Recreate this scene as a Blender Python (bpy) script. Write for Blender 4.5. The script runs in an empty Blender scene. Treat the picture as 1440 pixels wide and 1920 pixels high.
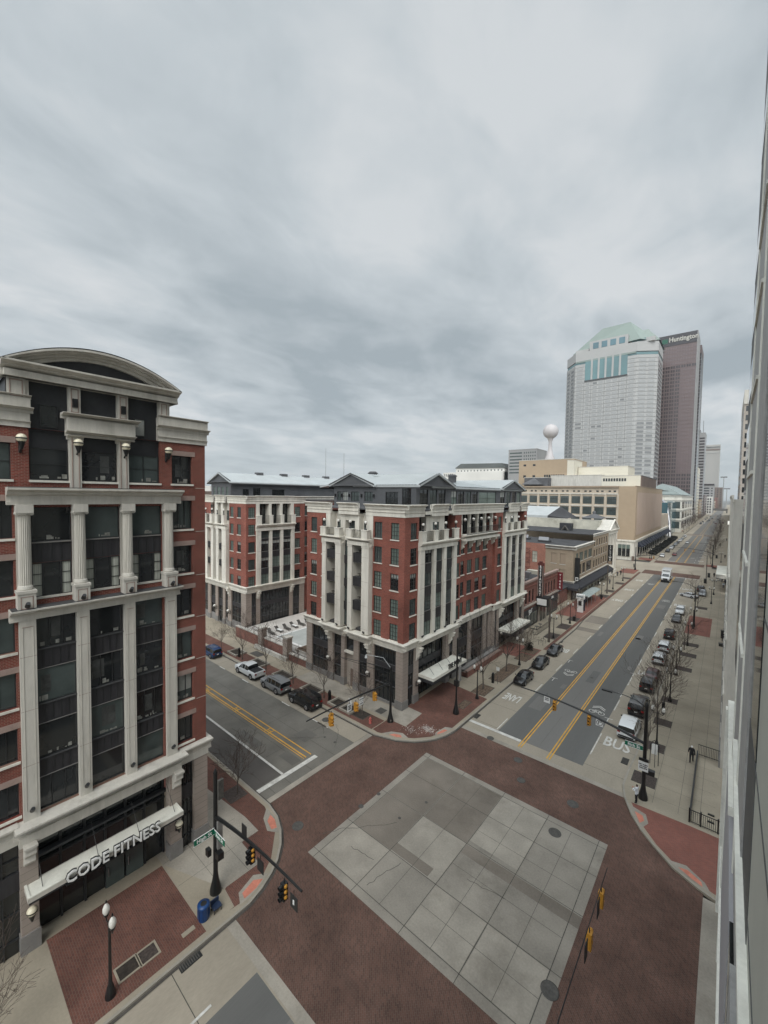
import bpy, math, random
from mathutils import Vector, Matrix
R = math.radians
rnd = random.Random(7)
SC = bpy.context.scene
COL = SC.collection
# ---------------------------------------------------------------- materials
def _nt(name):
    m = bpy.data.materials.new(name); m.use_nodes = True
    nt = m.node_tree; b = nt.nodes['Principled BSDF']
    return m, nt, b
def mat(name, rgb, rough=.8, var=.12, scale=.6, bump=0., metal=0., spec=.4, fine=8., emit=None, dirt=0., stretch=None, bscale=None):
    m, nt, b = _nt(name)
    N = nt.nodes; L = nt.links
    b.inputs['Roughness'].default_value = rough
    b.inputs['Metallic'].default_value = metal
    b.inputs['Specular IOR Level'].default_value = spec
    if var <= 0:
        b.inputs['Base Color'].default_value = (*rgb, 1)
    else:
        g = N.new('ShaderNodeNewGeometry'); src = g.outputs['Position']
        if stretch:
            mp = N.new('ShaderNodeVectorMath'); mp.operation = 'MULTIPLY'; mp.inputs[1].default_value = stretch
            L.new(src, mp.inputs[0]); src = mp.outputs[0]
        n1 = N.new('ShaderNodeTexNoise'); n1.inputs['Scale'].default_value = scale; n1.inputs['Detail'].default_value = 5
        n2 = N.new('ShaderNodeTexNoise'); n2.inputs['Scale'].default_value = fine; n2.inputs['Detail'].default_value = 3
        L.new(src, n1.inputs['Vector']); L.new(src, n2.inputs['Vector'])
        ad = N.new('ShaderNodeMath'); ad.operation = 'MULTIPLY_ADD'; ad.inputs[1].default_value = .45
        L.new(n2.outputs['Fac'], ad.inputs[0]); L.new(n1.outputs['Fac'], ad.inputs[2])
        mr = N.new('ShaderNodeMapRange'); mr.inputs['From Min'].default_value = .42; mr.inputs['From Max'].default_value = 1.02
        mr.inputs['To Min'].default_value = 1 - var * 1.6; mr.inputs['To Max'].default_value = 1 + var * 1.6
        L.new(ad.outputs[0], mr.inputs['Value'])
        mx = N.new('ShaderNodeVectorMath'); mx.operation = 'SCALE'; mx.inputs[0].default_value = rgb
        L.new(mr.outputs[0], mx.inputs['Scale'])
        out = mx.outputs[0]
        if dirt:
            n3 = N.new('ShaderNodeTexNoise'); n3.inputs['Scale'].default_value = scale * .35; n3.inputs['Detail'].default_value = 9; n3.inputs['Roughness'].default_value = .7
            L.new(src, n3.inputs['Vector'])
            r3 = N.new('ShaderNodeMapRange'); r3.inputs['From Min'].default_value = .52; r3.inputs['From Max'].default_value = .68; r3.inputs['To Max'].default_value = dirt
            L.new(n3.outputs['Fac'], r3.inputs['Value'])
            mm = N.new('ShaderNodeMix'); mm.data_type = 'RGBA'
            L.new(r3.outputs[0], mm.inputs['Factor']); L.new(out, mm.inputs[6]); mm.inputs[7].default_value = (rgb[0]*.45, rgb[1]*.43, rgb[2]*.4, 1)
            out = mm.outputs[2]
        L.new(out, b.inputs['Base Color'])
        if bump:
            n4 = N.new('ShaderNodeTexNoise'); n4.inputs['Scale'].default_value = bscale or 30; L.new(g.outputs['Position'], n4.inputs['Vector'])
            bp = N.new('ShaderNodeBump'); bp.inputs['Strength'].default_value = bump; bp.inputs['Distance'].default_value = .02
            L.new(n4.outputs['Fac'], bp.inputs['Height']); L.new(bp.outputs[0], b.inputs['Normal'])
    if emit:
        b.inputs['Emission Color'].default_value = (*rgb, 1); b.inputs['Emission Strength'].default_value = emit
    return m
def brick(name, c1, c2, mortar, w=.22, h=.075, ground=False, var=.18, rough=.85, rot=0., msize=.012, spots=0.):
    m, nt, b = _nt(name); N = nt.nodes; L = nt.links
    g = N.new('ShaderNodeNewGeometry'); sx = N.new('ShaderNodeSeparateXYZ'); L.new(g.outputs['Position'], sx.inputs[0])
    cx = N.new('ShaderNodeCombineXYZ')
    if ground:
        L.new(sx.outputs[0], cx.inputs[0]); L.new(sx.outputs[1], cx.inputs[1])
    else:
        a = N.new('ShaderNodeMath'); a.operation = 'ADD'; L.new(sx.outputs[0], a.inputs[0]); L.new(sx.outputs[1], a.inputs[1])
        L.new(a.outputs[0], cx.inputs[0]); L.new(sx.outputs[2], cx.inputs[1])
    src = cx.outputs[0]
    if rot:
        vr = N.new('ShaderNodeVectorRotate'); vr.rotation_type = 'Z_AXIS'; vr.inputs['Angle'].default_value = rot
        L.new(src, vr.inputs['Vector']); src = vr.outputs[0]
    bt = N.new('ShaderNodeTexBrick'); bt.inputs['Scale'].default_value = 1
    bt.inputs['Brick Width'].default_value = w; bt.inputs['Row Height'].default_value = h; bt.inputs['Mortar Size'].default_value = msize
    bt.inputs['Color1'].default_value = (*c1, 1); bt.inputs['Color2'].default_value = (*c2, 1); bt.inputs['Mortar'].default_value = (*mortar, 1)
    L.new(src, bt.inputs['Vector'])
    n1 = N.new('ShaderNodeTexNoise'); n1.inputs['Scale'].default_value = .35; n1.inputs['Detail'].default_value = 8; n1.inputs['Roughness'].default_value = .62
    L.new(g.outputs['Position'], n1.inputs['Vector'])
    mr = N.new('ShaderNodeMapRange'); mr.inputs['From Min'].default_value = .3; mr.inputs['From Max'].default_value = .7
    mr.inputs['To Min'].default_value = 1 - var; mr.inputs['To Max'].default_value = 1 + var
    L.new(n1.outputs['Fac'], mr.inputs['Value'])
    mx = N.new('ShaderNodeVectorMath'); mx.operation = 'SCALE'; L.new(bt.outputs['Color'], mx.inputs[0]); L.new(mr.outputs[0], mx.inputs['Scale'])
    out = mx.outputs[0]
    if spots:
        n3 = N.new('ShaderNodeTexNoise'); n3.inputs['Scale'].default_value = .9; n3.inputs['Detail'].default_value = 10; n3.inputs['Roughness'].default_value = .75
        L.new(g.outputs['Position'], n3.inputs['Vector'])
        r3 = N.new('ShaderNodeMapRange'); r3.inputs['From Min'].default_value = .55; r3.inputs['From Max'].default_value = .75; r3.inputs['To Max'].default_value = spots
        L.new(n3.outputs['Fac'], r3.inputs['Value'])
        mm = N.new('ShaderNodeMix'); mm.data_type = 'RGBA'; L.new(r3.outputs[0], mm.inputs['Factor']); L.new(out, mm.inputs[6])
        mm.inputs[7].default_value = (mortar[0]*.9, mortar[1]*.8, mortar[2]*.75, 1); out = mm.outputs[2]
    L.new(out, b.inputs['Base Color'])
    b.inputs['Roughness'].default_value = rough; b.inputs['Specular IOR Level'].default_value = .25
    return m
def glass(name, rgb, rough=.06, spec=.6, var=.25, scale=.7):
    return mat(name, rgb, rough, var*.45, scale*.5, spec=spec, fine=scale*1.5)
MT = {}
def defs():
    M = MT
    M['brickL'] = brick('red_brick_left', (.205,.046,.034), (.12,.028,.022), (.22,.13,.10), w=.24,h=.085,msize=.014,var=.24,spots=.12)
    M['brickC'] = brick('red_brick', (.25,.062,.044), (.165,.042,.032), (.25,.15,.115), w=.3, h=.09, var=.26, spots=.1)
    M['brickD'] = brick('dark_red_brick', (.22,.075,.055), (.16,.055,.045), (.25,.18,.15), w=.3, h=.09, var=.2)
    M['brickO'] = brick('orange_brick', (.36,.13,.085), (.28,.10,.07), (.36,.25,.2), w=.3, h=.09, var=.25)
    M['brickT'] = brick('tan_brick', (.33,.26,.185), (.28,.22,.155), (.3,.25,.2), w=.35, h=.11, var=.12)
    M['paver'] = brick('brick_paving', (.125,.066,.050), (.083,.047,.037), (.135,.10,.08), w=.22, h=.11, ground=True, var=.3, rot=R(45), msize=.008, spots=.3)
    M['paverS'] = brick('sidewalk_brick', (.142,.06,.044), (.10,.046,.036), (.145,.10,.08), w=.22, h=.11, ground=True, var=.28, msize=.008, spots=.3)
    M['paverR'] = brick('red_sidewalk_brick', (.225,.082,.062), (.18,.07,.055), (.19,.125,.1), w=.22, h=.11, ground=True, var=.15, msize=.008)
    M['stone'] = mat('cream_stone', (.65,.62,.55), .8, .09, 1.3, dirt=.4, stretch=(1.2,1.2,.22))
    M['stoneL'] = mat('limestone_trim', (.50,.475,.425), .8, .09, 1.5, dirt=.4, stretch=(1.2,1.2,.22))
    M['stoneB'] = mat('ground_stone', (.34,.30,.26), .85, .1, .8)
    M['stoneBL'] = brick('stone_courses', (.32,.27,.235), (.30,.255,.22), (.17,.14,.12), w=9., h=.45, var=.1, msize=.012)
    M['stoneG'] = mat('grey_stone', (.2,.19,.18), .8, .1, 1.)
    M['lintel'] = mat('brown_stone_lintel', (.30,.22,.19), .85, .08, 2.)
    M['dark'] = mat('dark_metal_cladding', (.030,.031,.034), .5, .2, .6)
    M['darkp'] = mat('dark_spandrel_panel', (.032,.031,.034), .45, .25, 1.5, stretch=(4,4,.3))
    M['darkw'] = mat('charcoal_siding', (.085,.087,.092), .7, .15, .5)
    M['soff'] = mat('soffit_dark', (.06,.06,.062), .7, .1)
    M['frame'] = mat('window_frame', (.025,.026,.027), .5, 0)
    M['gl_d'] = glass('dark_glass', (.018,.02,.021), .05, .7, .5, .5)
    M['gl_g'] = glass('green_glass', (.13,.165,.145), .12, .6, .35, .9)
    M['gl_l'] = glass('blind_glass', (.3,.31,.29), .25, .5, .15, 1.4)
    M['gl_m'] = glass('mid_glass', (.06,.075,.072), .08, .6, .5, .8)
    M['gl_b'] = glass('blue_glass', (.06,.14,.17), .06, .8, .3, .1)
    M['gl_t'] = glass('teal_glass', (.09,.18,.19), .25, .8, .35, .06)
    M['curtain'] = mat('curtain', (.36,.37,.33), .9, .3, 3., stretch=(6,6,.1))
    M['roofm'] = mat('standing_seam_roof', (.40,.42,.42), .45, .08, .4, spec=.5)
    M['seam'] = mat('roof_seam', (.42,.45,.46), .45, 0)
    M['roofg'] = mat('flat_roof', (.10,.10,.105), .9, .2, .3, dirt=.4)
    M['roofd'] = mat('dark_flat_roof', (.045,.045,.048), .9, .25, .3)
    M['asph'] = mat('asphalt', (.158,.152,.142), .9, .12, .12, fine=20, bump=.15, stretch=(1.6,.05,1))
    M['asphD'] = mat('asphalt_dark', (.12,.118,.112), .9, .13, .15, fine=20, bump=.15, stretch=(1.6,.05,1))
    M['asphR'] = mat('asphalt_rich', (.15,.14,.121), .9, .2, .3, fine=14, bump=.15, dirt=.35)
    M['asphRD'] = mat('asphalt_rich_dark', (.095,.086,.078), .9, .14, .3, fine=16, dirt=.3)
    M['patch'] = mat('asphalt_patch', (.12,.113,.1), .9, .1, .6)
    M['conc'] = mat('concrete_lane', (.305,.268,.213), .9, .12, .25, fine=9, dirt=.3, stretch=(1,.35,1))
    M['concS'] = mat('sidewalk_concrete', (.295,.257,.197), .9, .12, .3, fine=7, dirt=.25)
    M['concT'] = mat('concrete_tile_light', (.305,.276,.232), .9, .15, .5, dirt=.55)
    M['concQ'] = mat('crossing_concrete', (.262,.237,.2), .9, .17, .35, fine=9, dirt=.65)
    M['concQ2'] = mat('crossing_concrete_brown', (.185,.16,.132), .9, .17, .3, fine=9, dirt=.6)
    M['kerb'] = mat('kerb_stone', (.29,.265,.225), .9, .12, .8, dirt=.3)
    M['kerbd'] = mat('gutter_dirt', (.07,.062,.054), .95, .3, 1.)
    M['joint'] = mat('joint_dark', (.07,.065,.055), .95, .3, 2.)
    M['white'] = mat('road_paint_white', (.56,.545,.505), .7, .16, 2.2, dirt=.6)
    M['yellow'] = mat('road_paint_yellow', (.60,.33,.045), .7, .16, 1.2, dirt=.4)
    M['ramp'] = mat('tactile_red', (.52,.19,.13), .85, .12, 3., dirt=.3)
    M['soil'] = mat('planting_soil', (.035,.028,.022), .95, .4, 2.)
    M['mulch'] = mat('mulch', (.12,.085,.06), .95, .5, 5., fine=14)
    M['grate'] = mat('tree_grate', (.055,.042,.036), .8, .4, 6.)
    M['black'] = mat('black_paint', (.010,.0105,.011), .35, 0, spec=.5)
    M['iron'] = mat('cast_iron', (.075,.07,.063), .7, .2, 4.)
    M['signal'] = mat('signal_yellow', (.50,.235,.03), .5, .06, 3.)
    M['slens'] = mat('signal_lens_dark', (.05,.02,.01), .3, 0)
    M['green'] = mat('street_sign_green', (.0,.13,.07), .45, 0)
    M['signw'] = mat('sign_white', (.72,.72,.70), .5, 0)
    M['signk'] = mat('sign_black', (.02,.02,.02), .5, 0)
    M['globe'] = mat('lamp_globe', (.62,.60,.55), .25, 0, spec=.5)
    M['globey'] = mat('wall_lamp_glass', (.72,.66,.50), .25, 0, spec=.5)
    M['bark'] = mat('bark', (.10,.082,.068), .9, .25, 6.)
    M['twig'] = mat('twigs', (.085,.06,.048), .9, .25, 3.)
    M['bluebin'] = mat('blue_bin', (.012,.05,.16), .35, .1, 2.)
    M['rackblue'] = mat('rack_blue', (.015,.03,.07), .5, .1, 2.)
    M['hyd'] = mat('hydrant_red', (.5,.13,.11), .5, .1, 3.)
    M['tyre'] = mat('tyre', (.012,.012,.012), .9, 0)
    M['rim'] = mat('wheel_rim', (.35,.35,.36), .35, 0, metal=.7)
    M['cglass'] = mat('car_glass', (.012,.014,.016), .04, 0, spec=.8)
    M['head'] = mat('headlight', (.55,.56,.58), .1, 0, spec=.8)
    M['tail'] = mat('taillight', (.25,.01,.01), .2, 0, spec=.6)
    M['plast'] = mat('black_plastic', (.018,.018,.019), .6, 0)
    M['skin'] = mat('skin', (.42,.24,.17), .6, 0)
    M['hair'] = mat('hair', (.03,.02,.015), .7, 0)
    M['pinkp'] = mat('pink_panel_wall', (.42,.32,.255), .85, .06, .08, dirt=.1)
    M['tanw'] = mat('tan_wall', (.36,.275,.19), .85, .06, .06, fine=.6)
    M['cream'] = mat('cream_wall', (.60,.56,.465), .85, .05, .1)
    M['creamw'] = mat('cream_brick_wall', (.45,.38,.30), .85, .12, .25, fine=1.5)
    M['taupe'] = mat('taupe_brick_wall', (.29,.225,.165), .85, .07, .1)
    M['brownb'] = mat('brown_block', (.15,.11,.09), .85, .1, .2)
    M['towg'] = mat('tower_grey_granite', (.37,.365,.355), .55, .05, .05)
    M['towj'] = mat('tower_joint', (.26,.26,.255), .7, 0)
    M['towglass'] = glass('tower_window', (.30,.30,.295), .2, .6, .2, .04)
    M['towglassd'] = glass('tower_window_dark', (.17,.17,.17), .12, .6, .2, .04)
    M['copper'] = mat('green_copper_roof', (.215,.26,.235), .6, .04, .05)
    M['hunt'] = mat('red_granite', (.13,.092,.088), .45, .07, .05)
    M['huntw'] = glass('red_granite_window', (.03,.022,.024), .12, .6, .3, .03)
    M['huntl'] = glass('painted_reflection_window', (.14,.10,.10), .15, .6, .2, .03)  # paler pane colour, the reflection is painted in
    M['greyt'] = mat('grey_tower_wall', (.27,.265,.26), .8, .08, .05)
    M['lightt'] = mat('light_tower_wall', (.36,.345,.32), .8, .08, .03, stretch=(1,1,.2))
    M['whiteb'] = mat('white_stone_far', (.62,.60,.56), .8, .06, .05)
    M['slate'] = mat('slate_roof', (.06,.065,.06), .8, .2, .1)
    M['sphere'] = mat('white_sphere', (.48,.45,.445), .5, .04, .2)
    M['awn'] = mat('dark_awning', (.03,.03,.035), .8, .2, 1.)
    M['awnb'] = mat('blue_awning', (.018,.022,.036), .8, .2, 1.)
    M['redsign'] = mat('red_sign', (.15,.018,.024), .5, .1, 2.)
    M['towel'] = mat('white_towel', (.7,.7,.68), .9, 0)
    M['pool'] = mat('pool_cover', (.42,.44,.42), .8, .1, .5)
    M['deck'] = mat('pool_deck', (.55,.52,.48), .85, .1, .4, dirt=.3)
    M['hedge'] = mat('dark_hedge', (.022,.022,.018), .95, .5, 3.)
    M['canopy'] = mat('white_canopy_membrane', (.66,.65,.58), .7, .08, .8, dirt=.75)
    M['shelt'] = mat('shelter_glass_roof', (.24,.28,.27), .5, .1, 1.)
    M['own'] = mat('own_wall_panel', (.40,.405,.36), .6, .04, .8, stretch=(1,1,.15))
    M['owng'] = mat('own_pilaster_grey', (.33,.325,.315), .7, .1, 2., dirt=.2)
    M['ownv'] = mat('own_lilac_panel', (.36,.355,.37), .6, .05, .5, stretch=(1,1,.1))
    M['ownl'] = mat('own_ledge_light', (.72,.71,.64), .75, .06, 2., dirt=.3)
    M['ownd'] = mat('own_dark_recess', (.085,.087,.085), .6, .1, 1.)
    M['terr'] = mat('far_ground', (.11,.105,.095), .95, .3, .01)
    M['nwide'] = mat('gravel_roof', (.25,.24,.22), .95, .2, 2.)
    M['mottle'] = mat('weathered_parapet', (.45,.43,.36), .9, .2, .4, dirt=.7)
    M['orangel'] = mat('rust_red_frame', (.12,.035,.03), .7, .2, 1.)
defs()
# ---------------------------------------------------------------- mesh builder
class MB:
    def __init__(s): s.v=[]; s.f=[]; s.m=[]; s.mats=[]; s.sm=[]
    def mi(s, k):
        k = MT[k] if isinstance(k,str) else k
        if k not in s.mats: s.mats.append(k)
        return s.mats.index(k)
    def face(s, pts, m, smooth=False):
        b=len(s.v); s.v += [tuple(p) for p in pts]; s.f.append(tuple(range(b,b+len(pts)))); s.m.append(s.mi(m)); s.sm.append(smooth)
    def raw(s, vs, fs, m, smooth=False):
        b=len(s.v); s.v += [tuple(p) for p in vs]; k=s.mi(m)
        for f in fs: s.f.append(tuple(b+i for i in f)); s.m.append(k); s.sm.append(smooth)
    def box(s,x0,x1,y0,y1,z0,z1,m):
        if x0>x1:x0,x1=x1,x0
        if y0>y1:y0,y1=y1,y0
        if z0>z1:z0,z1=z1,z0
        vs=[(x0,y0,z0),(x1,y0,z0),(x1,y1,z0),(x0,y1,z0),(x0,y0,z1),(x1,y0,z1),(x1,y1,z1),(x0,y1,z1)]
        s.raw(vs,[(0,3,2,1),(4,5,6,7),(0,1,5,4),(1,2,6,5),(2,3,7,6),(3,0,4,7)],m); return s
    def fbox(s,fr,u0,u1,z0,z1,d0,d1,m):
        a=fr.p(u0,z0,d0); b=fr.p(u1,z1,d1); return s.box(a[0],b[0],a[1],b[1],a[2],b[2],m)
    def prism(s,pts,z0,z1,m,cap=True):
        n=len(pts); A=sum(pts[i][0]*pts[(i+1)%n][1]-pts[(i+1)%n][0]*pts[i][1] for i in range(n))
        if A<0: pts=pts[::-1]
        vs=[(x,y,z0) for x,y in pts]+[(x,y,z1) for x,y in pts]
        fs=[(i,(i+1)%n,n+(i+1)%n,n+i) for i in range(n)]
        if cap: fs+=[tuple(range(n,2*n)),tuple(range(n-1,-1,-1))]
        s.raw(vs,fs,m); return s
    def prof(s,fr,u0,u1,pr,m):
        # extrude (d,z) profile between u0..u1 in frame
        n=len(pr); vs=[fr.p(u0,z,d) for d,z in pr]+[fr.p(u1,z,d) for d,z in pr]
        fs=[(i,(i+1)%n,n+(i+1)%n,n+i) for i in range(n)]+[tuple(range(n))[::-1],tuple(range(n,2*n))]
        s.raw(vs,fs,m); return s
    def tube(s,p0,p1,r0,r1=None,n=8,m='black',cap=True,smooth=True):
        r1=r0 if r1 is None else r1
        p0=Vector(p0);p1=Vector(p1);d=(p1-p0)
        if d.length<1e-6: return s
        d.normalize(); a=d.orthogonal().normalized(); b=d.cross(a)
        vs=[]
        for p,r in((p0,r0),(p1,r1)):
            for i in range(n):
                t=2*math.pi*i/n; vs.append(p+a*math.cos(t)*r+b*math.sin(t)*r)
        s.raw(vs,[(i,(i+1)%n,n+(i+1)%n,n+i) for i in range(n)],m,smooth)
        if cap: s.raw(vs,[tuple(range(n))[::-1],tuple(range(n,2*n))],m)
        return s
    def path(s,pts,r,n=8,m='black'):
        for i in range(len(pts)-1):
            ra=r[i] if isinstance(r,(list,tuple)) else r; rb=r[i+1] if isinstance(r,(list,tuple)) else r
            s.tube(pts[i],pts[i+1],ra,rb,n,m)
        return s
    def lathe(s,cx,cy,pr,n=12,m='black',smooth=True):
        vs=[];k=len(pr)
        for r,z in pr:
            for i in range(n):
                t=2*math.pi*i/n; vs.append((cx+r*math.cos(t),cy+r*math.sin(t),z))
        fs=[(j*n+i,j*n+(i+1)%n,(j+1)*n+(i+1)%n,(j+1)*n+i) for j in range(k-1) for i in range(n)]
        s.raw(vs,fs,m,smooth); s.raw(vs,[tuple(range(n))[::-1],tuple(range((k-1)*n,k*n))],m); return s
    def sphere(s,c,r,m,n=12,k=8):
        return s.lathe(c[0],c[1],[(max(1e-3,r*math.sin(math.pi*i/k)),c[2]-r*math.cos(math.pi*i/k)) for i in range(k+1)],n,m)
    def mesh(s,name):
        me=bpy.data.meshes.new(name); me.from_pydata(s.v,[],s.f)
        for k in s.mats: me.materials.append(k)
        me.polygons.foreach_set('material_index',s.m); me.polygons.foreach_set('use_smooth',s.sm); me.update(); return me
    def build(s,name,parent=None,loc=None,**kw):
        return link(name,s.mesh(name),parent,loc,**kw)
def winv(p):
    M=Matrix.Identity(4)
    ch=[]
    while p is not None: ch.append(p); p=p.parent
    for q in reversed(ch): M=M@(q.matrix_parent_inverse if q.parent else Matrix.Identity(4))@q.matrix_basis
    return M
def link(name,data,parent=None,loc=None,label=None,cat=None,group=None,kind=None,local=False):
    o=bpy.data.objects.new(name,data); COL.objects.link(o)
    if loc is not None: o.location=loc
    if parent is not None:
        o.parent=parent
        if not local: o.matrix_parent_inverse=winv(parent).inverted()
    tag(o,label,cat,group,kind); return o
def tag(o,label=None,cat=None,group=None,kind=None):
    if label: o['label']=label
    if cat: o['category']=cat
    if group: o['group']=group
    if kind: o['kind']=kind
    return o
def thing(name,label,cat,loc=(0,0,0),rz=0,group=None):
    o=link(name,None,None,loc,label,cat,group); o.rotation_euler=(0,0,rz); o.empty_display_size=.3; return o
def struct(name,mb): return mb.build(name,kind='structure')
def copytree(o,parent=None):
    c=o.copy(); COL.objects.link(c)
    if parent is not None: c.parent=parent
    for ch in list(o.children): copytree(ch,c)
    return c
def dup(o,loc,rz=0,label=None,group=None):
    c=copytree(o); c.location=loc; c.rotation_euler=(0,0,rz)
    if label:c['label']=label
    if group:c['group']=group
    return c
class Fr:
    def __init__(s,kind,c): s.k=kind; s.c=c   # 'E' faces +X at x=c ; 'S' faces -Y at y=c ; 'W' faces -X
    def p(s,u,z,d=0):
        if s.k=='E': return (s.c+d,u,z)
        if s.k=='W': return (s.c-d,u,z)
        return (u,s.c-d,z)
    def off(s,d): return Fr(s.k, s.c+d if s.k=='E' else s.c-d)
def wall(mb,fr,u0,u1,z0,z1,ops,m,depth=.2,mrev=None):
    us=sorted({u0,u1,*[o[0] for o in ops],*[o[1] for o in ops]}); zs=sorted({z0,z1,*[o[2] for o in ops],*[o[3] for o in ops]})
    us=[u for u in us if u0<=u<=u1]; zs=[z for z in zs if z0<=z<=z1]
    def fq(pts,mm): mb.face(pts if fr.k!='W' else pts[::-1],mm)
    for i in range(len(us)-1):
        j=0
        while j<len(zs)-1:
            cu=(us[i]+us[i+1])/2
            ins=lambda jj: any(o[0]<cu<o[1] and o[2]<(zs[jj]+zs[jj+1])/2<o[3] for o in ops)
            if ins(j): j+=1; continue
            k=j
            while k+1<len(zs)-1 and not ins(k+1): k+=1
            fq([fr.p(us[i],zs[j]),fr.p(us[i+1],zs[j]),fr.p(us[i+1],zs[k+1]),fr.p(us[i],zs[k+1])],m); j=k+1
    mr=mrev or m
    for a,b,c,d in ops:
        D=-depth
        for q in ([(a,c),(a,d)],[(a,d),(b,d)],[(b,d),(b,c)],[(b,c),(a,c)]):
            (ua,za),(ub,zb)=q
            mb.face([fr.p(ua,za),fr.p(ub,zb),fr.p(ub,zb,D),fr.p(ua,za,D)],mr)
_wc={}
def window(parent,fr,u0,u1,z0,z1,depth=.2,pane='gl_g',cols=2,rows=3,sill=True,lintel=None,half=None,fw=.05,mw=.035,sillm='stone',cset=None,name='window'):
    """one window: pane mesh with frame and sill sub-parts; equal windows share their meshes"""
    w=round(u1-u0,2);h=round(z1-z0,2)
    key=(fr.k,w,h,depth,pane,cols,rows,half,fw,mw)
    f0=Fr(fr.k,0)
    loc=Vector(fr.p(u0,z0,0))
    if key not in _wc:
        g=MB(); D=-depth+.01
        if half:
            hh=h*half[0]
            g.face([f0.p(0,0,D),f0.p(w,0,D),f0.p(w,hh,D),f0.p(0,hh,D)],pane)
            g.face([f0.p(0,hh,D),f0.p(w,hh,D),f0.p(w,h,D),f0.p(0,h,D)],half[1])
        else: g.face([f0.p(0,0,D),f0.p(w,0,D),f0.p(w,h,D),f0.p(0,h,D)],pane)
        fm=MB(); a=D+.005;b=D+.06
        fm.fbox(f0,0,w,0,fw,a,b,'frame').fbox(f0,0,w,h-fw,h,a,b,'frame').fbox(f0,0,fw,fw,h-fw,a,b,'frame').fbox(f0,w-fw,w,fw,h-fw,a,b,'frame')
        for i in range(1,cols): x=w*i/cols; fm.fbox(f0,x-mw/2,x+mw/2,fw,h-fw,a,b-.012,'frame')
        for i in range(1,rows): z=h*i/rows; fm.fbox(f0,fw,w-fw,z-mw/2,z+mw/2,a,b-.02,'frame')
        _wc[key]=(g.mesh('window_pane'),fm.mesh('window_frame'))
    g,fm=_wc[key]
    o=link(name,g,parent,loc)
    c=link('frame',fm,o,(0,0,0),local=True)
    if sill:
        k2=('sill',fr.k,w,sillm)
        if k2 not in _wc:
            s=MB(); s.fbox(f0,-.08,w+.08,-.13,-.002,-.02,.09,sillm); _wc[k2]=s.mesh('sill')
        link('sill',_wc[k2],o,(0,0,0),local=True)
    if lintel:
        k2=('lin',fr.k,w,lintel)
        if k2 not in _wc:
            s=MB(); s.fbox(f0,-.16,w+.2,.002,.34,-.02,.035,lintel); _wc[k2]=s.mesh('lintel')
        link('lintel',_wc[k2],o,(0,0,h),local=True)
    return o
def corn(mb,fr,u0,u1,z0,z1,d,m,ret=True):
    """classical cornice: stepped profile growing outwards towards the top"""
    h=z1-z0
    pr=[(0,z0),(d*.35,z0),(d*.35,z0+h*.18),(d*.28,z0+h*.2),(d*.28,z0+h*.5),(d*.5,z0+h*.58),(d*.62,z0+h*.66),(d*.62,z0+h*.72),(d*.95,z0+h*.86),(d,z0+h*.88),(d,z1),(0,z1+.02)]
    mb.prof(fr,u0,u1,pr,m)
def textmesh(body,size,ext=.01,align='CENTER',m='signw',bold=0.,sx=1.):
    cu=bpy.data.curves.new('t','FONT'); cu.body=body; cu.size=size; cu.extrude=ext; cu.align_x=align; cu.align_y='CENTER'; cu.offset=bold; cu.resolution_u=2
    o=bpy.data.objects.new('t',cu); COL.objects.link(o)
    dg=bpy.context.evaluated_depsgraph_get(); me=bpy.data.meshes.new_from_object(o.evaluated_get(dg))
    bpy.data.objects.remove(o); bpy.data.curves.remove(cu)
    me.materials.clear(); me.materials.append(MT[m]); me.name='lettering'
    if sx!=1: me.transform(Matrix.Diagonal((sx,1,1,1)))
    return me
def facing(k):   # rotation putting text upright, readable from outside of a wall
    return {'S':Matrix.Rotation(R(90),4,'X'),'E':Matrix.Rotation(R(90),4,'Z')@Matrix.Rotation(R(90),4,'X'),'W':Matrix.Rotation(R(-90),4,'Z')@Matrix.Rotation(R(90),4,'X'),'N':Matrix.Rotation(R(180),4,'Z')@Matrix.Rotation(R(90),4,'X')}[k]
def text(body,size,loc,k='S',parent=None,m='signw',ext=.01,bold=0.,name='lettering',sx=1.,rot=None,**kw):
    me=textmesh(body,size,ext,'CENTER',m,bold,sx); me.transform(Matrix.Translation(loc)@(rot or facing(k)))
    return link(name,me,parent,**kw)
# ---------------------------------------------------------------- camera, sky, light
CAMZ=27.0
def camera():
    yaw,pit,rol=.702848482,-.0441556935,.0151997199
    f=Vector((-math.sin(yaw)*math.cos(pit),math.cos(yaw)*math.cos(pit),math.sin(pit))); r=Vector((math.cos(yaw),math.sin(yaw),0)); u=r.cross(f)
    rr=math.cos(rol)*r+math.sin(rol)*u; uu=-math.sin(rol)*r+math.cos(rol)*u
    cd=bpy.data.cameras.new('camera'); cd.sensor_fit='VERTICAL'; cd.sensor_height=24; cd.sensor_width=18
    cd.lens=762.055/1920*24; cd.clip_start=.1; cd.clip_end=20000
    o=bpy.data.objects.new('camera',cd); COL.objects.link(o)
    M=Matrix((rr,uu,-f)).transposed().to_4x4(); M.translation=(0,0,CAMZ); o.matrix_world=M; SC.camera=o
camera()
SUN_EL,SUN_AZ=R(48),R(150)   # azimuth clockwise from north (+Y)
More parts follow.
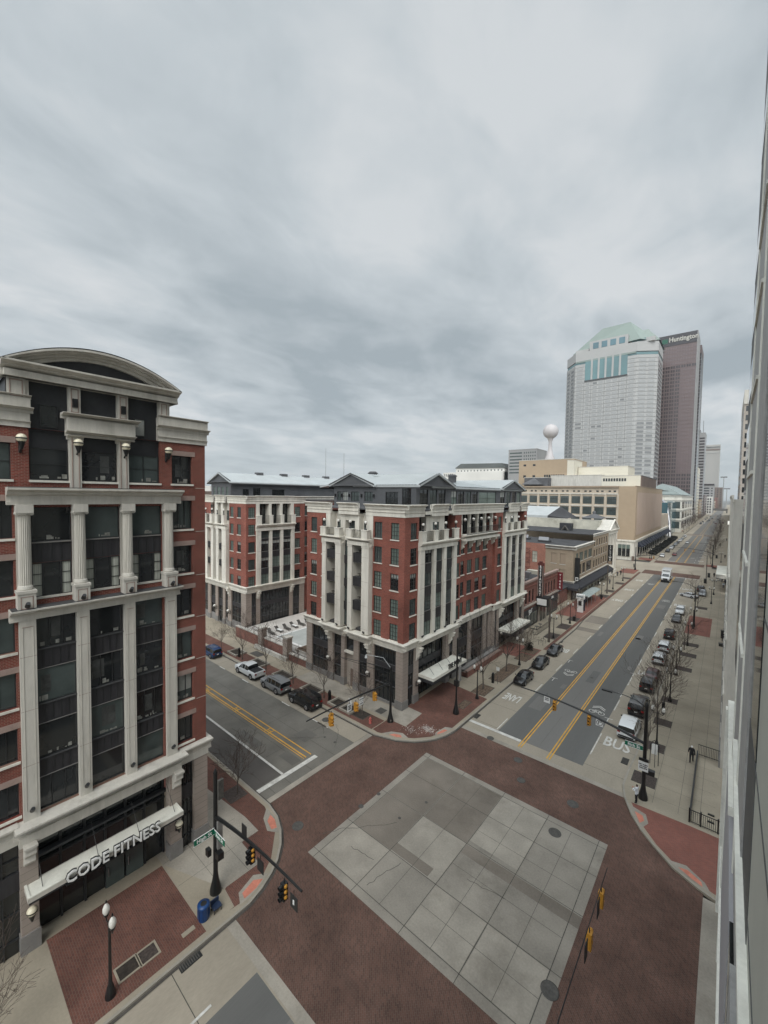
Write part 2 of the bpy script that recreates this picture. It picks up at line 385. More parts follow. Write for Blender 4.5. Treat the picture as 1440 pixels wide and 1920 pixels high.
def world():
    w=bpy.data.worlds.new('World'); SC.world=w; w.use_nodes=True; nt=w.node_tree; N=nt.nodes; L=nt.links; N.clear()
    out=N.new('ShaderNodeOutputWorld')
    sky=N.new('ShaderNodeTexSky'); sky.sky_type='NISHITA'; sky.sun_disc=False; sky.sun_elevation=SUN_EL; sky.sun_rotation=SUN_AZ
    b1=N.new('ShaderNodeBackground'); b1.inputs['Strength'].default_value=.1; L.new(sky.outputs[0],b1.inputs['Color'])
    tc=N.new('ShaderNodeTexCoord'); nrm=N.new('ShaderNodeVectorMath'); nrm.operation='NORMALIZE'; L.new(tc.outputs['Generated'],nrm.inputs[0])
    sp=N.new('ShaderNodeSeparateXYZ'); L.new(nrm.outputs[0],sp.inputs[0])
    zz=N.new('ShaderNodeMath'); zz.operation='MAXIMUM'; zz.inputs[1].default_value=0; L.new(sp.outputs[2],zz.inputs[0])
    za=N.new('ShaderNodeMath'); za.operation='ADD'; za.inputs[1].default_value=.13; L.new(zz.outputs[0],za.inputs[0])
    dx=N.new('ShaderNodeMath'); dx.operation='DIVIDE'; L.new(sp.outputs[0],dx.inputs[0]); L.new(za.outputs[0],dx.inputs[1])
    dy=N.new('ShaderNodeMath'); dy.operation='DIVIDE'; L.new(sp.outputs[1],dy.inputs[0]); L.new(za.outputs[0],dy.inputs[1])
    cb=N.new('ShaderNodeCombineXYZ'); L.new(dx.outputs[0],cb.inputs[0]); L.new(dy.outputs[0],cb.inputs[1]); cb.inputs[2].default_value=3.7
    st=N.new('ShaderNodeMapping'); st.vector_type='POINT'; st.inputs['Location'].default_value=(2.1,7.7,0); st.inputs['Rotation'].default_value=(0,0,R(35)); st.inputs['Scale'].default_value=(1.15,.8,1); L.new(cb.outputs[0],st.inputs[0])
    n1=N.new('ShaderNodeTexNoise'); n1.inputs['Scale'].default_value=1.0; n1.inputs['Detail'].default_value=7; n1.inputs['Roughness'].default_value=.5; n1.inputs['Distortion'].default_value=.15; L.new(st.outputs[0],n1.inputs['Vector'])
    n2=N.new('ShaderNodeTexNoise'); n2.inputs['Scale'].default_value=2.9; n2.inputs['Detail'].default_value=9; n2.inputs['Roughness'].default_value=.56; n2.inputs['Distortion'].default_value=.4; L.new(st.outputs[0],n2.inputs['Vector'])
    ma=N.new('ShaderNodeMath'); ma.operation='MULTIPLY_ADD'; ma.inputs[1].default_value=.46; L.new(n2.outputs['Fac'],ma.inputs[0]); L.new(n1.outputs['Fac'],ma.inputs[2])
    cr=N.new('ShaderNodeValToRGB'); e=cr.color_ramp; e.interpolation='LINEAR'
    e.elements[0].position=.55; e.elements[0].color=(.365,.42,.455,1)
    e.elements[1].position=.85; e.elements[1].color=(.71,.735,.75,1)
    q=e.elements.new(.73); q.color=(.56,.61,.64,1)
    def bump(z0,w,amp,prev):
        a=N.new('ShaderNodeMath'); a.operation='SUBTRACT'; L.new(zz.outputs[0],a.inputs[0]); a.inputs[1].default_value=z0
        b=N.new('ShaderNodeMath'); b.operation='DIVIDE'; L.new(a.outputs[0],b.inputs[0]); b.inputs[1].default_value=w
        c=N.new('ShaderNodeMath'); c.operation='MULTIPLY'; L.new(b.outputs[0],c.inputs[0]); L.new(b.outputs[0],c.inputs[1])
        d=N.new('ShaderNodeMath'); d.operation='MULTIPLY'; L.new(c.outputs[0],d.inputs[0]); d.inputs[1].default_value=-1
        e2=N.new('ShaderNodeMath'); e2.operation='EXPONENT'; L.new(d.outputs[0],e2.inputs[0])
        f=N.new('ShaderNodeMath'); f.operation='MULTIPLY_ADD'; L.new(e2.outputs[0],f.inputs[0]); f.inputs[1].default_value=amp; L.new(prev,f.inputs[2]); return f.outputs[0]
    val=bump(.16,.045,.05,bump(.285,.06,-.06,ma.outputs[0]))
    L.new(val,cr.inputs[0])
    # paler towards the horizon
    hz=N.new('ShaderNodeMapRange'); hz.inputs['From Min'].default_value=0; hz.inputs['From Max'].default_value=.16; hz.inputs['To Min'].default_value=.6; hz.inputs['To Max'].default_value=0; L.new(zz.outputs[0],hz.inputs['Value'])
    ck=N.new('ShaderNodeMapRange'); ck.inputs['From Min'].default_value=.3; ck.inputs['From Max'].default_value=.6; ck.inputs['To Min'].default_value=0; ck.inputs['To Max'].default_value=.3; L.new(zz.outputs[0],ck.inputs['Value'])
    c2=N.new('ShaderNodeMix'); c2.data_type='RGBA'; L.new(ck.outputs[0],c2.inputs['Factor']); L.new(cr.outputs[0],c2.inputs[6]); c2.inputs[7].default_value=(.56,.615,.65,1)
    mh=N.new('ShaderNodeMix'); mh.data_type='RGBA'; L.new(hz.outputs[0],mh.inputs['Factor']); L.new(c2.outputs[2],mh.inputs[6]); mh.inputs[7].default_value=(.56,.62,.645,1)
    # south-eastern overcast, out of view, brightened to add light on the facing walls
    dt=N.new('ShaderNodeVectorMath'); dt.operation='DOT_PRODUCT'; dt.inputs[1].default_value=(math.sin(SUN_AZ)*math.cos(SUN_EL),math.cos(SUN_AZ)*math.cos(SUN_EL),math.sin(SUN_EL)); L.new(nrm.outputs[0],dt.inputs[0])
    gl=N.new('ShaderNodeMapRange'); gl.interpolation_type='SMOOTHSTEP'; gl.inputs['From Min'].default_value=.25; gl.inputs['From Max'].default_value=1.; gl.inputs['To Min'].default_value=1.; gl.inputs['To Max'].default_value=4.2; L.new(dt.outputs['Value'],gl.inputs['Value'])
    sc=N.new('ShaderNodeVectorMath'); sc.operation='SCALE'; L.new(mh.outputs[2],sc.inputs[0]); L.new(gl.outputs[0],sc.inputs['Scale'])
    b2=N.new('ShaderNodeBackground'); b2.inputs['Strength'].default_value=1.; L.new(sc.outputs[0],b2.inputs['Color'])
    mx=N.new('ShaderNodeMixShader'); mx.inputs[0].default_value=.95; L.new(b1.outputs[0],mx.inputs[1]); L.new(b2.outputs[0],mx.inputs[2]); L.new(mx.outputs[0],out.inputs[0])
    ld=bpy.data.lights.new('sun','SUN'); ld.energy=1.3; ld.angle=R(30); ld.color=(1,.94,.86); o=bpy.data.objects.new('sun',ld); COL.objects.link(o)
    d=Vector((math.sin(SUN_AZ)*math.cos(SUN_EL),math.cos(SUN_AZ)*math.cos(SUN_EL),math.sin(SUN_EL))); o.rotation_euler=d.to_track_quat('Z','Y').to_euler(); o.location=(0,-40,90)
    v=SC.view_settings; v.view_transform='Standard'; v.look='None'; v.exposure=0; v.gamma=1; v.use_curve_mapping=False
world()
# ---------------------------------------------------------------- ground
def arc(cx,cy,r,a0,a1,n=10): return [(cx+r*math.cos(R(a0+(a1-a0)*i/n)),cy+r*math.sin(R(a0+(a1-a0)*i/n))) for i in range(n+1)]
def sheet(name,pts,z,m):
    b=MB(); A=sum(pts[i][0]*pts[(i+1)%len(pts)][1]-pts[(i+1)%len(pts)][0]*pts[i][1] for i in range(len(pts)))
    if A<0: pts=pts[::-1]
    b.face([(x,y,z) for x,y in pts],m); return struct(name,b)
def rect(mb,x0,x1,y0,y1,z,m): mb.face([(x0,y0,z),(x1,y0,z),(x1,y1,z),(x0,y1,z)],m)
def slab(name,pts,z,m,kw=.16,edges=None,z0=-.08):
    """raised pavement with a kerb stone face along its outline"""
    b=MB(); b.prism(pts,z0,z,m); struct(name,b)
def kerbline(mb,pts,z=.135,w=.16,out=1):
    # kerb stones along a polyline, plus the dirty gutter strip
    n=len(pts)
    nr=[]
    for i in range(n):
        a=Vector(pts[max(0,i-1)]);b=Vector(pts[min(n-1,i+1)]);d=(b-a).normalized(); nr.append(Vector((-d.y,d.x))*out)
    for i in range(n-1):
        p,q=Vector(pts[i]),Vector(pts[i+1])
        a,b=p+nr[i]*w,q+nr[i+1]*w
        g1,g2=p+nr[i]*(w+.17),q+nr[i+1]*(w+.17)
        mb.face([(p.x,p.y,z),(q.x,q.y,z),(b.x,b.y,z),(a.x,a.y,z)][::-1 if out>0 else 1],'kerb')
        mb.face([(a.x,a.y,z),(b.x,b.y,z),(b.x,b.y,-.05),(a.x,a.y,-.05)][::-1 if out>0 else 1],'kerb')
        mb.face([(a.x,a.y,.018),(b.x,b.y,.018),(g2.x,g2.y,.018),(g1.x,g1.y,.018)][::-1 if out>0 else 1],'kerbd')
YE=2600.
def ground():
    b=MB(); rect(b,-9000,9000,-3000,12000,-.35,'terr'); struct('ground',b)
    # carriageways
    b=MB(); rect(b,-24.5,-4.0,-60,YE,-.02,'conc'); struct('high_street_road',b)
    b=MB(); rect(b,-19.2,-10.15,43.5,172,-.012,'asphD'); rect(b,-19.2,-10.15,-60,12.2,-.012,'asphD')
    rect(b,-19.2,-8.6,212,372,-.012,'asph'); rect(b,-20,-8,384,YE,-.012,'asph'); struct('asphalt_lanes',b)
    b=MB(); rect(b,-16.1,-13.1,43.5,172,-.008,'asph'); rect(b,-16.1,-13.1,-60,12.2,-.008,'asph'); struct('centre_lane',b)
    b=MB(); rect(b,-400,-29.9,19.3,34.2,-.02,'asphR'); struct('rich_street_road',b)
    b=MB(); rect(b,-400,-31.7,19.3,22.7,-.012,'asphRD')
    rect(b,-400,-29.9,30.9,34.2,-.012,'conc'); struct('rich_street_lanes',b)
    b=MB(); rect(b,-.6,300,19.3,34.4,-.02,'asphR'); struct('rich_street_east',b)
    # brick intersection with concrete square
    b=MB(); rect(b,-29.35,-.26,12.9,41.3,-.008,'paver'); struct('brick_crossing',b)
    b=MB()
    for x0,x1,y0,y1 in ((-29.95,-29.35,19.4,34.0),(-23.6,-6.0,41.3,41.9),(-23.2,-6.0,12.3,12.9),(-.26,.9,16,34.4)): rect(b,x0,x1,y0,y1,-.004,'concT')
    rect(b,-23.1,-6.1,19.,34.75,-.004,'concQ')
    struct('concrete_square',b)
    b=MB()   # slabs of the square, each tone a little different
    for (x0,x1,y0,y1,m) in ((-22.45,-18.6,19.65,23.15,'concT'),(-22.45,-18.6,27.65,34.1,'concQ2'),(-22.45,-18.6,23.25,27.55,'concQ2'),(-14.4,-10.6,28.0,34.1,'concT'),(-10.5,-6.75,28.,34.1,'concQ'),(-18.5,-14.5,19.65,23.15,'concQ'),(-14.4,-10.6,19.65,23.15,'concT'),(-18.5,-14.5,27.65,34.1,'concQ2'),(-14.4,-10.6,23.25,26.5,'concQ'),(-18.5,-14.5,23.25,27.55,'concT'),(-10.5,-6.75,19.65,23.15,'concT'),(-10.5,-6.75,23.25,26.5,'concQ')):
        rect(b,x0,x1,y0,y1,0,m)
    rect(b,-14.4,-6.1,26.6,27.5,.002,'concQ2')
    rect(b,-22.4,-15.2,23.3,24.1,.002,'concQ2')
    struct('concrete_slabs',b)
    b=MB()
    def ln(x0,x1,y0,y1,z=.004): rect(b,x0,x1,y0,y1,z,'joint')
    for x in (-22.5,-18.55,-14.45,-10.55,-6.7): ln(x-.02,x+.02,19.,34.75)
    for y in (19.6,23.2,27.6,31.2,34.15): ln(-23.1,-6.1,y-.02,y+.02)
    for x in (-16.5,-12.5,-8.6): ln(x-.012,x+.012,19.6,34.15)
    for y in (21.4,25.4,29.3): ln(-14.4,-6.7,y-.012,y+.012)
    for y in range(-56,400,5):
        if 12<y<42 or 172<y<212: continue
        ln(-23.,-19.2,y,y+.035,-.008); ln(-10.15,-6.4,y,y+.035,-.008)
    for x in range(-120,-30,5): ln(x,x+.035,23.2,30.9,-.008); ln(x,x+.03,30.9,33.4,-.004)
    for y in (25.1,28.1,30.9,22.6,20.9): ln(-120,-30,y,y+.03,-.004)
    for x in (-29.95,-29.35): ln(x-.01,x+.01,19.4,34)
    struct('pavement_joints',b)
    b=MB()
    for x0,x1,y0,y1 in ((-36,-34,27.4,29.2),(-34.2,-31.9,24.2,25.3),(-41,-37,23.3,24.3)): rect(b,x0,x1,y0,y1,-.003,'patch')
    rect(b,-22.9,-19.2,88,90.5,-.003,'concQ2'); rect(b,-22.9,-19.2,95,101,-.003,'concQ2')
    q=random.Random(44)
    for i in range(16):
        x=q.choice((-18.6,-17.2,-12.6,-11.2,-15.)); y=q.uniform(46,165); rect(b,x,x+q.uniform(.5,1.6),y,y+q.uniform(1.2,5),-.004,'asph' if i%2 else 'asphD')
    struct('road_patch',b)
    b=MB()
    for x in (-17.7,-14.62,-11.75):
        y=44.
        while y<170:
            l=q.uniform(4,13); o=q.uniform(-.03,.03); b.face([(x+o,y,-.0025),(x+o+.035,y,-.0025),(x+o+.05,y+l,-.0025),(x+o+.01,y+l,-.0025)],'patch'); y+=l+q.uniform(.2,5)
    for i in range(16):
        y=q.uniform(46,168); x0=q.uniform(-19,-14); x1=x0+q.uniform(1.5,5)
        b.face([(x0,y,-.0022),(x1,y+.25,-.0022),(x1,y+.285,-.0022),(x0,y+.04,-.0022)],'patch')
    struct('sealed_seams',b)
    cr=MB(); q=random.Random(3)
    for (x,y,dx,dy,n,sp) in ((-23.5,20.8,.35,.5,16,.5),(-29,31,.1,-.4,10,.5),(-34,32,.3,-.35,14,.5),(-33,29.5,-.3,-.3,18,.5),(-36,31.5,.35,-.2,12,.5),(-21,21.5,.4,.15,8,.5),(-13,25,.35,.1,12,.4),(-18,20,.1,.5,9,.4)):
        px,py=x,y
        for i in range(n):
            nx=px+dx*.6+q.uniform(-.3,.3)*sp; ny=py+dy*.6+q.uniform(-.3,.3)*sp
            d=Vector((nx-px,ny-py)); 
            if d.length>1e-3:
                w=Vector((-d.y,d.x)).normalized()*.018; pts=[(px-w.x,py-w.y,.0075),(nx-w.x,ny-w.y,.0075),(nx+w.x,ny+w.y,.0075),(px+w.x,py+w.y,.0075)]
                cr.face(pts,'joint')
            px,py=nx,ny
    struct('pavement_cracks',cr)
    # pavements (outline polygons)
    NWc=[(-400,33.55),(-29.2,33.55)]+[(-26.76,34.35),(-25.19,35.44),(-24.35,36.4),(-23.75,37.3),(-23.25,38.6),(-23.0,40.2),(-23.0,43.5)]
    slab('pavement_northwest',NWc+[(-23.0,88),(-23.6,97),(-23.6,172),(-25,176),(-28,178),(-400,178)],.13,'concS')
    SWc=[(-400,19.6),(-29.2,19.6),(-27.6,19.3),(-26.28,18.7),(-25.2,17.95),(-24.28,17.0),(-23.72,16.1),(-23.25,15.0),(-23.0,14.0)]
    slab('pavement_southwest',SWc+[(-23.0,-60),(-400,-60)],.13,'concS')
    NEc=[(-6.4,172),(-6.4,49),(-6.55,46),(-6.57,43.),(-6.15,41.3),(-5.3,39.4),(-4.4,38.0),(-3.4,36.9),(-2.08,35.6),(-.54,34.8),(.6,34.4),(1.6,34.4),(300,34.4)]
    slab('pavement_northeast',NEc+[(300,172)],.13,'concS')
    slab('pavement_far_west',[(-23.6,212),(-23.6,375),(-400,375),(-400,206),(-28,206),(-25,208)],.13,'concS')
    slab('pavement_far_west_north',[(-25,384),(-25,YE),(-400,YE),(-400,384)],.13,'concS')
    slab('pavement_far_east',[(-6.4,212),(-6.4,375),(300,375),(300,208),(-4,208)],.13,'concS')
    slab('pavement_far_east_north',[(-5.,384),(-5.,YE),(300,YE),(300,384)],.13,'concS')
    slab('pavement_southeast',[(.9,-60),(.9,18.6),(300,18.6),(300,-60)],.13,'concS')
    b=MB(); kerbline(b,NWc+[(-23.0,88),(-23.6,97),(-23.6,172)],out=-1); kerbline(b,SWc+[(-23.0,-20)],out=1)
    kerbline(b,NEc,out=1); kerbline(b,[(-23.6,212),(-23.6,375)],out=-1); kerbline(b,[(-6.4,375),(-6.4,212)],out=1); struct('kerb',b)
    z=.136
    b=MB()   # brick pavement areas
    for x0,x1,y0,y1 in ((-120,-30.1,33.9,36.2),(-29.95,-23.3,4.83,11.3),(-40,-36,17.1,19.3),): rect(b,x0,x1,y0,y1,z,'paverS')
    nw=[(-30.,36.3),(-30.,34.0),(-29.2,33.9),(-26.9,34.7),(-25.4,35.75),(-24.2,37.2),(-23.5,39.),(-23.3,40.3),(-23.3,49.2),(-30.2,50.)]
    b.face([(x,y,z) for x,y in nw],'paverS')
    sw=[(-36,19.3),(-36,17.1),(-29.6,17.1),(-25,13.5),(-23.6,11.3),(-23.25,14.0),(-23.5,15.),(-24.6,16.8),(-26.4,18.4),(-29.2,19.3)]
    b.face([(x,y,z) for x,y in sw],'paverS')
    ne=[(-5.5,40.9),(-4.6,38.9),(-3.2,37.1),(-1.9,35.95),(-.4,35.2),(1.,34.8),(6,34.8),(6,41.1),(-1.5,41.1)]
    b.face([(x,y,z) for x,y in ne],'paverR')
    rect(b,-5.8,-1.75,100.4,116.4,z,'paverR')
    rect(b,-23.9,-30,65.6,71.5,z,'paverR') ; rect(b,-29.4,-24,104-8,122,z,'paverR'); rect(b,-29.5,-24.5,166,177,z,'paverR'); rect(b,-29.5,-24.5,207,215,z,'paverR')
    rect(b,-23.9,-23.3,72,172,z,'paverS'); rect(b,-6,-1,206,212,z,'paverR')
    struct('brick_pavement',b)
    b=MB()   # concrete fields laid in the bricks
    z2=.141
    def P(pts,m,zz=z2): b.face([(x,y,zz) for x,y in pts],m)
    P([(-29.5,17.6),(-34.9,17.1),(-34.9,11.35),(-29.9,11.35),(-25.0,11.35),(-25.,13.5),(-24.9,16.0),(-27.45,16.1),(-27.45,17.55)],'concT')
    P([(-29.9,11.4),(-23.35,11.3),(-23.4,13.2),(-25,13.4)],'concS',.143)
    P([(-30.2,40.6),(-27.7,40.5),(-27.5,36.9),(-47,36.25),(-47,39.2),(-30.2,39.2)],'concT')
    struct('concrete_fields',b)
    b=MB()  # paving joints of the walks
    def l2(x0,x1,y0,y1): rect(b,x0,x1,y0,y1,.146,'joint')
    for y in range(43,172,2):
        if 100<y<117: continue
        l2(-6.2,.2,y,y+.018)
    for x in (-4.1,-2.25,-.8): l2(x,x+.02,42,172)
    for y in range(52,172,2): l2(-30,-23.9,y,y+.02)
    for x in (-28.2,-26.2): l2(x,x+.02,52,172)
    for x in range(-110,-47,2): l2(x,x+.02,36.3,39)
    for y in (13.3,15.2): l2(-34.9,-25.,y,y+.02)
    for x in (-32.5,-30,-27.5): l2(x,x+.02,11.4,17)
    for y in range(-20,4,2): l2(-30,-23.2,y,y+.02)
    struct('pavement_slab_joints',b)
    st=mat('salt_stained_brick',(.34,.30,.27),.9,.5,2.2,fine=9)
    q=random.Random(8); b=MB()
    for cx,cy,n,s1 in ((-25.3,38.2,300,.75),(-26.7,36.8,80,.9)):
        for i in range(n):
            x=cx+q.gauss(0,s1*.62); y=cy+q.gauss(0,s1*.42); r0=q.uniform(.02,.075); a0=q.uniform(0,3)
            if y< 34.9+max(0,(x+26.8))*.9: continue
            b.face([(x+r0*math.cos(a0+k*1.257)*q.uniform(.5,1.4),y+r0*math.sin(a0+k*1.257)*q.uniform(.5,1.4),.1372+i*.00001) for k in range(5)],st)
    struct('salt_stain',b)
    # kerb ramps with red tactile plates
    b=MB()
    def ramp(pts,plate):
        b.face([(x,y,.147) for x,y in pts],'concT'); b.face([(x,y,.154) for x,y in plate],'ramp')
    ramp([(-29.0,19.35),(-28.2,18.5),(-26.9,18.0),(-26.05,18.5),(-26.35,18.65),(-27.6,19.2)],[(-28.1,19.1),(-27.7,18.55),(-26.75,18.3),(-26.6,18.7),(-27.4,19.05)])
    ramp([(-23.75,16.0),(-24.4,15.2),(-24.0,13.85),(-23.2,13.5),(-23.2,14.2),(-23.45,15.2)],[(-23.65,15.5),(-24.05,15.),(-23.8,14.0),(-23.35,13.9),(-23.4,14.8)])
    ramp([(-28.7,34.05),(-28.1,35.05),(-26.95,35.65),(-25.95,35.35),(-26.9,34.6)],[(-27.9,34.4),(-27.6,34.9),(-26.9,35.2),(-26.5,34.95),(-27.,34.6)])
    ramp([(-23.95,37.6),(-24.25,38.3),(-24.0,39.9),(-23.2,40.3),(-23.35,39.)],[(-23.9,38.),(-24.05,38.4),(-23.85,39.4),(-23.45,39.5),(-23.55,38.9)])
    ramp([(-5.6,40.5),(-4.3,40.1),(-4.0,39.1),(-4.35,38.2),(-4.75,38.9)],[(-5.1,39.9),(-4.5,39.75),(-4.3,39.2),(-4.55,38.7)])
    ramp([(-2.4,36.1),(-1.3,36.4),(-.2,35.6),(.2,34.8),(-.5,35.05),(-1.7,35.6)],[(-1.75,35.85),(-1.2,36.),(-.4,35.5),(-.3,35.1),(-1.,35.4)])
    struct('kerb_ramp',b)
ground()
def markings():
    z=.002
    b=MB()
    for x in (-16.28,-16.0,-13.28,-13.0):
        rect(b,x-.06,x+.06,42.2,171,z,'yellow'); rect(b,x-.06,x+.06,212,372,z,'yellow')
    for x in (-15.5,-14.0): rect(b,x-.06,x+.06,384,900,z,'yellow')
    rect(b,-52,-31.9,25.85,26.0,z,'yellow'); rect(b,-150,-31.9,26.5,26.63,z,'yellow'); rect(b,-150,-52,25.85,26.,z,'yellow')
    rect(b,-150,-31.9,25.6,25.68,z,'yellow')
    for x in (-53,-45.5,-38.5):
        rect(b,x-.55,x-.45,25.6,26.63,z+.002,'yellow'); rect(b,x+.15,x+.25,25.6,26.63,z+.002,'yellow'); rect(b,x-.45,x+.2,26.1,26.2,z+.003,'yellow')
    struct('yellow_line',b)
    b=MB()
    rect(b,-22.75,-16.45,43.1,43.55,z+.012,'white'); rect(b,-31.55,-31.05,19.85,26.75,z+.012,'white'); rect(b,-90,-31.6,22.72,22.95,z,'white')
    rect(b,-12.9,-6.6,170.6,171.2,z,'white'); rect(b,-22.8,-16.5,212.5,213,z,'white')
    rect(b,-22.8,-19.3,371,371.5,z,'white')
    y=43.7
    while y<168:
        rect(b,-19.47,-19.36,y,y+3,z,'white'); y+=12.05 if y<44 else 9.1
    y=57.7
    while y<168: rect(b,-10.1,-9.99,y,y+3.4,z,'white'); y+=9.1
    rect(b,-10.1,-9.99,46,51,z,'white')
    y=214
    while y<370: rect(b,-10.1,-9.99,y,y+3.,z,'white'); rect(b,-19.47,-19.36,y,y+3,z,'white'); y+=9
    for x in (-36,-43.,-52.5,-59): rect(b,x,x+1.6,30.85,30.97,z,'white')
    rect(b,-36.9,-34.2,30.85,30.97,z,'white')
    rect(b,-19.78,-19.64,4,9.8,z,'white')
    # T marks beside the parked cars
    for x,y,s in ((-10.6,63.2,1),(-10.5,71.8,1),(-19.2,62.,-1),(-19.4,70.5,-1),(-10.6,55,1)):
        rect(b,x,x+.9*s if s>0 else x-.0+.9,y,y+.1,z+.002,'white'); rect(b,x+.4,x+.5,y-1.1,y,z+.002,'white')
    struct('white_line',b)
    def word(t,cx,cy,s,rz,sy=1.,sx=1.):
        me=textmesh(t,s,.001,'CENTER','white',.035)
        me.transform(Matrix.Translation((cx,cy,.006))@Matrix.Rotation(rz,4,'Z')@Matrix.Diagonal((sx,sy,1,1)))
        link('road_lettering',me,kind='structure')
    word('BUS',-8.25,49.7,2.1,0,1.35,.72); word('LANE',-21.05,52.1,1.75,R(180),1.55,.5); word('BUS',-21.2,74.5,1.75,R(180),1.5,.62)
    word('LANE',-8.6,73.,1.75,0,1.5,.5); word('BUS',-8.4,126,2.,0,1.6,.7); word('LANE',-8.3,150,1.9,0,1.6,.55)
    word('ONLY',-21.3,121,1.9,R(180),1.7,.5); word('LANE',-21.3,137,1.9,R(180),1.7,.5); word('BUS',-21.3,155,1.9,R(180),1.7,.6)
    word('BUS',-8.2,222,1.9,0,1.7,.6); word('ONLY',-8.2,236,1.9,0,1.7,.5); word('LANE',-8.2,250,1.9,0,1.7,.5); word('BUS',-8.2,264,1.9,0,1.7,.6)
    def sharrow(cx,cy,s,sg):
        b=MB()
        def seg(a,c,w=.07):
            a=Vector((cx+a[0]*sg*s,cy+a[1]*sg*s));c=Vector((cx+c[0]*sg*s,cy+c[1]*sg*s));d=(c-a).normalized();n=Vector((-d.y,d.x))*w*s
            b.face([(a.x-n.x,a.y-n.y,z),(c.x-n.x,c.y-n.y,z),(c.x+n.x,c.y+n.y,z),(a.x+n.x,a.y+n.y,z)],'white')
        for k in (1.35,1.75): seg((-.75,k),(0,k+.65)); seg((0,k+.65),(.75,k))
        for wx in (-.55,.55):
            p=[(wx+.36*math.cos(R(t)),.35+.42*math.sin(R(t))) for t in range(0,361,30)]
            for i in range(12): seg(p[i],p[i+1],.045)
        for a,c in (((-.55,.35),(-.25,.95)),((-.25,.95),(.35,.9)),((.35,.9),(.55,.35)),((-.25,.95),(0,.3)),((0,.3),(.35,.9)),((-.55,.35),(0,.3))): seg(a,c,.045)
        struct('bicycle_lane_symbol',b)
    sharrow(-11.6,55.3,.95,1); sharrow(-17.6,66.5,.95,-1); sharrow(-11.5,128,.95,1); sharrow(-17.6,152,.95,-1); sharrow(-11.5,230,1,1)
    b=MB() # second intersection
    rect(b,-60,300,174.4,201,-.014,'conc'); rect(b,-23.1,-6.5,171.4,180.5,-.006,'paver'); rect(b,-23.1,-6.5,203,211,-.006,'paver')
    rect(b,-60,300,376,383,-.010,'conc'); rect(b,-23.5,-6,372,376,-.005,'paver'); rect(b,-23.5,-6,383,388,-.005,'paver')
    struct('far_crossing',b)
markings()
def covers():
    rs=[(-30.2,31.,.5,'iron'),(-12.6,24.2+.0,.45,'iron')]
    for k,(x,y,r,t) in enumerate(((-35.6,31.9,.62,'round iron cover in the kerb lane before the corner'),(-19.2,42.2-.6,.5,'round iron cover in the brick crossing nearest the north west corner'),(-15.4,40.,.55,'round iron cover in the bricks south of the stop line'),(-14,37.3,.5,'left of two worn covers in the brick crossing'),(-9.4,37.4,.62,'pale worn cover in the bricks near the north east kerb'),(-9.6,33.2,.62,'dark iron cover in the top corner slab of the concrete square'),(-6.4,22.2,.62,'dark iron cover on the right edge of the concrete square'),(-25.6,17.4+2.6,.6,'faint blue grey cover in the bricks by the south west kerb'),(-23.2,24.9,.3,'small iron cover on the left edge of the concrete square'),(-23.0,27.,.22,'tiny rusty valve cap by the left edge of the concrete square'),(-19.9,26.1,.16,'small black valve cap on the brown slab'),(-19.2,29.,.16,'small black valve cap in the middle of the brown slab'),(-31.6,29.6,.16,'small black valve cap near the crossing band'),(-33.1,29.5,.14,'small dark valve cap among road cracks'),(-14.6,66,.3,'small iron cover between the yellow lines'))):
        r*=.78; b=MB(); b.lathe(0,0,[(r,-.01),(r,.014),(r*.86,.018),(r*.82,.012),(r*.5,.014),(r*.3,.018)],20,'iron')
        b.build('manhole_cover',loc=(x,y,.003),label=t,cat='manhole cover',group='covers set in the road')
    def dr(x0,x1,y0,y1,t,z=.01):
        b=MB(); b.box(x0,x1,y0,y1,z-.03,z,'signk')
        n=int((y1-y0)/.12)
        for i in range(n): b.box(x0+.04,x1-.04,y0+.05+i*.12,y0+.1+i*.12,z,z+.02,'iron')
        b.build('storm_drain',label=t,cat='drain grate',group='kerb drains')
    dr(-22.82,-22.3,9.4,10.6,'black slotted drain grate at the kerb by the bin corner'); dr(-22.8,-22.2,44.2,45.3,'slotted drain grate beside the white stop line'); dr(-7.35,-6.75,46.6,47.8,'slotted drain grate at the kerb behind the word on the bus lane'); dr(-22.95,-22.5,78,79,'narrow drain at the kerb beyond the three black cars'); 
covers()
# ---------------------------------------------------------------- left building (south west corner)
def bracket(parent,fr,u,z1,w=.42,h=1.5,d=.7,m='stoneL'):
    b=MB(); h0=z1-h
    b.prof(fr,u-w/2,u+w/2,[(0,z1),(d,z1),(d,z1-.14),(d*.86,z1-.2),(d*.9,z1-.45),(d*.6,z1-.62),(d*.42,z1-.8),(d*.5,z1-1.05),(d*.3,z1-1.25),(0,h0)],m)
    b.fbox(fr,u-w/2-.05,u+w/2+.05,z1-.02,z1+.1,0,d+.06,m)
    return b.build('bracket',parent)
def globe_sconce(parent,fr,u,z,r=.3,d=.45,m='globey'):
    b=MB(); c=fr.p(u,z,d); b.tube(fr.p(u,z-.75,0),fr.p(u,z-.45,d),.05,m='black'); b.tube(fr.p(u,z-.75,.02),fr.p(u,z-.1,.02),.07,m='black'); b.lathe(c[0],c[1],[(.05,z-.6),(.1,z-.45),(r*.7,z-r*.75),(r*.75,z-r*.65)],10,'black')
    b.lathe(c[0],c[1],[(r*1.03,z-.04),(r*1.06,z),(r*1.03,z+.03)],14,'black')
    o=b.build('wall_lamp',parent); g=MB(); g.sphere(c,r,m,14,8); g.build('globe',o); return o
def spot(parent,fr,u,z):
    b=MB(); b.tube(fr.p(u,z-.1,.1),fr.p(u,z+.12,.32),.13,.1,10,'black'); b.tube(fr.p(u,z-.05,0),fr.p(u,z-.05,.2),.04,m='black'); b.build('spotlight',parent)
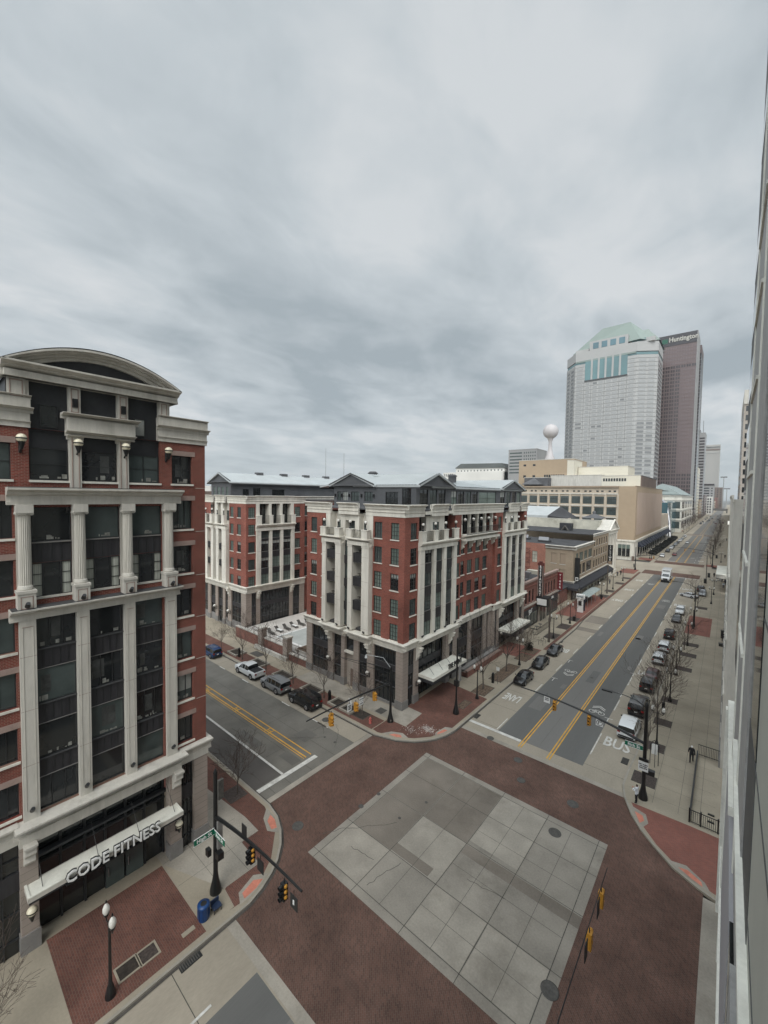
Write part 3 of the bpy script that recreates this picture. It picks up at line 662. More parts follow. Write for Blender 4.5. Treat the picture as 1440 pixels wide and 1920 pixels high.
def left_building():
    X0=-30.05; fr=Fr('E',X0)
    t=thing('corner_building','tall red brick building with curved white pediment and fitness canopy on the near left corner','building',(-40,8,0))
    rows=[(8.38,10.33),(11.56,13.49),(14.66,16.68),(17.84,19.85),(21.01,23.04),(24.24,26.31),(27.5,29.5)]
    sides=[(12.24,13.66),(2.4,3.82),(-1.6,1.2)]
    ops=[]
    for z0,z1 in rows:
        for i,(a,b) in enumerate(sides): ops.append((a,b,z0,z1))
    # opening of the middle bay
    ops+=[(4.6,11.6,8.0,19.6),(4.5,11.55,20.7,25.95),(4.57,11.48,27.4,33.05)]
    w=MB(); wall(w,fr,-8,14.62,7.4,30.4,[(a,b,c,min(d,30.4)) for a,b,c,d in ops],'brickL',.28)
    w.face([(X0,14.62,0),(X0-24,14.62,0),(X0-24,14.62,30.4),(X0,14.62,30.4)][::-1],'brickL')
    w.face([(X0-24,-8,0),(X0-24,14.62,0),(X0-24,14.62,32),(X0-24,-8,32)][::-1],'brickL')
    # thin light string courses
    w.build('wall',t)
    w=MB()
    pass
    for z in (11.35,14.4,17.6,20.75,24.0,27.2):
        w=MB(); w.fbox(fr,13.9,14.635,z,z+.03,0,.012,'stoneL'); w.build('string_course',t)
    # brick body behind the glazed bay, up to the attic
    k=0
    for (a,b) in sides:
        for i,(z0,z1) in enumerate(rows):
            k+=1; p=['gl_d','gl_m','gl_d','gl_d','gl_m','gl_d','gl_m'][(i*3+int(a))%7]
            window(t,fr,a,b,z0,z1,.28,p,3 if i in(0,1,5) else 2,1 if i!=6 else 2,True,'lintel',half=((.35,'gl_l') if (i==1 and a>10) else None))
    # parapet caps
    for a,b in ((11.34,14.75),(-8,4.66)):
        c=MB(); c.fbox(fr,a,b-.02,30.4,31.35,-.3,.1,'stoneL'); corn(c,fr,a-.0,b,30.4,30.75,.2,'stoneL'); corn(c,fr,a-.1,b+.12,31.2,31.5,.42,'stoneL')
        c.fbox(fr,a,b,31.5,32.02,-.4,.2,'stoneL'); corn(c,fr,a-.05,b+.05,31.98,32.16,.34,'stoneL')
        c.box(X0-24,X0-.1,(b-.25 if b>10 else -8),(b-.02 if b>10 else -7.8),30.4,32.1,'stoneL'); c.build('parapet',t)
    rf=MB(); rf.box(X0-24,X0-.2,-8,14.5,30.3,30.45,'roofd'); rf.build('roof',t)
    # attic storey with black glass
    g=MB(); D=-.28
    dk=lambda a,b,z0,z1,m,d=D: g.face([fr.p(a,z0,d),fr.p(b,z0,d),fr.p(b,z1,d),fr.p(a,z1,d)],m)
    dk(4.5,11.55,29.35,33.2,'dark')
    g.build('attic_cladding',t)
    wl=MB(); wl.fbox(fr,11.4,12.1,30.4,33.1,-.3,.05,'stoneL'); wl.fbox(fr,3.7,4.62,30.4,33.1,-.3,.05,'stoneL'); wl.box(X0-9,X0-.35,3.7,12.05,30.4,33.2,'dark'); wl.build('attic_wall',t)
    for a,b in ((4.62,6.38),(7.0,8.9),(9.52,11.45)): window(t,fr,a,b,27.5,29.35,.27,'gl_d' if a<9 else 'gl_m',1 if a<9 else 2,2,True,None)
    window(t,fr,5.1,5.95,30.55,31.85,.25,'gl_d',1,1,False); window(t,fr,9.95,10.62,30.6,31.75,.25,'gl_l',1,1,False)
    # pilasters of the attic
    for a,b,z0,z1 in ((6.4,6.97,26.9,30.3),(8.93,9.5,26.9,30.3),(6.4,6.97,31.4,33.1),(8.93,9.5,31.4,33.1),(3.7,4.45,31.9,33.1),(11.42,11.97,31.9,33.1)):
        p=MB(); p.fbox(fr,a,b,z0,z1,-.28,.16,'stoneL')
        for q0,q1,s0,s1 in ((a+.1,b-.1,z0+.15,z0+.2),(a+.1,b-.1,z1-.2,z1-.15),(a+.1,a+.14,z0+.15,z1-.15),(b-.14,b-.1,z0+.15,z1-.15)): p.fbox(fr,q0,q1,s0,s1,.16,.19,'lintel')
        p.build('pilaster',t)
    for u in (6.68,9.2):
        b=MB(); b.fbox(fr,u-.12,u+.12,31.85,32.35,.16,.36,'black'); b.build('box_lamp',t)
    for u in (4.2,6.75,9.25,11.85): globe_sconce(t,fr,u,29.75,.25,.5)
    # balcony block
    c=MB(); c.fbox(fr,6.25,9.8,30.4,31.2,-.2,.5,'stoneL'); corn(c,fr,6.2,9.85,30.15,30.45,.62,'stoneL'); corn(c,fr,6.0,10.05,31.15,31.45,.85,'stoneL')
    for u in (6.68,9.2): corn(c,fr,u-.42,u+.42,29.95,30.2,.42,'stoneL')
    c.build('balcony_parapet',t)
    # main pediment
    c=MB(); corn(c,fr,3.42,12.55,33.05,33.85,1.0,'stoneL'); c.fbox(fr,3.55,12.4,33.05,33.4,-.3,.55,'stoneL')
    for u in (3.42,12.55): pass
    c.box(X0-6,X0,12.3,12.52,33.05,33.85,'stoneL'); c.box(X0-6,X0,3.44,3.6,33.05,33.85,'stoneL'); c.build('pediment_cornice',t)
    def archpts(h,s,z0,n=26,c=7.98): return [(c-h+2*h*i/n, z0+s*(1-((-h+2*h*i/n)/h)**2)) for i in range(n+1)]
    a=MB()
    def band(h0,s0,h1,s1,z,d0,d1,m,drop=0):
        o=archpts(h0,s0,z);i_=archpts(h1,s1,z)
        n=len(o)
        for k in range(n-1):
            q=[o[k],o[k+1],i_[k+1],i_[k]]
            vs=[fr.p(u,zz,d1) for u,zz in q]+[fr.p(u,zz,d0) for u,zz in q]
            a.raw(vs,[(3,2,1,0),(0,1,5,4),(2,3,7,6)],m)
    band(4.58,1.42,4.42,1.3,33.8,-6,1.0,'stoneL'); band(4.44,1.32,4.25,1.2,33.8,-6,.8,'stoneL'); band(4.27,1.22,3.9,1.06,33.8,-1,.5,'stoneL'); band(3.92,1.08,3.35,.9,33.8,-1,.28,'stoneL')
    a.build('arch',t)
    inf=MB(); q=archpts(3.5,.95,33.8); inf.face([fr.p(u,z,.05) for u,z in q],'dark'); inf.build('arch_infill',t)
    rf=MB(); o=archpts(4.6,1.47,33.82)
    for k in range(len(o)-1): rf.face([fr.p(*o[k],.98),fr.p(*o[k+1],.98),fr.p(*o[k+1],-7),fr.p(*o[k],-7)],'roofd')
    rf.build('vault_roof',t)
    # cornices
    for a0,b0,z0,z1,d in ((3.55,12.75,26.1,27.05,.85),(3.55,12.65,19.6,20.3,.85)):
        c=MB(); corn(c,fr,a0,b0,z0,z1,d,'stoneL'); c.fbox(fr,a0+.15,b0-.15,z0,z0+.5,-.28,.3,'stoneL'); c.fbox(fr,a0+.05,b0-.05,z1,z1+.05,-.1,d*.9,'soff'); c.build('cornice',t)
    c=MB(); corn(c,fr,3.5,12.85,7.15,8.0,1.0,'stoneL'); corn(c,fr,12.6,14.95,7.2,8.05,.5,'stoneL'); corn(c,fr,-8,3.7,7.2,8.05,.5,'stoneL'); c.fbox(fr,3.7,12.6,6.7,7.3,0,.45,'stoneL'); c.fbox(fr,12.6,14.7,6.85,7.3,-.2,.18,'stoneL'); c.fbox(fr,-8,3.7,6.85,7.3,-.2,.18,'stoneL')
    c.box(X0-24,X0,14.6,14.95,7.3,8.05,'stoneL'); c.build('belt_cornice',t)
    # glazed bay, columns and spandrels
    cols=[(3.92,4.58),(6.49,7.1),(9.04,9.65),(11.58,12.22)]
    for a0,b0 in cols:
        u=(a0+b0)/2; c=MB(); x=X0+.36
        pr=[(.33,21.35),(.36,21.42),(.33,21.55),(.28,21.62),(.285,22.5),(.27,25.4),(.27,25.5),(.33,25.55),(.31,25.65)]
        n=20
        vs=[]
        for r_,z_ in pr:
            for i in range(n*2):
                tt=math.pi*i/n; rr=r_*(1 if (i%2==0 or r_>.3) else .87); vs.append((x-.1+rr*math.cos(tt),u+rr*math.sin(tt),z_))
        k=n*2
        c.raw(vs,[(j*k+i,j*k+(i+1)%k,(j+1)*k+(i+1)%k,(j+1)*k+i) for j in range(len(pr)-1) for i in range(k)],'stoneL')
        c.fbox(fr,a0-.04,b0+.04,25.65,26.12,0,.66,'stoneL'); c.fbox(fr,a0,b0,20.3,26.1,-.28,.05,'stoneL')
        for s in (-1,1): c.tube(fr.p(u+s*.3,25.62,.5),fr.p(u+s*.3,25.62,.1),.11,m='stoneL')
        c.build('column',t)
        c=MB(); c.fbox(fr,a0-.06,b0+.06,20.1,21.2,-.1,.72,'stoneL'); c.fbox(fr,a0-.1,b0+.1,21.2,21.36,-.1,.78,'stoneL')
        for q0,q1,s0,s1 in ((a0+.06,b0-.06,20.35,20.39),(a0+.06,b0-.06,21.0,21.04),(a0+.06,a0+.1,20.35,21.04),(b0-.1,b0-.06,20.35,21.04)): c.fbox(fr,q0,q1,s0,s1,.72,.735,'lintel')
        c.build('pedestal',t); spot(t,fr.off(.7),u,20.6)
    bays=[(4.6,6.45),(7.12,9.0),(9.68,11.55)]
    for bi,(a0,b0) in enumerate(bays):
        window(t,fr,a0,b0,23.95,25.95,.25,'gl_m' if bi else 'gl_d',1,1,False)
        p=MB(); p.fbox(fr,a0,b0,22.75,23.92,-.3,-.16,'darkp')
        for i in range(1,4): p.fbox(fr,a0+(b0-a0)*i/4-.015,a0+(b0-a0)*i/4+.015,22.78,23.9,-.16,-.13,'frame')
        p.fbox(fr,a0,b0,23.88,23.95,-.2,-.06,'stoneG'); p.build('spandrel_panel',t)
        w3=(b0-a0)
        window(t,fr,a0,a0+w3*.27,20.75,22.72,.25,'curtain',1,3,False); window(t,fr,a0+w3*.27,b0-w3*.27,20.75,22.72,.25,'gl_d',1,1,False); window(t,fr,b0-w3*.27,b0,20.75,22.72,.25,'curtain',1,3,False)
        s=MB(); s.fbox(fr,a0,b0,20.66,20.76,-.25,.05,'stoneL'); s.build('sill_band',t)
    q=[(3.95,4.68),(6.6,7.22),(9.15,9.76),(11.7,12.4)]
    for a0,b0 in q:
        p=MB(); p.fbox(fr,a0,b0,8.0,19.6,-.28,.26,'stoneL')
        p.fbox(fr,a0+.12,a0+.15,8.6,19.2,.26,.285,'stoneL'); p.fbox(fr,b0-.15,b0-.12,8.6,19.2,.26,.285,'stoneL'); p.fbox(fr,a0+.12,b0-.12,19.2,19.23,.26,.285,'lintel')
        for z in (11.2,14.4,17.5): p.fbox(fr,a0,b0,z,z+.025,.26,.264,'lintel')
        p.build('pilaster',t); spot(t,fr.off(.25),(a0+b0)/2,8.7)
    bays=[(4.68,6.6),(7.22,9.15),(9.76,11.7)]
    for bi,(a0,b0) in enumerate(bays):
        for gi,(z0,z1,z2) in enumerate(((8.08,10.04,11.17),(11.17,13.23,14.46),(14.46,16.49,17.72),(17.72,19.6,None))):
            window(t,fr,a0,b0,z0,z1,.25,['gl_d','gl_d','gl_m'][(bi+gi)%3],(3 if (gi+bi)%3==0 else 1),1,False)
            if z2:
                p=MB(); p.fbox(fr,a0,b0,z1,z2,-.3,-.17,'darkp')
                for i in range(1,5): p.fbox(fr,a0+(b0-a0)*i/5-.012,a0+(b0-a0)*i/5+.012,z1+.04,z2-.1,-.17,-.14,'frame')
                p.fbox(fr,a0,b0,z2-.07,z2,-.18,-.06,'soff'); p.fbox(fr,a0,b0,z1,z1+.03,-.17,-.12,'stoneG'); p.build('spandrel_panel',t)
    # ground floor
    for a0,b0,h in ((3.75,4.55,0),(11.9,12.7,0),(13.65,14.66,0),(-2,-.9,0),(1.2,1.9,0)):
        p=MB(); p.fbox(fr,a0,b0,1.25,7.2,-.6,.12,'stoneBL'); p.fbox(fr,a0-.06,b0+.06,0.1,1.25,-.6,.2,'stoneG'); p.build('pier',t)
    bracket(t,fr.off(.1),4.15,6.75,.5,1.35,.75); bracket(t,fr.off(.1),12.3,6.75,.5,1.35,.75)
    sf=MB(); sf.fbox(fr,4.5,11.95,.1,7.2,-1.2,-1.1,'gl_d'); 
    for u in (4.55,5.8,7.05,8.2,9.4,10.6,11.85): sf.fbox(fr,u-.06,u+.06,.1,6.9,-1.1,-.95,'frame')
    for z in (2.7,4.3,4.9,6.9): sf.fbox(fr,4.5,11.95,z,z+.14,-1.1,-.93,'frame')
    sf.fbox(fr,4.5,11.95,4.95,5.1,-.95,-.6,'dark'); sf.fbox(fr,4.5,11.95,6.7,7.2,-1.1,-.1,'dark'); sf.build('storefront',t)
    for u in (8.2,9.4):
        d=MB(); d.fbox(fr,u-.02,u+1.05,.14,2.6,-.95,-.9,'gl_m'); d.fbox(fr,u+.08,u+.12,.9,1.5,-.9,-.84,'rim'); d.build('door',t)
    b=MB(); b.sphere(fr.p(7.45,1.,-1.0),.0,'frame'); 
    sf=MB(); sf.fbox(fr,12.7,13.65,.1,7.,-.4,-.3,'gl_d'); sf.fbox(fr,12.7,13.65,3.9,5.0,-.3,-.2,'darkp')
    for z in (1.,2.6): sf.fbox(fr,12.7,13.65,z,z+.05,-.3,-.22,'frame')
    for u in (12.72,13.0,13.3,13.62): sf.fbox(fr,u-.02,u+.02,.1,6.9,-.3,-.22,'frame')
    sf.build('side_glazing',t)
    sf=MB(); sf.fbox(fr,-8,3.75,.1,7.,-.42,-.3,'gl_d'); sf.fbox(fr,-8,3.75,3.9,5.,-.3,-.18,'darkp')
    for i in range(11): sf.fbox(fr,-7+i,-6.94+i,.1,7,-.3,-.2,'frame')
    for z in (1.,2.6,5.8): sf.fbox(fr,-8,3.75,z,z+.06,-.3,-.21,'frame')
    sf.build('side_glazing',t)
    # canopy
    c=MB(); a0,b0,z=3.9,12.35,3.9
    c.fbox(fr,a0,b0,z,z+.26,-.1,1.25,'stoneL'); c.fbox(fr,a0+.12,b0-.12,z+.26,z+.275,0,1.12,'canopy')
    for u0,u1,d0,d1 in ((a0,b0,1.15,1.27),(a0,a0+.12,-.1,1.15),(b0-.12,b0,-.1,1.15)): c.fbox(fr,u0,u1,z+.26,z+.33,d0,d1,'canopy')
    c.fbox(fr,a0+.06,b0-.06,z-.16,z,-.1,1.2,'dark')
    c=c.build('canopy',t)
    r_=MB()
    for u in (4.6,7.3,9.6,11.9): r_.tube(fr.p(u,z+.3,.9),fr.p(u,z+1.7,-.5),.018,m='black',n=5)
    r_.build('tie_rod',c)
    text('CODE FITNESS',.92,fr.p(8.15,z+.30,1.45),'E',c,'signw',.03,.012,sx=.86); text('CODE FITNESS',.92,fr.p(8.15,z+.29,1.36),'E',c,'signk',.05,.035,sx=.86)  # larger black copy behind the letters stands for their dark shadows
    b=MB(); b.fbox(fr,5.6,10.7,z-.2,z-.12,1.2,1.34,'black'); b.build('letter_rail',c)
    for u in (4.15,12.3): globe_sconce(t,fr.off(.15),u,2.9,.26,.5)
    q=random.Random(12); gi=mat('interior_item',(.20,.20,.18),.8,.4,3.); gj=mat('interior_shade',(.05,.052,.05),.6,.4,1.5)
    for a0,b0 in ((4.7,6.5),(7.3,9.1),(9.8,11.6),(12.3,13.6)):
        for z in ((8.5,11.6,14.7,17.9,21.1,24.3,27.5) if a0>12 else (11.22,14.5,17.76,24.0,27.55)):
            m=MB()
            for k in range(q.randint(2,7)):
                u=q.uniform(a0+.1,b0-.35); w=q.uniform(.04,.3); h=q.uniform(.05,.32); m.fbox(fr,u,u+w,z+.06,z+.06+h,-.235,-.225-q.uniform(0,.004),gi)
            if q.random()<.6: u=q.uniform(a0+.1,b0-.9); m.fbox(fr,u,u+q.uniform(.3,.8),z+.5,z+q.uniform(1.2,1.75),-.238,-.2365,gj)
            m.build('sill_clutter',t,kind='stuff')
left_building()
# ---------------------------------------------------------------- central apartment building and its west wing
def post_globe(parent,x,y,z,h=.95,r=.2):
    b=MB(); b.lathe(x,y,[(.17,z),(.17,z+.12),(.09,z+.2),(.07,z+h-.35),(.14,z+h-.25),(.1,z+h-.15)],8,'black'); o=b.build('post_lamp',parent)
    g=MB(); g.sphere((x,y,z+h),r,'globe',12,7); g.build('globe',o)
def railing(parent,fr,a,b,z,h,d,step=.14,name='railing'):
    m=MB(); m.fbox(fr,a,b,z+h-.05,z+h,d-.03,d+.03,'black'); m.fbox(fr,a,b,z+.08,z+.12,d-.02,d+.02,'black')
    n=max(2,int((b-a)/step))
    for i in range(n+1): u=a+(b-a)*i/n; m.fbox(fr,u-.012,u+.012,z,z+h-.05,d-.012,d+.012,'black')
    return m.build(name,parent)
def glazed_bay(t,fr,cols,z0,zt,sp,cap,d=.35,pal='gl_m',seed=1,globes=True,open_top=True):
    """stone pilasters with dark glass and spandrels between, capped by a balcony with pedestals"""
    q=random.Random(seed)
    for a,b in cols:
        p=MB(); p.fbox(fr,a,b,z0,zt,-.3,d,'stone')
        for z in (z0+3.2,z0+6.6,z0+9.8): p.fbox(fr,a,b,z,z+.025,d,d+.004,'lintel')
        p.build('pilaster',t)
    for i in range(len(cols)-1):
        a,b=cols[i][1],cols[i+1][0]; lo=z0
        levels=[]
        for s0,s1 in sp+[(zt,None)]: levels.append((lo,s0)); lo=s1
        for j,(g0,g1) in enumerate(levels):
            pane=q.choice(['gl_g','gl_g','gl_m','gl_d']) if j<2 else q.choice(['gl_m','gl_d','gl_d'])
            window(t,fr,a,b,g0,g1,.12,pane,3,3 if j<2 else 2,False,half=((.7,'gl_l') if pane=='gl_d' and q.random()<.5 else None),name='bay_window')
        for s0,s1 in sp:
            p=MB(); p.fbox(fr,a,b,s0,s1,-.2,.0,'darkp'); p.fbox(fr,a,b,s1-.06,s1,0,.07,'stoneG')
            for k in range(1,5): u=a+(b-a)*k/5; p.fbox(fr,u-.012,u+.012,s0,s1-.07,0,.03,'frame')
            p.build('spandrel_panel',t)
    a,b=cols[0][0],cols[-1][1]; c0,c1,c2=cap
    c=MB(); corn(c,fr,a-.1,b+.12,c0,c1,d+.45,'stone'); c.fbox(fr,a,b,c0,c0+.5,-.3,d+.1,'stone'); c.fbox(fr,a,b,c1-.02,c1+.03,-.6,d+.3,'stone'); c.build('cornice',t)
    ps=[(q_[0]+q_[1])/2 for q_ in cols]; w=.42
    for k,u in enumerate(ps):
        p=MB(); w_=.5 if k in(0,len(ps)-1) else .36
        p.fbox(fr,u-w_,u+w_,c1+.03,c2,d-.35,d+.22,'stone'); p.fbox(fr,u-w_-.05,u+w_+.05,c2,c2+.12,d-.4,d+.27,'stone'); p.build('pedestal',t)
        if globes: x,y,_=fr.p(u,0,d-.05); post_globe(t,x,y,c2+.12,.85,.21)
    for k in range(len(ps)-1): railing(t,fr,ps[k]+.5,ps[k+1]-.5,c1+.03,c2-c1,d-.05)
def row_windows(t,fr,specs,rows,z_h,depth=.16,seed=2,cols=3,rws=4,last_light=False):
    q=random.Random(seed); ops=[]
    for a,b in specs:
        for k,z in enumerate(rows):
            ops.append((a,b,z,z+z_h))
            r_=q.random(); pane='gl_g' if r_<.55 else ('gl_m' if r_<.75 else 'gl_d')
            hf=None
            if pane=='gl_d': hf=(.28,'gl_l') if k==len(rows)-1 else (.7,'gl_l')
            if r_>.93: hf=None
            window(t,fr,a,b,z,z+z_h,depth,pane,cols,rws,True,None,hf,.06,.045)
    return ops
def ground_piers(t,fr,piers,zt,base=1.2):
    for a,b in piers:
        p=MB(); p.fbox(fr,a,b,base,zt,-.6,.0,'stoneBL'); p.fbox(fr,a-.05,b+.05,.1,base,-.6,.07,'stoneG'); p.build('pier',t)
def shopfront(t,fr,a,b,zt,zs=(3.6,4.9),d=-.35,n=None,low=.0,top=None,ub=.1):
    m=MB(); m.fbox(fr,a,b,ub,zt,d-.15,d,'gl_d'); n=n or max(2,int((b-a)/1.1)); top=top or zt
    if low: m.fbox(fr,a,b,ub,low,d,d+.2,'stoneG')
    for i in range(n+1): u=a+(b-a)*i/n; m.fbox(fr,u-.04,u+.04,ub,zt,d,d+.08,'frame')
    m.fbox(fr,a,b,zs[0],zs[1],d,d+.12,'darkp')
    for z in (zs[0],zs[1],zt-.25,2.5): m.fbox(fr,a,b,z,z+.07,d,d+.16,'soff')
    m.build('storefront',t)
def canopy(t,fr,a,b,z,d,words=None,wc='signk'):
    c=MB(); c.fbox(fr,a,b,z,z+.3,-.1,d,'canopy'); c.fbox(fr,a+.1,b-.1,z-.5,z,0,d-.1,'dark')
    for u0,u1,d0,d1 in ((a,b,d-.12,d+.01),(a-.01,a+.11,0,d-.12),(b-.11,b+.01,0,d-.12)): c.fbox(fr,u0,u1,z+.3,z+.38,d0,d1,'stone')
    n=int((b-a-.2)/.35)
    for i in range(n): u=a+.15+i*(b-a-.3)/n; c.fbox(fr,u,u+.03,z-.48,z-.05,d-.1,d-.06,'soff')
    c=c.build('canopy',t); m=MB()
    for k in range(4): u=a+(b-a)*(.12+.25*k); m.tube(fr.p(u,z+.38,d*.75),fr.p(u-.1,z+2.2,0),.025,m='black',n=5)
    m.build('tie_rod',c)
    if words: text(words,.95,fr.p(a+(b-a)*.62,z+.75,d+.03),fr.k,c,wc,.05,.01,sx=.75)
def gable_roof(t,axis,c,half,z0,z1,a,b,seam=.5,over=.25,name='roof',wallm=None):
    """axis 'Y': ridge runs along Y at x=c between a..b ; axis 'X': ridge along X at y=c"""
    m=MB(); 
    def P(off,u,z): return (c+off,u,z) if axis=='Y' else (u,c+off,z)
    sl=(z1-z0)/half; h2=half+over; ze=z1-sl*h2; th=.22
    for s in (-1,1):
        q=[P(0,a,z1),P(0,b,z1),P(s*h2,b,ze),P(s*h2,a,ze)]
        lo=[(x,y,z-th) for x,y,z in q]
        vs=q+lo; m.raw(vs,[(0,1,2,3),(7,6,5,4),(2,6,7,3),(0,3,7,4),(1,5,6,2)],'roofm')
        m.raw([P(s*h2,a,ze-th),P(s*h2,b,ze-th),P(s*h2,b,ze-th-.18),P(s*h2,a,ze-th-.18)],[(0,1,2,3)],'soff')
        n=int(abs(b-a)/seam)
        for i in range(n+1):
            u=a+(b-a)*i/n
            p0=P(0,u,z1+.02);p1=P(s*h2,u,ze+.02); m.tube(p0,p1,.028,n=4,m='seam',cap=False,smooth=False)
    return m.build(name,t)
def gable_face(t,fr,c,half,z0,z1,d=0):
    m=MB(); m.face([fr.p(c-half,z0,d),fr.p(c+half,z0,d),fr.p(c,z1-.12,d)],'darkw')
    m.fbox(fr,c-half-.1,c+half+.1,z0-.22,z0+.02,d-.1,d+.2,'darkw')
    a=fr.p(c-half-.3,z0-.02,d+.22);b=fr.p(c,z1-.05,d+.22);e=fr.p(c+half+.3,z0-.02,d+.22)
    m.tube(a,b,.11,n=4,m='soff',smooth=False); m.tube(b,e,.11,n=4,m='soff',smooth=False); m.build('gable',t)
def balcony_bay(t,fr,c1,c2,z0,zt,cap,levels,d=.8,seed=0):
    """two stone columns with recessed balconies between them"""
    for a,b in (c1,c2):
        p=MB(); p.fbox(fr,a,b,z0,zt,-1.2,d,'stone')
        for z in levels: p.fbox(fr,a,b,z+.6,z+.62,d,d+.004,'lintel')
        p.fbox(fr,a-.05,b+.05,zt-.25,zt,-.3,d+.06,'stone'); p.build('column',t)
    a,b=c1[1],c2[0]
    m=MB(); m.fbox(fr,a,b,z0,zt,-1.5,-1.3,'gl_m'); 
    for z in levels: m.fbox(fr,a,b,z-.15,z+.1,-1.3,-.1,'soff'); m.fbox(fr,a,a+(b-a)*.55,z+.1,z+2.6,-1.3,-1.22,'creamw')
    m.build('balcony_recess',t)
    for z in levels[1:]:
        p=MB(); p.fbox(fr,a-.0,b+.0,z-.25,z+.95,-.1,.55,'darkp'); p.fbox(fr,a,b,z+.95,z+1.0,-.12,.58,'dark')
        for k in range(1,6): u=a+(b-a)*k/6; p.fbox(fr,u-.012,u+.012,z-.2,z+.9,.55,.575,'frame')
        o=p.build('balcony',t); 
        q=MB()
        for k in range(3): u=a+.3+k*.4; q.fbox(fr,u,u+.06,z+.95,z+1.3,-.4,-.34,'iron'); q.fbox(fr,u-.15,u+.2,z+1.25,z+1.3,-.5,-.2,'iron')
        q.build('chair_backs',o)
    c0,c1_,c2_=cap; A,B=c1[0],c2[1]
    c=MB(); corn(c,fr,A-.12,B+.12,c0,c1_,d+.4,'stone'); c.fbox(fr,A,B,c0,c0+.5,-.5,d+.12,'stone'); c.fbox(fr,A,B,c1_-.02,c1_+.03,-1,d+.3,'stone'); c.build('cornice',t)
    for u in ((c1[0]+c1[1])/2,(c2[0]+c2[1])/2):
        p=MB(); p.fbox(fr,u-.5,u+.5,c1_+.03,c2_,d-.4,d+.25,'stone'); p.fbox(fr,u-.55,u+.55,c2_,c2_+.12,d-.45,d+.3,'stone'); p.build('pedestal',t)
        x,y,_=fr.p(u,0,d-.05); post_globe(t,x,y,c2_+.12,.95,.21)
    railing(t,fr,(c1[0]+c1[1])/2+.5,(c2[0]+c2[1])/2-.5,c1_+.03,c2_-c1_,d-.05)
def parapet(t,fr,a,b,z0,z1,d,m='stone',retA=0,retB=0,seg=True):
    c=MB(); c.fbox(fr,a,b,z0-.25,z1-.05,-.25,.06,m); corn(c,fr,a,b,z0-.02,z0+.35,.16,m); corn(c,fr,a-retA,b+retB,z1-.6,z1,d,m); c.build('parapet',t)
def belt(t,fr,a,b,z0,z1,d,m='stone',ra=0,rb=0):
    c=MB(); corn(c,fr,a-ra,b+rb,z0+.35,z1,d,m); c.fbox(fr,a,b,z0,z0+.5,-.3,.1,m); c.build('belt_cornice',t)
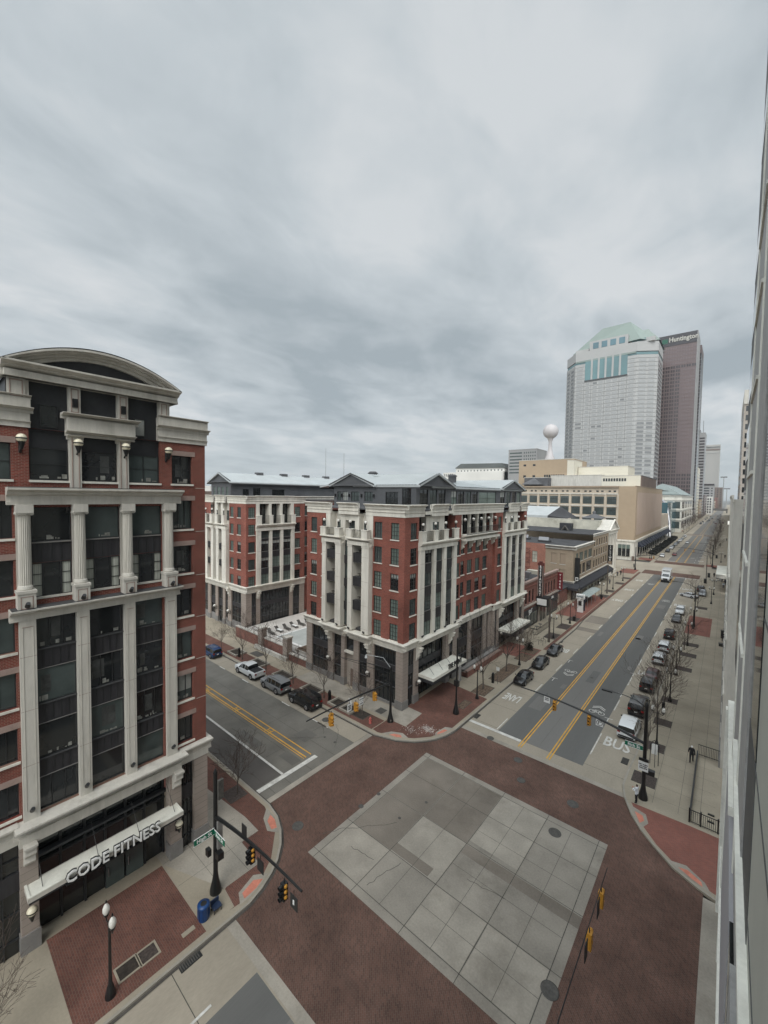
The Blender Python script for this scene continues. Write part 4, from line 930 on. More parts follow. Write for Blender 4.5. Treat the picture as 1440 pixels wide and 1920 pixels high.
def central_building():
    YS,XE=39.3,-29.9; fs=Fr('S',YS); fe=Fr('E',XE)
    t=thing('apartment_building','red brick and cream stone apartment block with two white canopies at the middle corner','building',(-40,58,0))
    rows=[8.64,11.75,14.95,18.17,21.34]; H=2.08
    so=row_windows(t,fs,[(-34.85,-33.55),(-32.1,-30.8),(-47.5,-46.2),(-45.1,-43.95)],rows,H,seed=3)
    w=MB()
    wall(w,fs,-48.45,-44.2,7.9,24.4,[o for o in so if o[0]<-43.9],'brickC',.16)
    wall(w,fs,-35.1,-29.9,7.9,24.4,[o for o in so if o[0]>-40],'brickC',.16)
    eo=row_windows(t,fe,[(40.5,41.85)],rows,H,seed=5)
    eo+=row_windows(t,fe,[(51.8,52.75)],rows[:-1],H,seed=8,cols=2)
    wall(w,fe,39.3,42.2,7.9,24.4,[o for o in eo if o[0]<43],'brickC',.16)
    wall(w,fe,51.3,53.0,7.9,24.4,[o for o in eo if o[0]>43],'brickC',.16)
    w.face([fs.p(-48.45,0),fs.p(-48.45,24.4),fs.p(-48.45,24.4,-38),fs.p(-48.45,0,-38)],'brickC')
    w.face([fe.p(78.4,0),fe.p(78.4,25),fe.p(78.4,25,-18),fe.p(78.4,0,-18)],'brickC')
    w.build('wall',t)
    # set-back middle part of the street front
    fm=fe.off(-.45); mo=row_windows(t,fm,[(53.15,54.8),(55.8,57.3),(58.4,59.85),(60.95,62.45)],rows[:4],H,seed=11)
    w=MB(); wall(w,fm,53.0,64.65,7.9,24.5,mo+[(53.6,64.3,21.0,24.35)],'brickC',.16); w.face([fe.p(53.,7.9),fe.p(53.,24.5),fe.p(53.,24.5,-.45),fe.p(53.,7.9,-.45)],'brickC'); w.face([fe.p(64.65,7.9),fe.p(64.65,24.5),fe.p(64.65,24.5,-.45),fe.p(64.65,7.9,-.45)][::-1],'brickC'); w.build('middle_wall',t)
    eo=row_windows(t,fe,[(65.6,66.9)],rows,H,seed=13)
    w=MB(); wall(w,fe,64.65,67.35,7.9,24.5,eo,'brickC',.16); wall(w,fe,77.3,78.4,7.9,24.5,[],'brickC'); w.build('north_wall',t)
    # glazed bays
    sp=[(10.26,11.71),(13.66,14.99),(16.72,18.04)]
    glazed_bay(t,fe,[(42.2,43.2),(45.3,45.9),(47.85,48.5),(50.5,51.3)],8.3,19.85,sp,(19.85,20.85,22.2),seed=4)
    glazed_bay(t,fe,[(67.35,68.4),(70.2,70.8),(73.3,73.9),(76.3,77.3)],8.3,19.85,sp,(19.85,20.85,22.2),seed=9)
    for A,B in ((42.2,51.3),(67.35,77.3)):
        m=MB(); m.fbox(fe,A,B,20.8,24.4,-1.6,-1.4,'creamw'); c=(A+B)/2
        m.fbox(fe,A,A+2.3,20.9,24.3,-1.4,-1.3,'gl_d'); m.fbox(fe,B-2.3,B,20.9,24.3,-1.4,-1.3,'gl_d'); m.fbox(fe,c-.7,c+.9,20.9,23.3,-.6,-.5,'gl_m')
        for a,b in ((A+2.3,c-.7),(c+.9,B-2.3)): m.fbox(fe,a,b,20.9,24.3,-1.4,-.45,'stone')
        m.fbox(fe,c-.7,c+.9,23.3,24.3,-1.4,-.5,'stone'); m.fbox(fe,A,B,24.2,24.5,-1.6,-.2,'soff'); m.fbox(fe,B-.06,B-.003,20.9,24.4,-1.4,-.003,'brickC'); m.fbox(fe,A+.003,A+.06,20.9,24.4,-1.4,-.003,'brickC'); m.build('loggia',t)
    # middle loggia with columns, balcony slab and brackets
    m=MB(); m.fbox(fm,53.6,64.3,21.0,24.35,-1.5,-1.4,'gl_d')
    for i in range(1,10): u=53.6+10.7*i/10; m.fbox(fm,u-.04,u+.04,21,24.3,-1.4,-1.3,'frame')
    for u in (53.6,64.25): m.fbox(fm,u,u+.05,21,24.35,-1.4,-.17,'brickC')
    m.fbox(fm,53.6,64.3,24.3,24.45,-1.5,-.17,'soff')
    m.build('loggia',t)
    us=[53.8,56.4,59.0,61.6,64.1]
    for u in us:
        p=MB(); p.fbox(fm,u-.2,u+.2,21.0,24.4,-.35,.06,'stone'); p.build('loggia_column',t)
        globe_sconce(t,fm,u,23.35,.25,.6,'globe'); bracket(t,fm,u,20.3,.36,1.5,1.05,'stone')
    c=MB(); corn(c,fm,53.2,65.0,20.3,21.1,1.35,'stone'); c.fbox(fm,53.3,64.9,20.2,20.6,0,1.1,'stone'); c.build('balcony_slab',t); railing(t,fm,53.4,64.8,21.1,1.15,1.15)
    # balcony bays on the south side, link between them
    cap=(20.2,21.1,22.2)
    balcony_bay(t,fs,(-44.15,-43.35),(-41.4,-40.3),8.6,20.2,cap,rows[:1]+[11.7,14.9,18.1],.8)
    balcony_bay(t,fs,(-38.95,-38.15),(-36.35,-35.1),8.6,20.2,cap,rows[:1]+[11.7,14.9,18.1],.8)
    for z0,z1 in ((8.8,10.9),(12.1,14.2),(15.3,17.4),(18.5,20.6)): window(t,fs,-40.3,-38.95,z0,z1,.1,'gl_m',2,1,False)
    for z0,z1 in ((10.9,12.1),(14.2,15.3),(17.4,18.5)):
        p=MB(); p.fbox(fs,-40.3,-38.95,z0,z1,-.2,.1,'darkp'); p.build('spandrel_panel',t)
    m=MB(); m.fbox(fs,-44.2,-35.1,20.6,24.4,-1.3,-1.15,'stone'); m.fbox(fs,-44.2,-43.3,21.2,24.4,-1.15,.02,'stone'); m.fbox(fs,-36.3,-35.1,21.2,24.4,-1.15,.02,'stone')
    m.fbox(fs,-41.5,-40.55,21.1,24.3,-1.2,-.3,'stone'); m.fbox(fs,-38.7,-37.9,21.1,24.3,-1.2,-.3,'stone'); m.fbox(fs,-40.55,-38.7,23.3,24.3,-1.2,-.35,'stone'); m.build('upper_wall',t)
    m=MB(); m.fbox(fs,-40.3,-38.95,20.6,21.1,-.5,.12,'stone'); m.build('link_cornice',t)
    for a,b in ((-42.9,-41.7),(-40.45,-38.8),(-37.7,-36.4)): window(t,fs.off(-1.15),a,b,21.2,23.2,-.05,'gl_g' if a!=-40.45 else 'gl_m',3,3,False)
    # parapets
    parapet(t,fs,-48.45,-43.2,24.4,25.7,.55,retA=.3); parapet(t,fs,-41.6,-37.8,24.4,25.75,.5); parapet(t,fs,-36.4,-29.9,24.4,25.7,.6,retB=.62)
    parapet(t,fe,39.3,43.4,24.4,25.7,.6); parapet(t,fe,45.0,49.2,24.4,25.75,.55); parapet(t,fe,50.4,67.5,24.4,25.7,.6); parapet(t,fe,70.2,74.6,24.4,25.75,.55); parapet(t,fe,75.6,78.6,24.4,25.7,.6)
    m=MB(); m.fbox(fe,43.4,45,24.4,24.8,-.4,.2,'stone'); m.fbox(fe,49.2,50.4,24.4,24.8,-.4,.2,'stone'); m.build('parapet_link',t)
    m=MB(); m.box(-48.4,-30.0,39.5,78.3,24.9,25.1,'roofg'); m.build('flat_roof',t)
    # belt cornices
    belt(t,fs,-48.45,-44.6,7.45,8.5,.5,ra=.4); belt(t,fs,-44.6,-40.0,7.1,8.45,1.25); belt(t,fs,-40.,-39.,7.5,8.6,.3); belt(t,fs,-39.2,-34.8,7.1,8.45,1.25); belt(t,fs,-34.8,-29.9,7.45,8.5,.55,rb=.56)
    belt(t,fe,39.3,42.0,7.45,8.5,.55); belt(t,fe,42.0,51.6,7.2,8.4,.95); belt(t,fe,51.6,53.2,7.4,8.5,.5); belt(t,fm,53.2,64.5,7.4,8.5,.55); belt(t,fe,64.5,66.9,7.4,8.5,.5); belt(t,fe,66.9,77.6,7.2,8.4,.95); belt(t,fe,77.6,78.4,7.4,8.5,.5)
    for u in (-35.2,-38.6): pass
    for u in (-43.0,-35.3): bracket(t,fs,u,7.3,.6,1.5,.9,'stone')
    for u in (42.3,50.3,67.0,76.3): bracket(t,fe,u,7.3,.5,1.7,.8,'stone')
    for u in (-43.75,-40.8,-38.5,-35.7): spot(t,fs.off(.8),u,8.9)
    for u in (42.7,45.6,48.2,50.9): spot(t,fe.off(.35),u,8.75)
    # ground floor
    ground_piers(t,fs,[(-48.45,-47.2),(-43.6,-42.45),(-40.85,-40.15),(-38.4,-37.45),(-35.9,-34.7),(-31.0,-29.9)],7.5)
    ground_piers(t,fe,[(39.9,40.45),(41.65,42.7),(49.4,50.35),(51.3,52.9),(64.7,65.3),(66.,66.95),(74.85,75.9),(77.2,78.4)],7.5)
    ground_piers(t,fm,[(56.8,57.7),(61.9,63.0),(63.7,64.7)],7.5)
    for a,b in ((-47.2,-43.6),(-42.45,-40.85),(-37.45,-35.9)): shopfront(t,fs,a,b,7.4,(4.3,5.2),low=.9,n=3 if b-a>2 else 1)
    shopfront(t,fs,-34.7,-31.0,7.4,(4.6,5.3),low=.45,n=5)
    m=MB(); m.fbox(fs,-40.15,-38.4,.1,5.1,-.9,-.5,'stoneB'); m.fbox(fs,-40.15,-38.4,4.9,5.15,-.5,.1,'stone'); m.fbox(fs,-40.15,-38.4,5.15,7.4,-.5,-.4,'gl_d'); m.fbox(fs,-39.35,-38.55,.12,2.6,-.5,-.42,'brownb'); m.build('entrance',t)
    for a,b in ((40.45,41.65),(50.35,51.3),(65.3,66.0),(75.9,77.2)): shopfront(t,fe,a,b,7.4,(4.3,5.2),n=2,d=-.2)
    shopfront(t,fe,42.7,49.4,7.4,(4.,4.8),d=-.9); shopfront(t,fe,66.95,74.85,7.4,(4.,4.8),d=-.9)
    for a,b in ((53.,56.8),(57.7,61.9),(63,63.7)): shopfront(t,fm,a,b,7.4,(3.6,4.9))
    canopy(t,fe,42.7,51.2,3.35,2.35,'THE POINT'); canopy(t,fe,66.8,75.6,3.35,2.35,None)
    for u in (-43.05,-35.35): globe_sconce(t,fs,u,3.5,.26,.5,'globe')
    for u in (42.2,67.): globe_sconce(t,fe,u,3.0,.26,.5,'globe')
    # penthouse
    ps=Fr('S',43.0); pe=Fr('E',-31.0)
    m=MB(); ow=[(-45.9,-45.0),(-44.7,-43.6),(-42.9,-41.2),(-40.2,-38.6)]
    z0,z1=25.,28.3
    wops=[(a,b,25.9,27.3) for a,b in ow]+[(-36.2,-34.0,25.2,27.3),(-33.3,-31.8,25.2,27.9)]
    wall(m,ps,-46.6,-31.,z0,z1,wops,'darkw',.15); 
    gops=[(43.8,45.8,25.2,27.7),(46.2,48.0,25.2,27.7),(48.4,50.2,25.2,27.7),(51.8,53.4,25.4,27.6),(53.8,55.6,25.4,27.6),(56.,57.8,25.4,27.6),(58.2,60,25.4,27.6),(60.4,66.8,25.4,27.6),(68.5,70.4,25.2,27.8),(71.,73.,25.2,27.8),(73.6,75.4,25.2,27.8),(75.9,77.6,25.2,27.8)]
    wall(m,pe,43.,78.2,z0,z1,gops,'darkw',.15)
    m.face([ps.p(-46.6,z0),ps.p(-46.6,z1),ps.p(-46.6,z1,-35),ps.p(-46.6,z0,-35)],'darkw'); m.face([pe.p(78.2,z0),pe.p(78.2,z1),pe.p(78.2,z1,-16),pe.p(78.2,z0,-16)],'darkw'); m.build('penthouse_wall',t)
    for k,o in enumerate(wops): window(t,ps,*o,.14,'gl_l' if k in(1,) else 'gl_m' if k<4 else 'gl_d',3,2,False)
    for k,o in enumerate(gops): window(t,pe,*o,.14,['gl_d','gl_m','gl_d','gl_g'][k%4],2,2,False,half=((.6,'gl_l') if k in(3,8) else None))
    for k,u in enumerate((-46.2,-44.85,-43.2,-40.7,-38.3)): 
        b=MB(); b.fbox(ps,u-.1,u+.1,26.5,26.95,0,.25,'black'); b.build('box_lamp',t)
    gable_face(t,ps.off(.35),-42.5,4.3,28.35,30.0); gable_face(t,pe.off(.3),47.5,4.2,28.35,29.95); gable_face(t,pe.off(.3),73.4,4.8,28.4,29.95)
    gable_roof(t,'Y',-42.5,4.4,28.3,30.02,42.4,58); gable_roof(t,'X',47.5,4.3,28.3,29.97,-30.4,-42.5); gable_roof(t,'X',73.4,4.9,28.35,29.98,-30.4,-42.5); gable_roof(t,'Y',-42.45,11.3,28.2,29.9,46.5,78.4,over=.3)
    for (x,y) in ((-44.,49),(-37,62)):
        b=MB(); b.lathe(x,y,[(.7,29.2),(.7,30.2),(.9,30.3),(.5,30.6)],12,'roofg'); b.build('roof_vent',t)
central_building()
def west_wing():
    XE,YS=-69.2,41.5; fe=Fr('E',XE); fs=Fr('S',YS)
    t=thing('courtyard_wing','red brick and cream stone wing behind the pool terrace with long metal roof','building',(-78,60,0))
    rows=[8.75,12.05,15.4,18.75,22.06]; H=2.0
    eo=row_windows(t,fe,[(42.0,43.4)],rows,H,seed=21)+row_windows(t,fe,[(52.75,54.2)],rows,H,seed=22)
    w=MB(); wall(w,fe,41.5,43.6,8.4,25.,[o for o in eo if o[0]<44],'brickC',.16); wall(w,fe,52.5,55.4,8.4,25.,[o for o in eo if o[0]>44],'brickC',.16)
    so=row_windows(t,fs,[(-72.3,-71.0),(-74.95,-73.7)],rows,H,seed=23,rws=3)
    wall(w,fs,-75.3,-69.2,8.4,25.,so,'brickC',.16); wall(w,fs,-95,-82.8,8.4,25.,[],'brickC')
    fb=Fr('E',-70.6); bo=row_windows(t,fb,[(56.3,57.2)],rows,H,seed=24,cols=2)+row_windows(t,fb,[(60.,61.)],rows,H,seed=25,cols=2)
    wall(w,fb,55.4,76,1.2,25,bo,'brickC',.16); w.face([fe.p(55.4,8.4),fe.p(55.4,25),fe.p(55.4,25,-1.4),fe.p(55.4,8.4,-1.4)],'brickC'); w.build('wall',t)
    b2=MB(); wall(b2,Fr('S',72),-70.6,-48.45,1.2,25,[],'brickC'); b2.build('link_wall',t)
    glazed_bay(t,fe,[(43.6,44.55),(46.5,47.1),(49.1,49.7),(51.75,52.5)],8.9,19.5,[(10.9,12.1),(14.2,15.4),(17.5,18.)],(19.5,20.75,22.4),seed=31,globes=False)
    m=MB(); m.fbox(fe,43.6,52.5,20.75,25.,-1.4,-1.2,'gl_d')
    for a,b in ((43.6,44.4),(46.5,47.1),(49.1,49.7),(51.8,52.5)): m.fbox(fe,a,b,20.75,25,-1.2,.05,'stone')
    m.build('loggia',t)
    balcony_bay(t,fs,(-77.5,-75.4),(-80.2,-79.3)[::1] if False else (-78.9,-78.0),9.3,19.6,(19.6,20.6,22.3),[9.3,12.2,15.5,18.8],.7) if False else None
    balcony_bay(t,fs,(-79.3,-78.3),(-77.0,-75.4),9.0,19.6,(19.6,20.6,22.3),[9.3,12.3,15.6],.7)
    balcony_bay(t,fs,(-84.3,-83.0),(-81.5,-80.5),9.0,19.6,(19.6,20.6,22.3),[9.3,12.3,15.6],.7)
    m=MB(); m.fbox(fs,-84,-75.3,20.,25,-1.2,-1.1,'stone'); m.fbox(fs,-81.5,-80.4,21,25,-1.1,-.2,'stone'); m.fbox(fs,-79.0,-78.2,21,25,-1.1,-.2,'stone'); m.fbox(fs,-80.5,-79.3,9,19.6,-.3,0,'gl_m'); m.build('upper_wall',t)
    for a,b in ((-80.3,-79.1),(-78,-76.8)): window(t,fs.off(-1.1),a,b,21.2,23.2,-.05,'gl_m',2,2,False)
    parapet(t,fe,41.5,43.5,25.,26.25,.5); parapet(t,fe,43.5,52.6,25.,26.3,.4); parapet(t,fe,52.6,55.6,25,26.25,.5); parapet(t,fb,55.6,76,25,26.25,.5); parapet(t,fs,-76,-69.2,25,26.25,.5,retB=.5); parapet(t,fs,-80.8,-77.,25,26.3,.45); parapet(t,fs,-95,-81.8,25,26.25,.5)
    m=MB(); m.box(-95,-69.4,41.7,76,25.3,25.5,'roofg'); m.build('flat_roof',t)
    belt(t,fe,41.5,43.4,7.6,8.9,.5); belt(t,fe,43.4,52.8,7.6,8.95,.75); belt(t,fe,52.8,55.4,7.6,8.9,.5); belt(t,fs,-75.2,-69.2,7.6,8.9,.5,rb=.5); belt(t,fs,-85,-75.2,7.5,8.95,1.,); belt(t,fs,-95,-85,7.6,8.9,.5)
    ground_piers(t,fe,[(42.1,42.7),(43.7,44.6),(51.6,52.4),(54.2,55.4)],7.7); ground_piers(t,fs,[(-70.9,-69.2),(-75.9,-74.6),(-77.9,-77.),(-80.9,-79.9),(-84.2,-83)],7.7)
    shopfront(t,fe,44.6,51.6,7.6,(4.6,5.3),n=9,ub=1.1); shopfront(t,fe,42.7,43.7,7.6,n=2,ub=1.,d=-.2); shopfront(t,fe,52.4,54.2,7.6,n=2,ub=1.); shopfront(t,fs,-74.6,-70.9,7.6,(4.5,5.2),n=3,low=1.5); shopfront(t,fs,-77,-75.9,7.6,n=1,low=1.5); shopfront(t,fs,-79.9,-77.9,7.6,n=1,low=.2); shopfront(t,fs,-83,-80.9,7.6,n=1,low=1.5); shopfront(t,fs,-95,-84.2,7.6,n=5,low=1.5)
    bracket(t,fe,44.1,7.8,.6,1.6,.7,'stone'); bracket(t,fe,52.0,7.8,.6,1.6,.7,'stone'); bracket(t,fs,-75.2,7.8,.6,1.6,.7,'stone')
    for u in (-74.9,-80.3): globe_sconce(t,fs,u,3.4,.3,.5,'globe')
    pe=Fr('E',-75.6); ps=Fr('S',42.0)
    ops=[(44.6,46.0,26.,27.6),(47,48.7,26.2,27.9),(51.6,54.8,26.,27.6)]
    m=MB(); wall(m,pe,42.,88,25.4,29.1,ops,'darkw',.1); wo=[(-82.6,-81.8,26,28),(-81,-80,26,28),(-79.2,-78.2,26,28),(-77.4,-76.6,26,28)]; wall(m,ps,-83.5,-75.6,25.4,29.1,wo,'darkw',.1); m.build('penthouse_wall',t)
    for o in ops: window(t,pe,*o,.09,'gl_d',2,1,False)
    for o in wo: window(t,ps,*o,.09,'gl_g',2,2,False)
    gable_face(t,ps.off(.3),-79.4,4.2,29.15,30.9); gable_roof(t,'Y',-79.4,4.3,29.1,30.9,41.3,88,over=.4)
    for i in range(5):
        b=MB(); y=50+i*6.5; b.box(-79.9,-78.9,y,y+1.6,30.6,31.3,'roofg'); b.build('roof_vent',t)
west_wing()
# ---------------------------------------------------------------- buildings further along
def winset(t,items,cap=100,name='window'):
    """items: (frame,u0,u1,z0,z1,material); the first 100 are parts of their own, the rest one stuff part"""
    items=sorted(items,key=lambda i:(-(i[2]-i[1])*(i[4]-i[3])/((Vector(i[0].p(i[1],i[3]))-Vector((0,0,27))).length**2)))
    rest=MB()
    for k,(fr,a,b,z0,z1,m) in enumerate(items):
        if k<cap:
            key=('far',fr.k,round(b-a,2),round(z1-z0,2),m)
            if key not in _wc:
                f0=Fr(fr.k,0); q=MB(); q.fbox(f0,0,b-a,0,z1-z0,-.1,.04,m); _wc[key]=q.mesh('far_window')
            link(name,_wc[key],t,Vector(fr.p(a,z0,0)))
        else: rest.fbox(fr,a,b,z0,z1,-.1,.04,m)
    if rest.v: rest.build('windows_beyond',t,kind='stuff')
def grid(fr,u0,u1,z0,z1,nu,nz,fu,fz,m,alt=None,seed=0,p=.2):
    q=random.Random(seed); du=(u1-u0)/nu; dz=(z1-z0)/nz; o=[]
    for j in range(nz):
        for i in range(nu):
            a=u0+du*(i+.5-fu/2); z=z0+dz*(j+.5-fz/2); o.append((fr,a,a+du*fu,z,z+dz*fz,alt if alt and q.random()<p else m))
    return o
def block(name,label,x0,x1,y0,y1,z1,m,cat='building',group=None,z0=0,cap=.8,capm=None,roofm='roofg'):
    t=thing(name,label,cat,((x0+x1)/2,(y0+y1)/2,0),0,group)
    b=MB(); b.box(x0,x1,y0,y1,z0,z1,m); b.build('wall',t)
    b=MB(); b.box(x0-.05,x1+.15,y0-.15,y1+.05,z1-cap,z1+.15,capm or m); b.build('parapet',t)
    b=MB(); b.box(x0+.4,x1-.4,y0+.4,y1-.4,z1+.15,z1+.2,roofm); b.build('roof',t)
    return t
def north_row():
    XE=-30.35; fe=Fr('E',XE)
    # two storey restaurant
    t=thing('restaurant_building','two storey brown brick restaurant with a vertical lettered sign beside the apartment block','building',(-38,90,0))
    w=MB(); ops=[]
    wins=[(80.0,81.1),(81.9,83.0),(83.8,84.9),(88.2,89.2),(90.0,91.0),(91.8,92.8),(93.7,94.7),(95.5,96.5),(97.4,98.5)]
    for a,b in wins: ops.append((a,b,5.2,7.7))
    wall(w,fe,78.5,100.4,.1,9.4,ops,'brickD',.25); w.box(XE-20,XE-.3,78.6,100.3,8.2,8.4,'roofd')
    w.face([fe.p(78.5,0),fe.p(78.5,9.4),fe.p(78.5,9.4,-20),fe.p(78.5,0,-20)],'brickD'); w.build('wall',t)
    for a,b in wins: window(t,fe,a,b,5.2,7.7,.22,'gl_d',1,2,True,sillm='lintel')
    c=MB(); c.fbox(fe,78.5,100.4,9.4,9.8,-.4,.22,'lintel'); corn(c,fe,78.5,100.4,8.35,8.6,.18,'brickD'); c.build('parapet',t)
    m=MB(); m.fbox(fe,78.7,87.,.1,3.9,.02,.14,'dark'); m.fbox(fe,87.4,92.2,.1,4.6,.02,.3,'stoneB'); m.fbox(fe,92.4,100.2,.1,4.2,.02,.15,'dark')
    for u in (79.5,81.3,83.1,84.9): m.fbox(fe,u,u+1.3,.6,2.9,.14,.2,'gl_m')
    for i in range(6): m.fbox(fe,93+i*1.2,93.9+i*1.2,.5,3.2,.15,.22,'gl_m')
    for u in (88.,89.9): m.fbox(fe,u,u+1.4,.1,3.2,.3,.36,'gl_d')
    m.fbox(fe,78.6,100.3,4.6,4.9,.0,.35,'stoneB'); m.build('shop_front',t)
    text('Bar',1.5,fe.p(82.6,3.45,.22),'E',t,'signw',.02,.0,rot=facing('E')@Matrix.Rotation(R(18),4,'Z'))
    text('GRILL',.8,fe.p(96.2,3.85,.22),'E',t,'signw',.02,.02)
    m=MB()
    q=random.Random(5)
    for i in range(14):
        x=-33-q.random()*14; y=80+q.random()*18; m.box(x,x+1+q.random()*2,y,y+1+q.random()*1.5,8.4,8.8+q.random()*1.1,q.choice(['stoneG','rim','roofg','mottle']))
    m.build('roof_equipment',t)
    fsn=Fr('S',86.5)
    s=thing('vertical_sign','tall vertical red edged sign with RESTAURANT in white letters above the marquee','sign',(-29.7,86.6,0))
    b=MB(); b.fbox(fsn,-30.3,-29.1,5.9,12.7,-.35,0,'signk'); b.fbox(fsn,-30.3,-30.12,5.9,12.4,-.37,.03,'lintel'); b.fbox(fsn,-29.28,-29.1,5.9,12.4,-.37,.03,'lintel'); b.fbox(fsn,-30.35,-29.05,12.4,13.0,-.37,.02,'orangel'); b.fbox(fsn,-30.0,-29.4,13.,13.3,-.3,.0,'orangel'); b.build('sign_box',s)
    for k,ch in enumerate('RESTAURANT'): text(ch,.72,(-29.7,86.46,12.15-k*.655),'S',s,'signw',.015,.03,sx=.8)
    s=thing('marquee_sign','white lit panel marquee box hanging below the vertical restaurant sign','sign',(-29,86.6,0))
    b=MB(); b.box(-30.3,-27.9,86.0,88.4,3.9,5.8,'signk'); b.build('sign_box',s); b=MB(); b.box(-30.1,-28.1,85.96,86.0,4.2,5.5,'signw'); b.build('panel',s)
    s=thing('shop_sign','narrow red vertical sign with white letters at the far end of the restaurant row','sign',(-29.7,100.2,0))
    b=MB(); b.box(-30.3,-29.2,100.1,100.4,4.9,9.1,'redsign'); b.build('sign_box',s)
    for k,ch in enumerate('TIGER'): text(ch,.62,(-29.75,100.08,8.4-k*.72),'S',s,'signw',.01,.02)
    s=thing('bar_patio_shed','low dark brick annex with pale poster between the restaurant and the tan building','annex',(-34,105,0))
    b=MB(); b.box(-46,-31.2,100.6,111.6,0,3.6,'brickD'); b.build('wall',s); b=MB(); b.box(-31.2,-31.1,102,104.4,.9,2.9,'pinkp'); b.build('poster',s); b=MB(); b.box(-46.2,-30.9,100.5,111.7,3.6,3.8,'roofd'); b.build('roof',s)
    # tan corner building
    t=thing('tan_brick_building','three storey tan brick building with dark awning and black corner banner','building',(-42,130,0))
    XE=-30.2; fe=Fr('E',XE); fs=Fr('S',112.)
    w=MB(); ow=[(115.2,116.6,5.9,8.7),(117.4,120.2,5.9,8.7),(121.,124.,5.9,8.7),(125.,130.6,5.9,8.7),(114.6,116.9,9.6,12.0),(117.7,121.6,9.6,12.0),(122.6,126,9.6,12.),(127,131,9.6,12.)]
    wall(w,fe,112,131.9,4.4,13.3,ow,'brickT',.25)
    o2=[]
    for r_,(z0,z1) in enumerate(((5.9,8.1),(9.1,11.2),(12.2,14.3))):
        for i in range(6): u=133+i*3.1; o2.append((u,u+1.5,z0,z1))
    wall(w,fe,131.9,152.2,4.4,15.4,o2,'brickT',.25)
    so=[(-35.8,-34.4,9.3,12.),(-33.5,-32.1,9.2,12.),(-33.6,-32.2,4.9,7.8)]
    wall(w,fs,-37.3,XE,.1,13.3,so,'brickT',.2); w.build('wall',t)
    for o in ow: window(t,fe,*o,.22,'gl_g' if o[2]>9 else 'gl_d',max(1,int((o[1]-o[0])/.9)),1,True,sillm='stoneL')
    for o in o2: window(t,fe,*o,.22,'gl_d' ,1,2,True,sillm='stoneL')
    for o in so: window(t,fs,*o,.15,'taupe',1,1,True,sillm='stoneL',fw=.02)
    w=MB(); wall(w,fs,-56,-37.3,.1,14.2,[(-40.9,-39.5,8.9,12.)],'brickO',.2); w.build('rear_wall',t); window(t,fs,-40.9,-39.5,8.9,12,.15,'mottle',2,3,False)
    b=MB()
    for k in range(9):
        z=1.5+k*1.3; x0=-41.3-(k%2)*2.4; x1=-43.7+(k%2)*2.4; b.tube((x0,111.6,z),(x1,111.6,z+1.3),.06,n=5,m='orangel'); b.tube((-44,111.5,z+.8),(-41,111.5,z+.8),.05,n=5,m='orangel'); b.tube((-44,110.4,z+.8),(-41,110.4,z+.8),.05,n=5,m='orangel')
    for x in (-44,-42.5,-41): b.tube((x,110.4,.5),(x,110.4,13),.05,n=5,m='orangel')
    b.build('fire_escape',t)
    c=MB(); corn(c,fe,111.6,131.9,13.2,14.1,.75,'stoneL'); corn(c,fs,-37.3,XE+.75,13.2,14.1,.75,'stoneL'); corn(c,fe,131.9,152.3,15.3,16.1,.5,'stoneL'); corn(c,fe,112,152.2,4.3,4.9,.4,'stoneL'); corn(c,fs,-37.3,XE+.4,4.3,4.9,.4,'stoneL'); c.build('cornice',t)
    pass
    c=MB(); c.box(-60,XE-.6,112.4,131.8,13.7,13.9,'roofd'); c.box(-60,XE-.4,131.9,152,15.7,15.9,'roofd'); c.build('roof',t)
    for (x,y,s,m) in ((-40.8,141,1.9,'dark'),):
        b=MB(); b.box(x-s,x+s,y,y+2,15.9,18.3,m); b.tube((x-1,y-.4,15.9),(x,y-.5,17.4),.3,m='iron'); b.tube((x,y-.5,17.4),(x+1,y-.4,15.9),.3,m='iron'); b.build('vent_hood',t)
    for (x,y) in ((-40,119),(-47,122)):
        b=MB(); b.prism([(x-1.6,y-1),(x+1.6,y-1),(x+1.6,y+1),(x-1.6,y+1)],13.9,14.5,'roofd'); b.face([(x-1.4,y-1.0,14.45),(x+1.4,y-1.0,14.45),(x+.9,y+.8,15.3),(x-1.9,y+.8,15.3)],'rim'); b.build('skylight',t)
    a=MB(); a.prof(fe,112.2,152,[(0,4.4),(.1,4.45),(1.9,3.5),(1.9,2.9),(1.8,2.9),(1.8,3.4),(0,3.5)],'awn'); a.prof(fs,-37,XE+1.8,[(0,4.4),(.1,4.45),(1.3,3.5),(1.3,2.9),(1.2,2.9),(1.2,3.4),(0,3.5)],'awn'); a.build('awning',t)
    m=MB(); m.fbox(fe,112,152,.1,4.3,-.3,.0,'dark')
    for i in range(17): m.fbox(fe,113+i*2.3,114.6+i*2.3,.3,3.1,0,.05,'gl_m' if i%3 else 'curtain')
    m.build('shop_front',t)
    s=thing('corner_banner','tall black banner with a small white square hanging on the tan building corner','banner',(-29.5,113.3,0))
    b=MB(); b.box(-30.1,-28.9,113.2,113.45,4.9,11.1,'signk'); b.build('panel',s); b=MB(); b.box(-29.85,-29.15,113.17,113.2,5.1,6.0,'signw'); b.box(-29.72,-29.28,113.15,113.17,5.3,5.8,'signk'); b.build('emblem',s)
    s=thing('theatre_sign','vertical black sign with pale letters by the theatre columns','sign',(-29.5,151.8,0))
    b=MB(); b.box(-30.1,-28.7,151.6,151.9,4.7,11.2,'signk'); b.build('sign_box',s); b=MB(); b.box(-29.9,-28.9,151.56,151.6,4.8,5.8,'taupe'); b.build('panel',s)
    for k,ch in enumerate('I7L=IWE'): text(ch,.8,(-29.4,151.58,10.7-k*.74),'S',s,'signw',.01,.02)
    # theatre with pediment
    t=thing('theatre','old stone theatre with columns, small pediment and long weathered roof parapet','building',(-42,160,0))
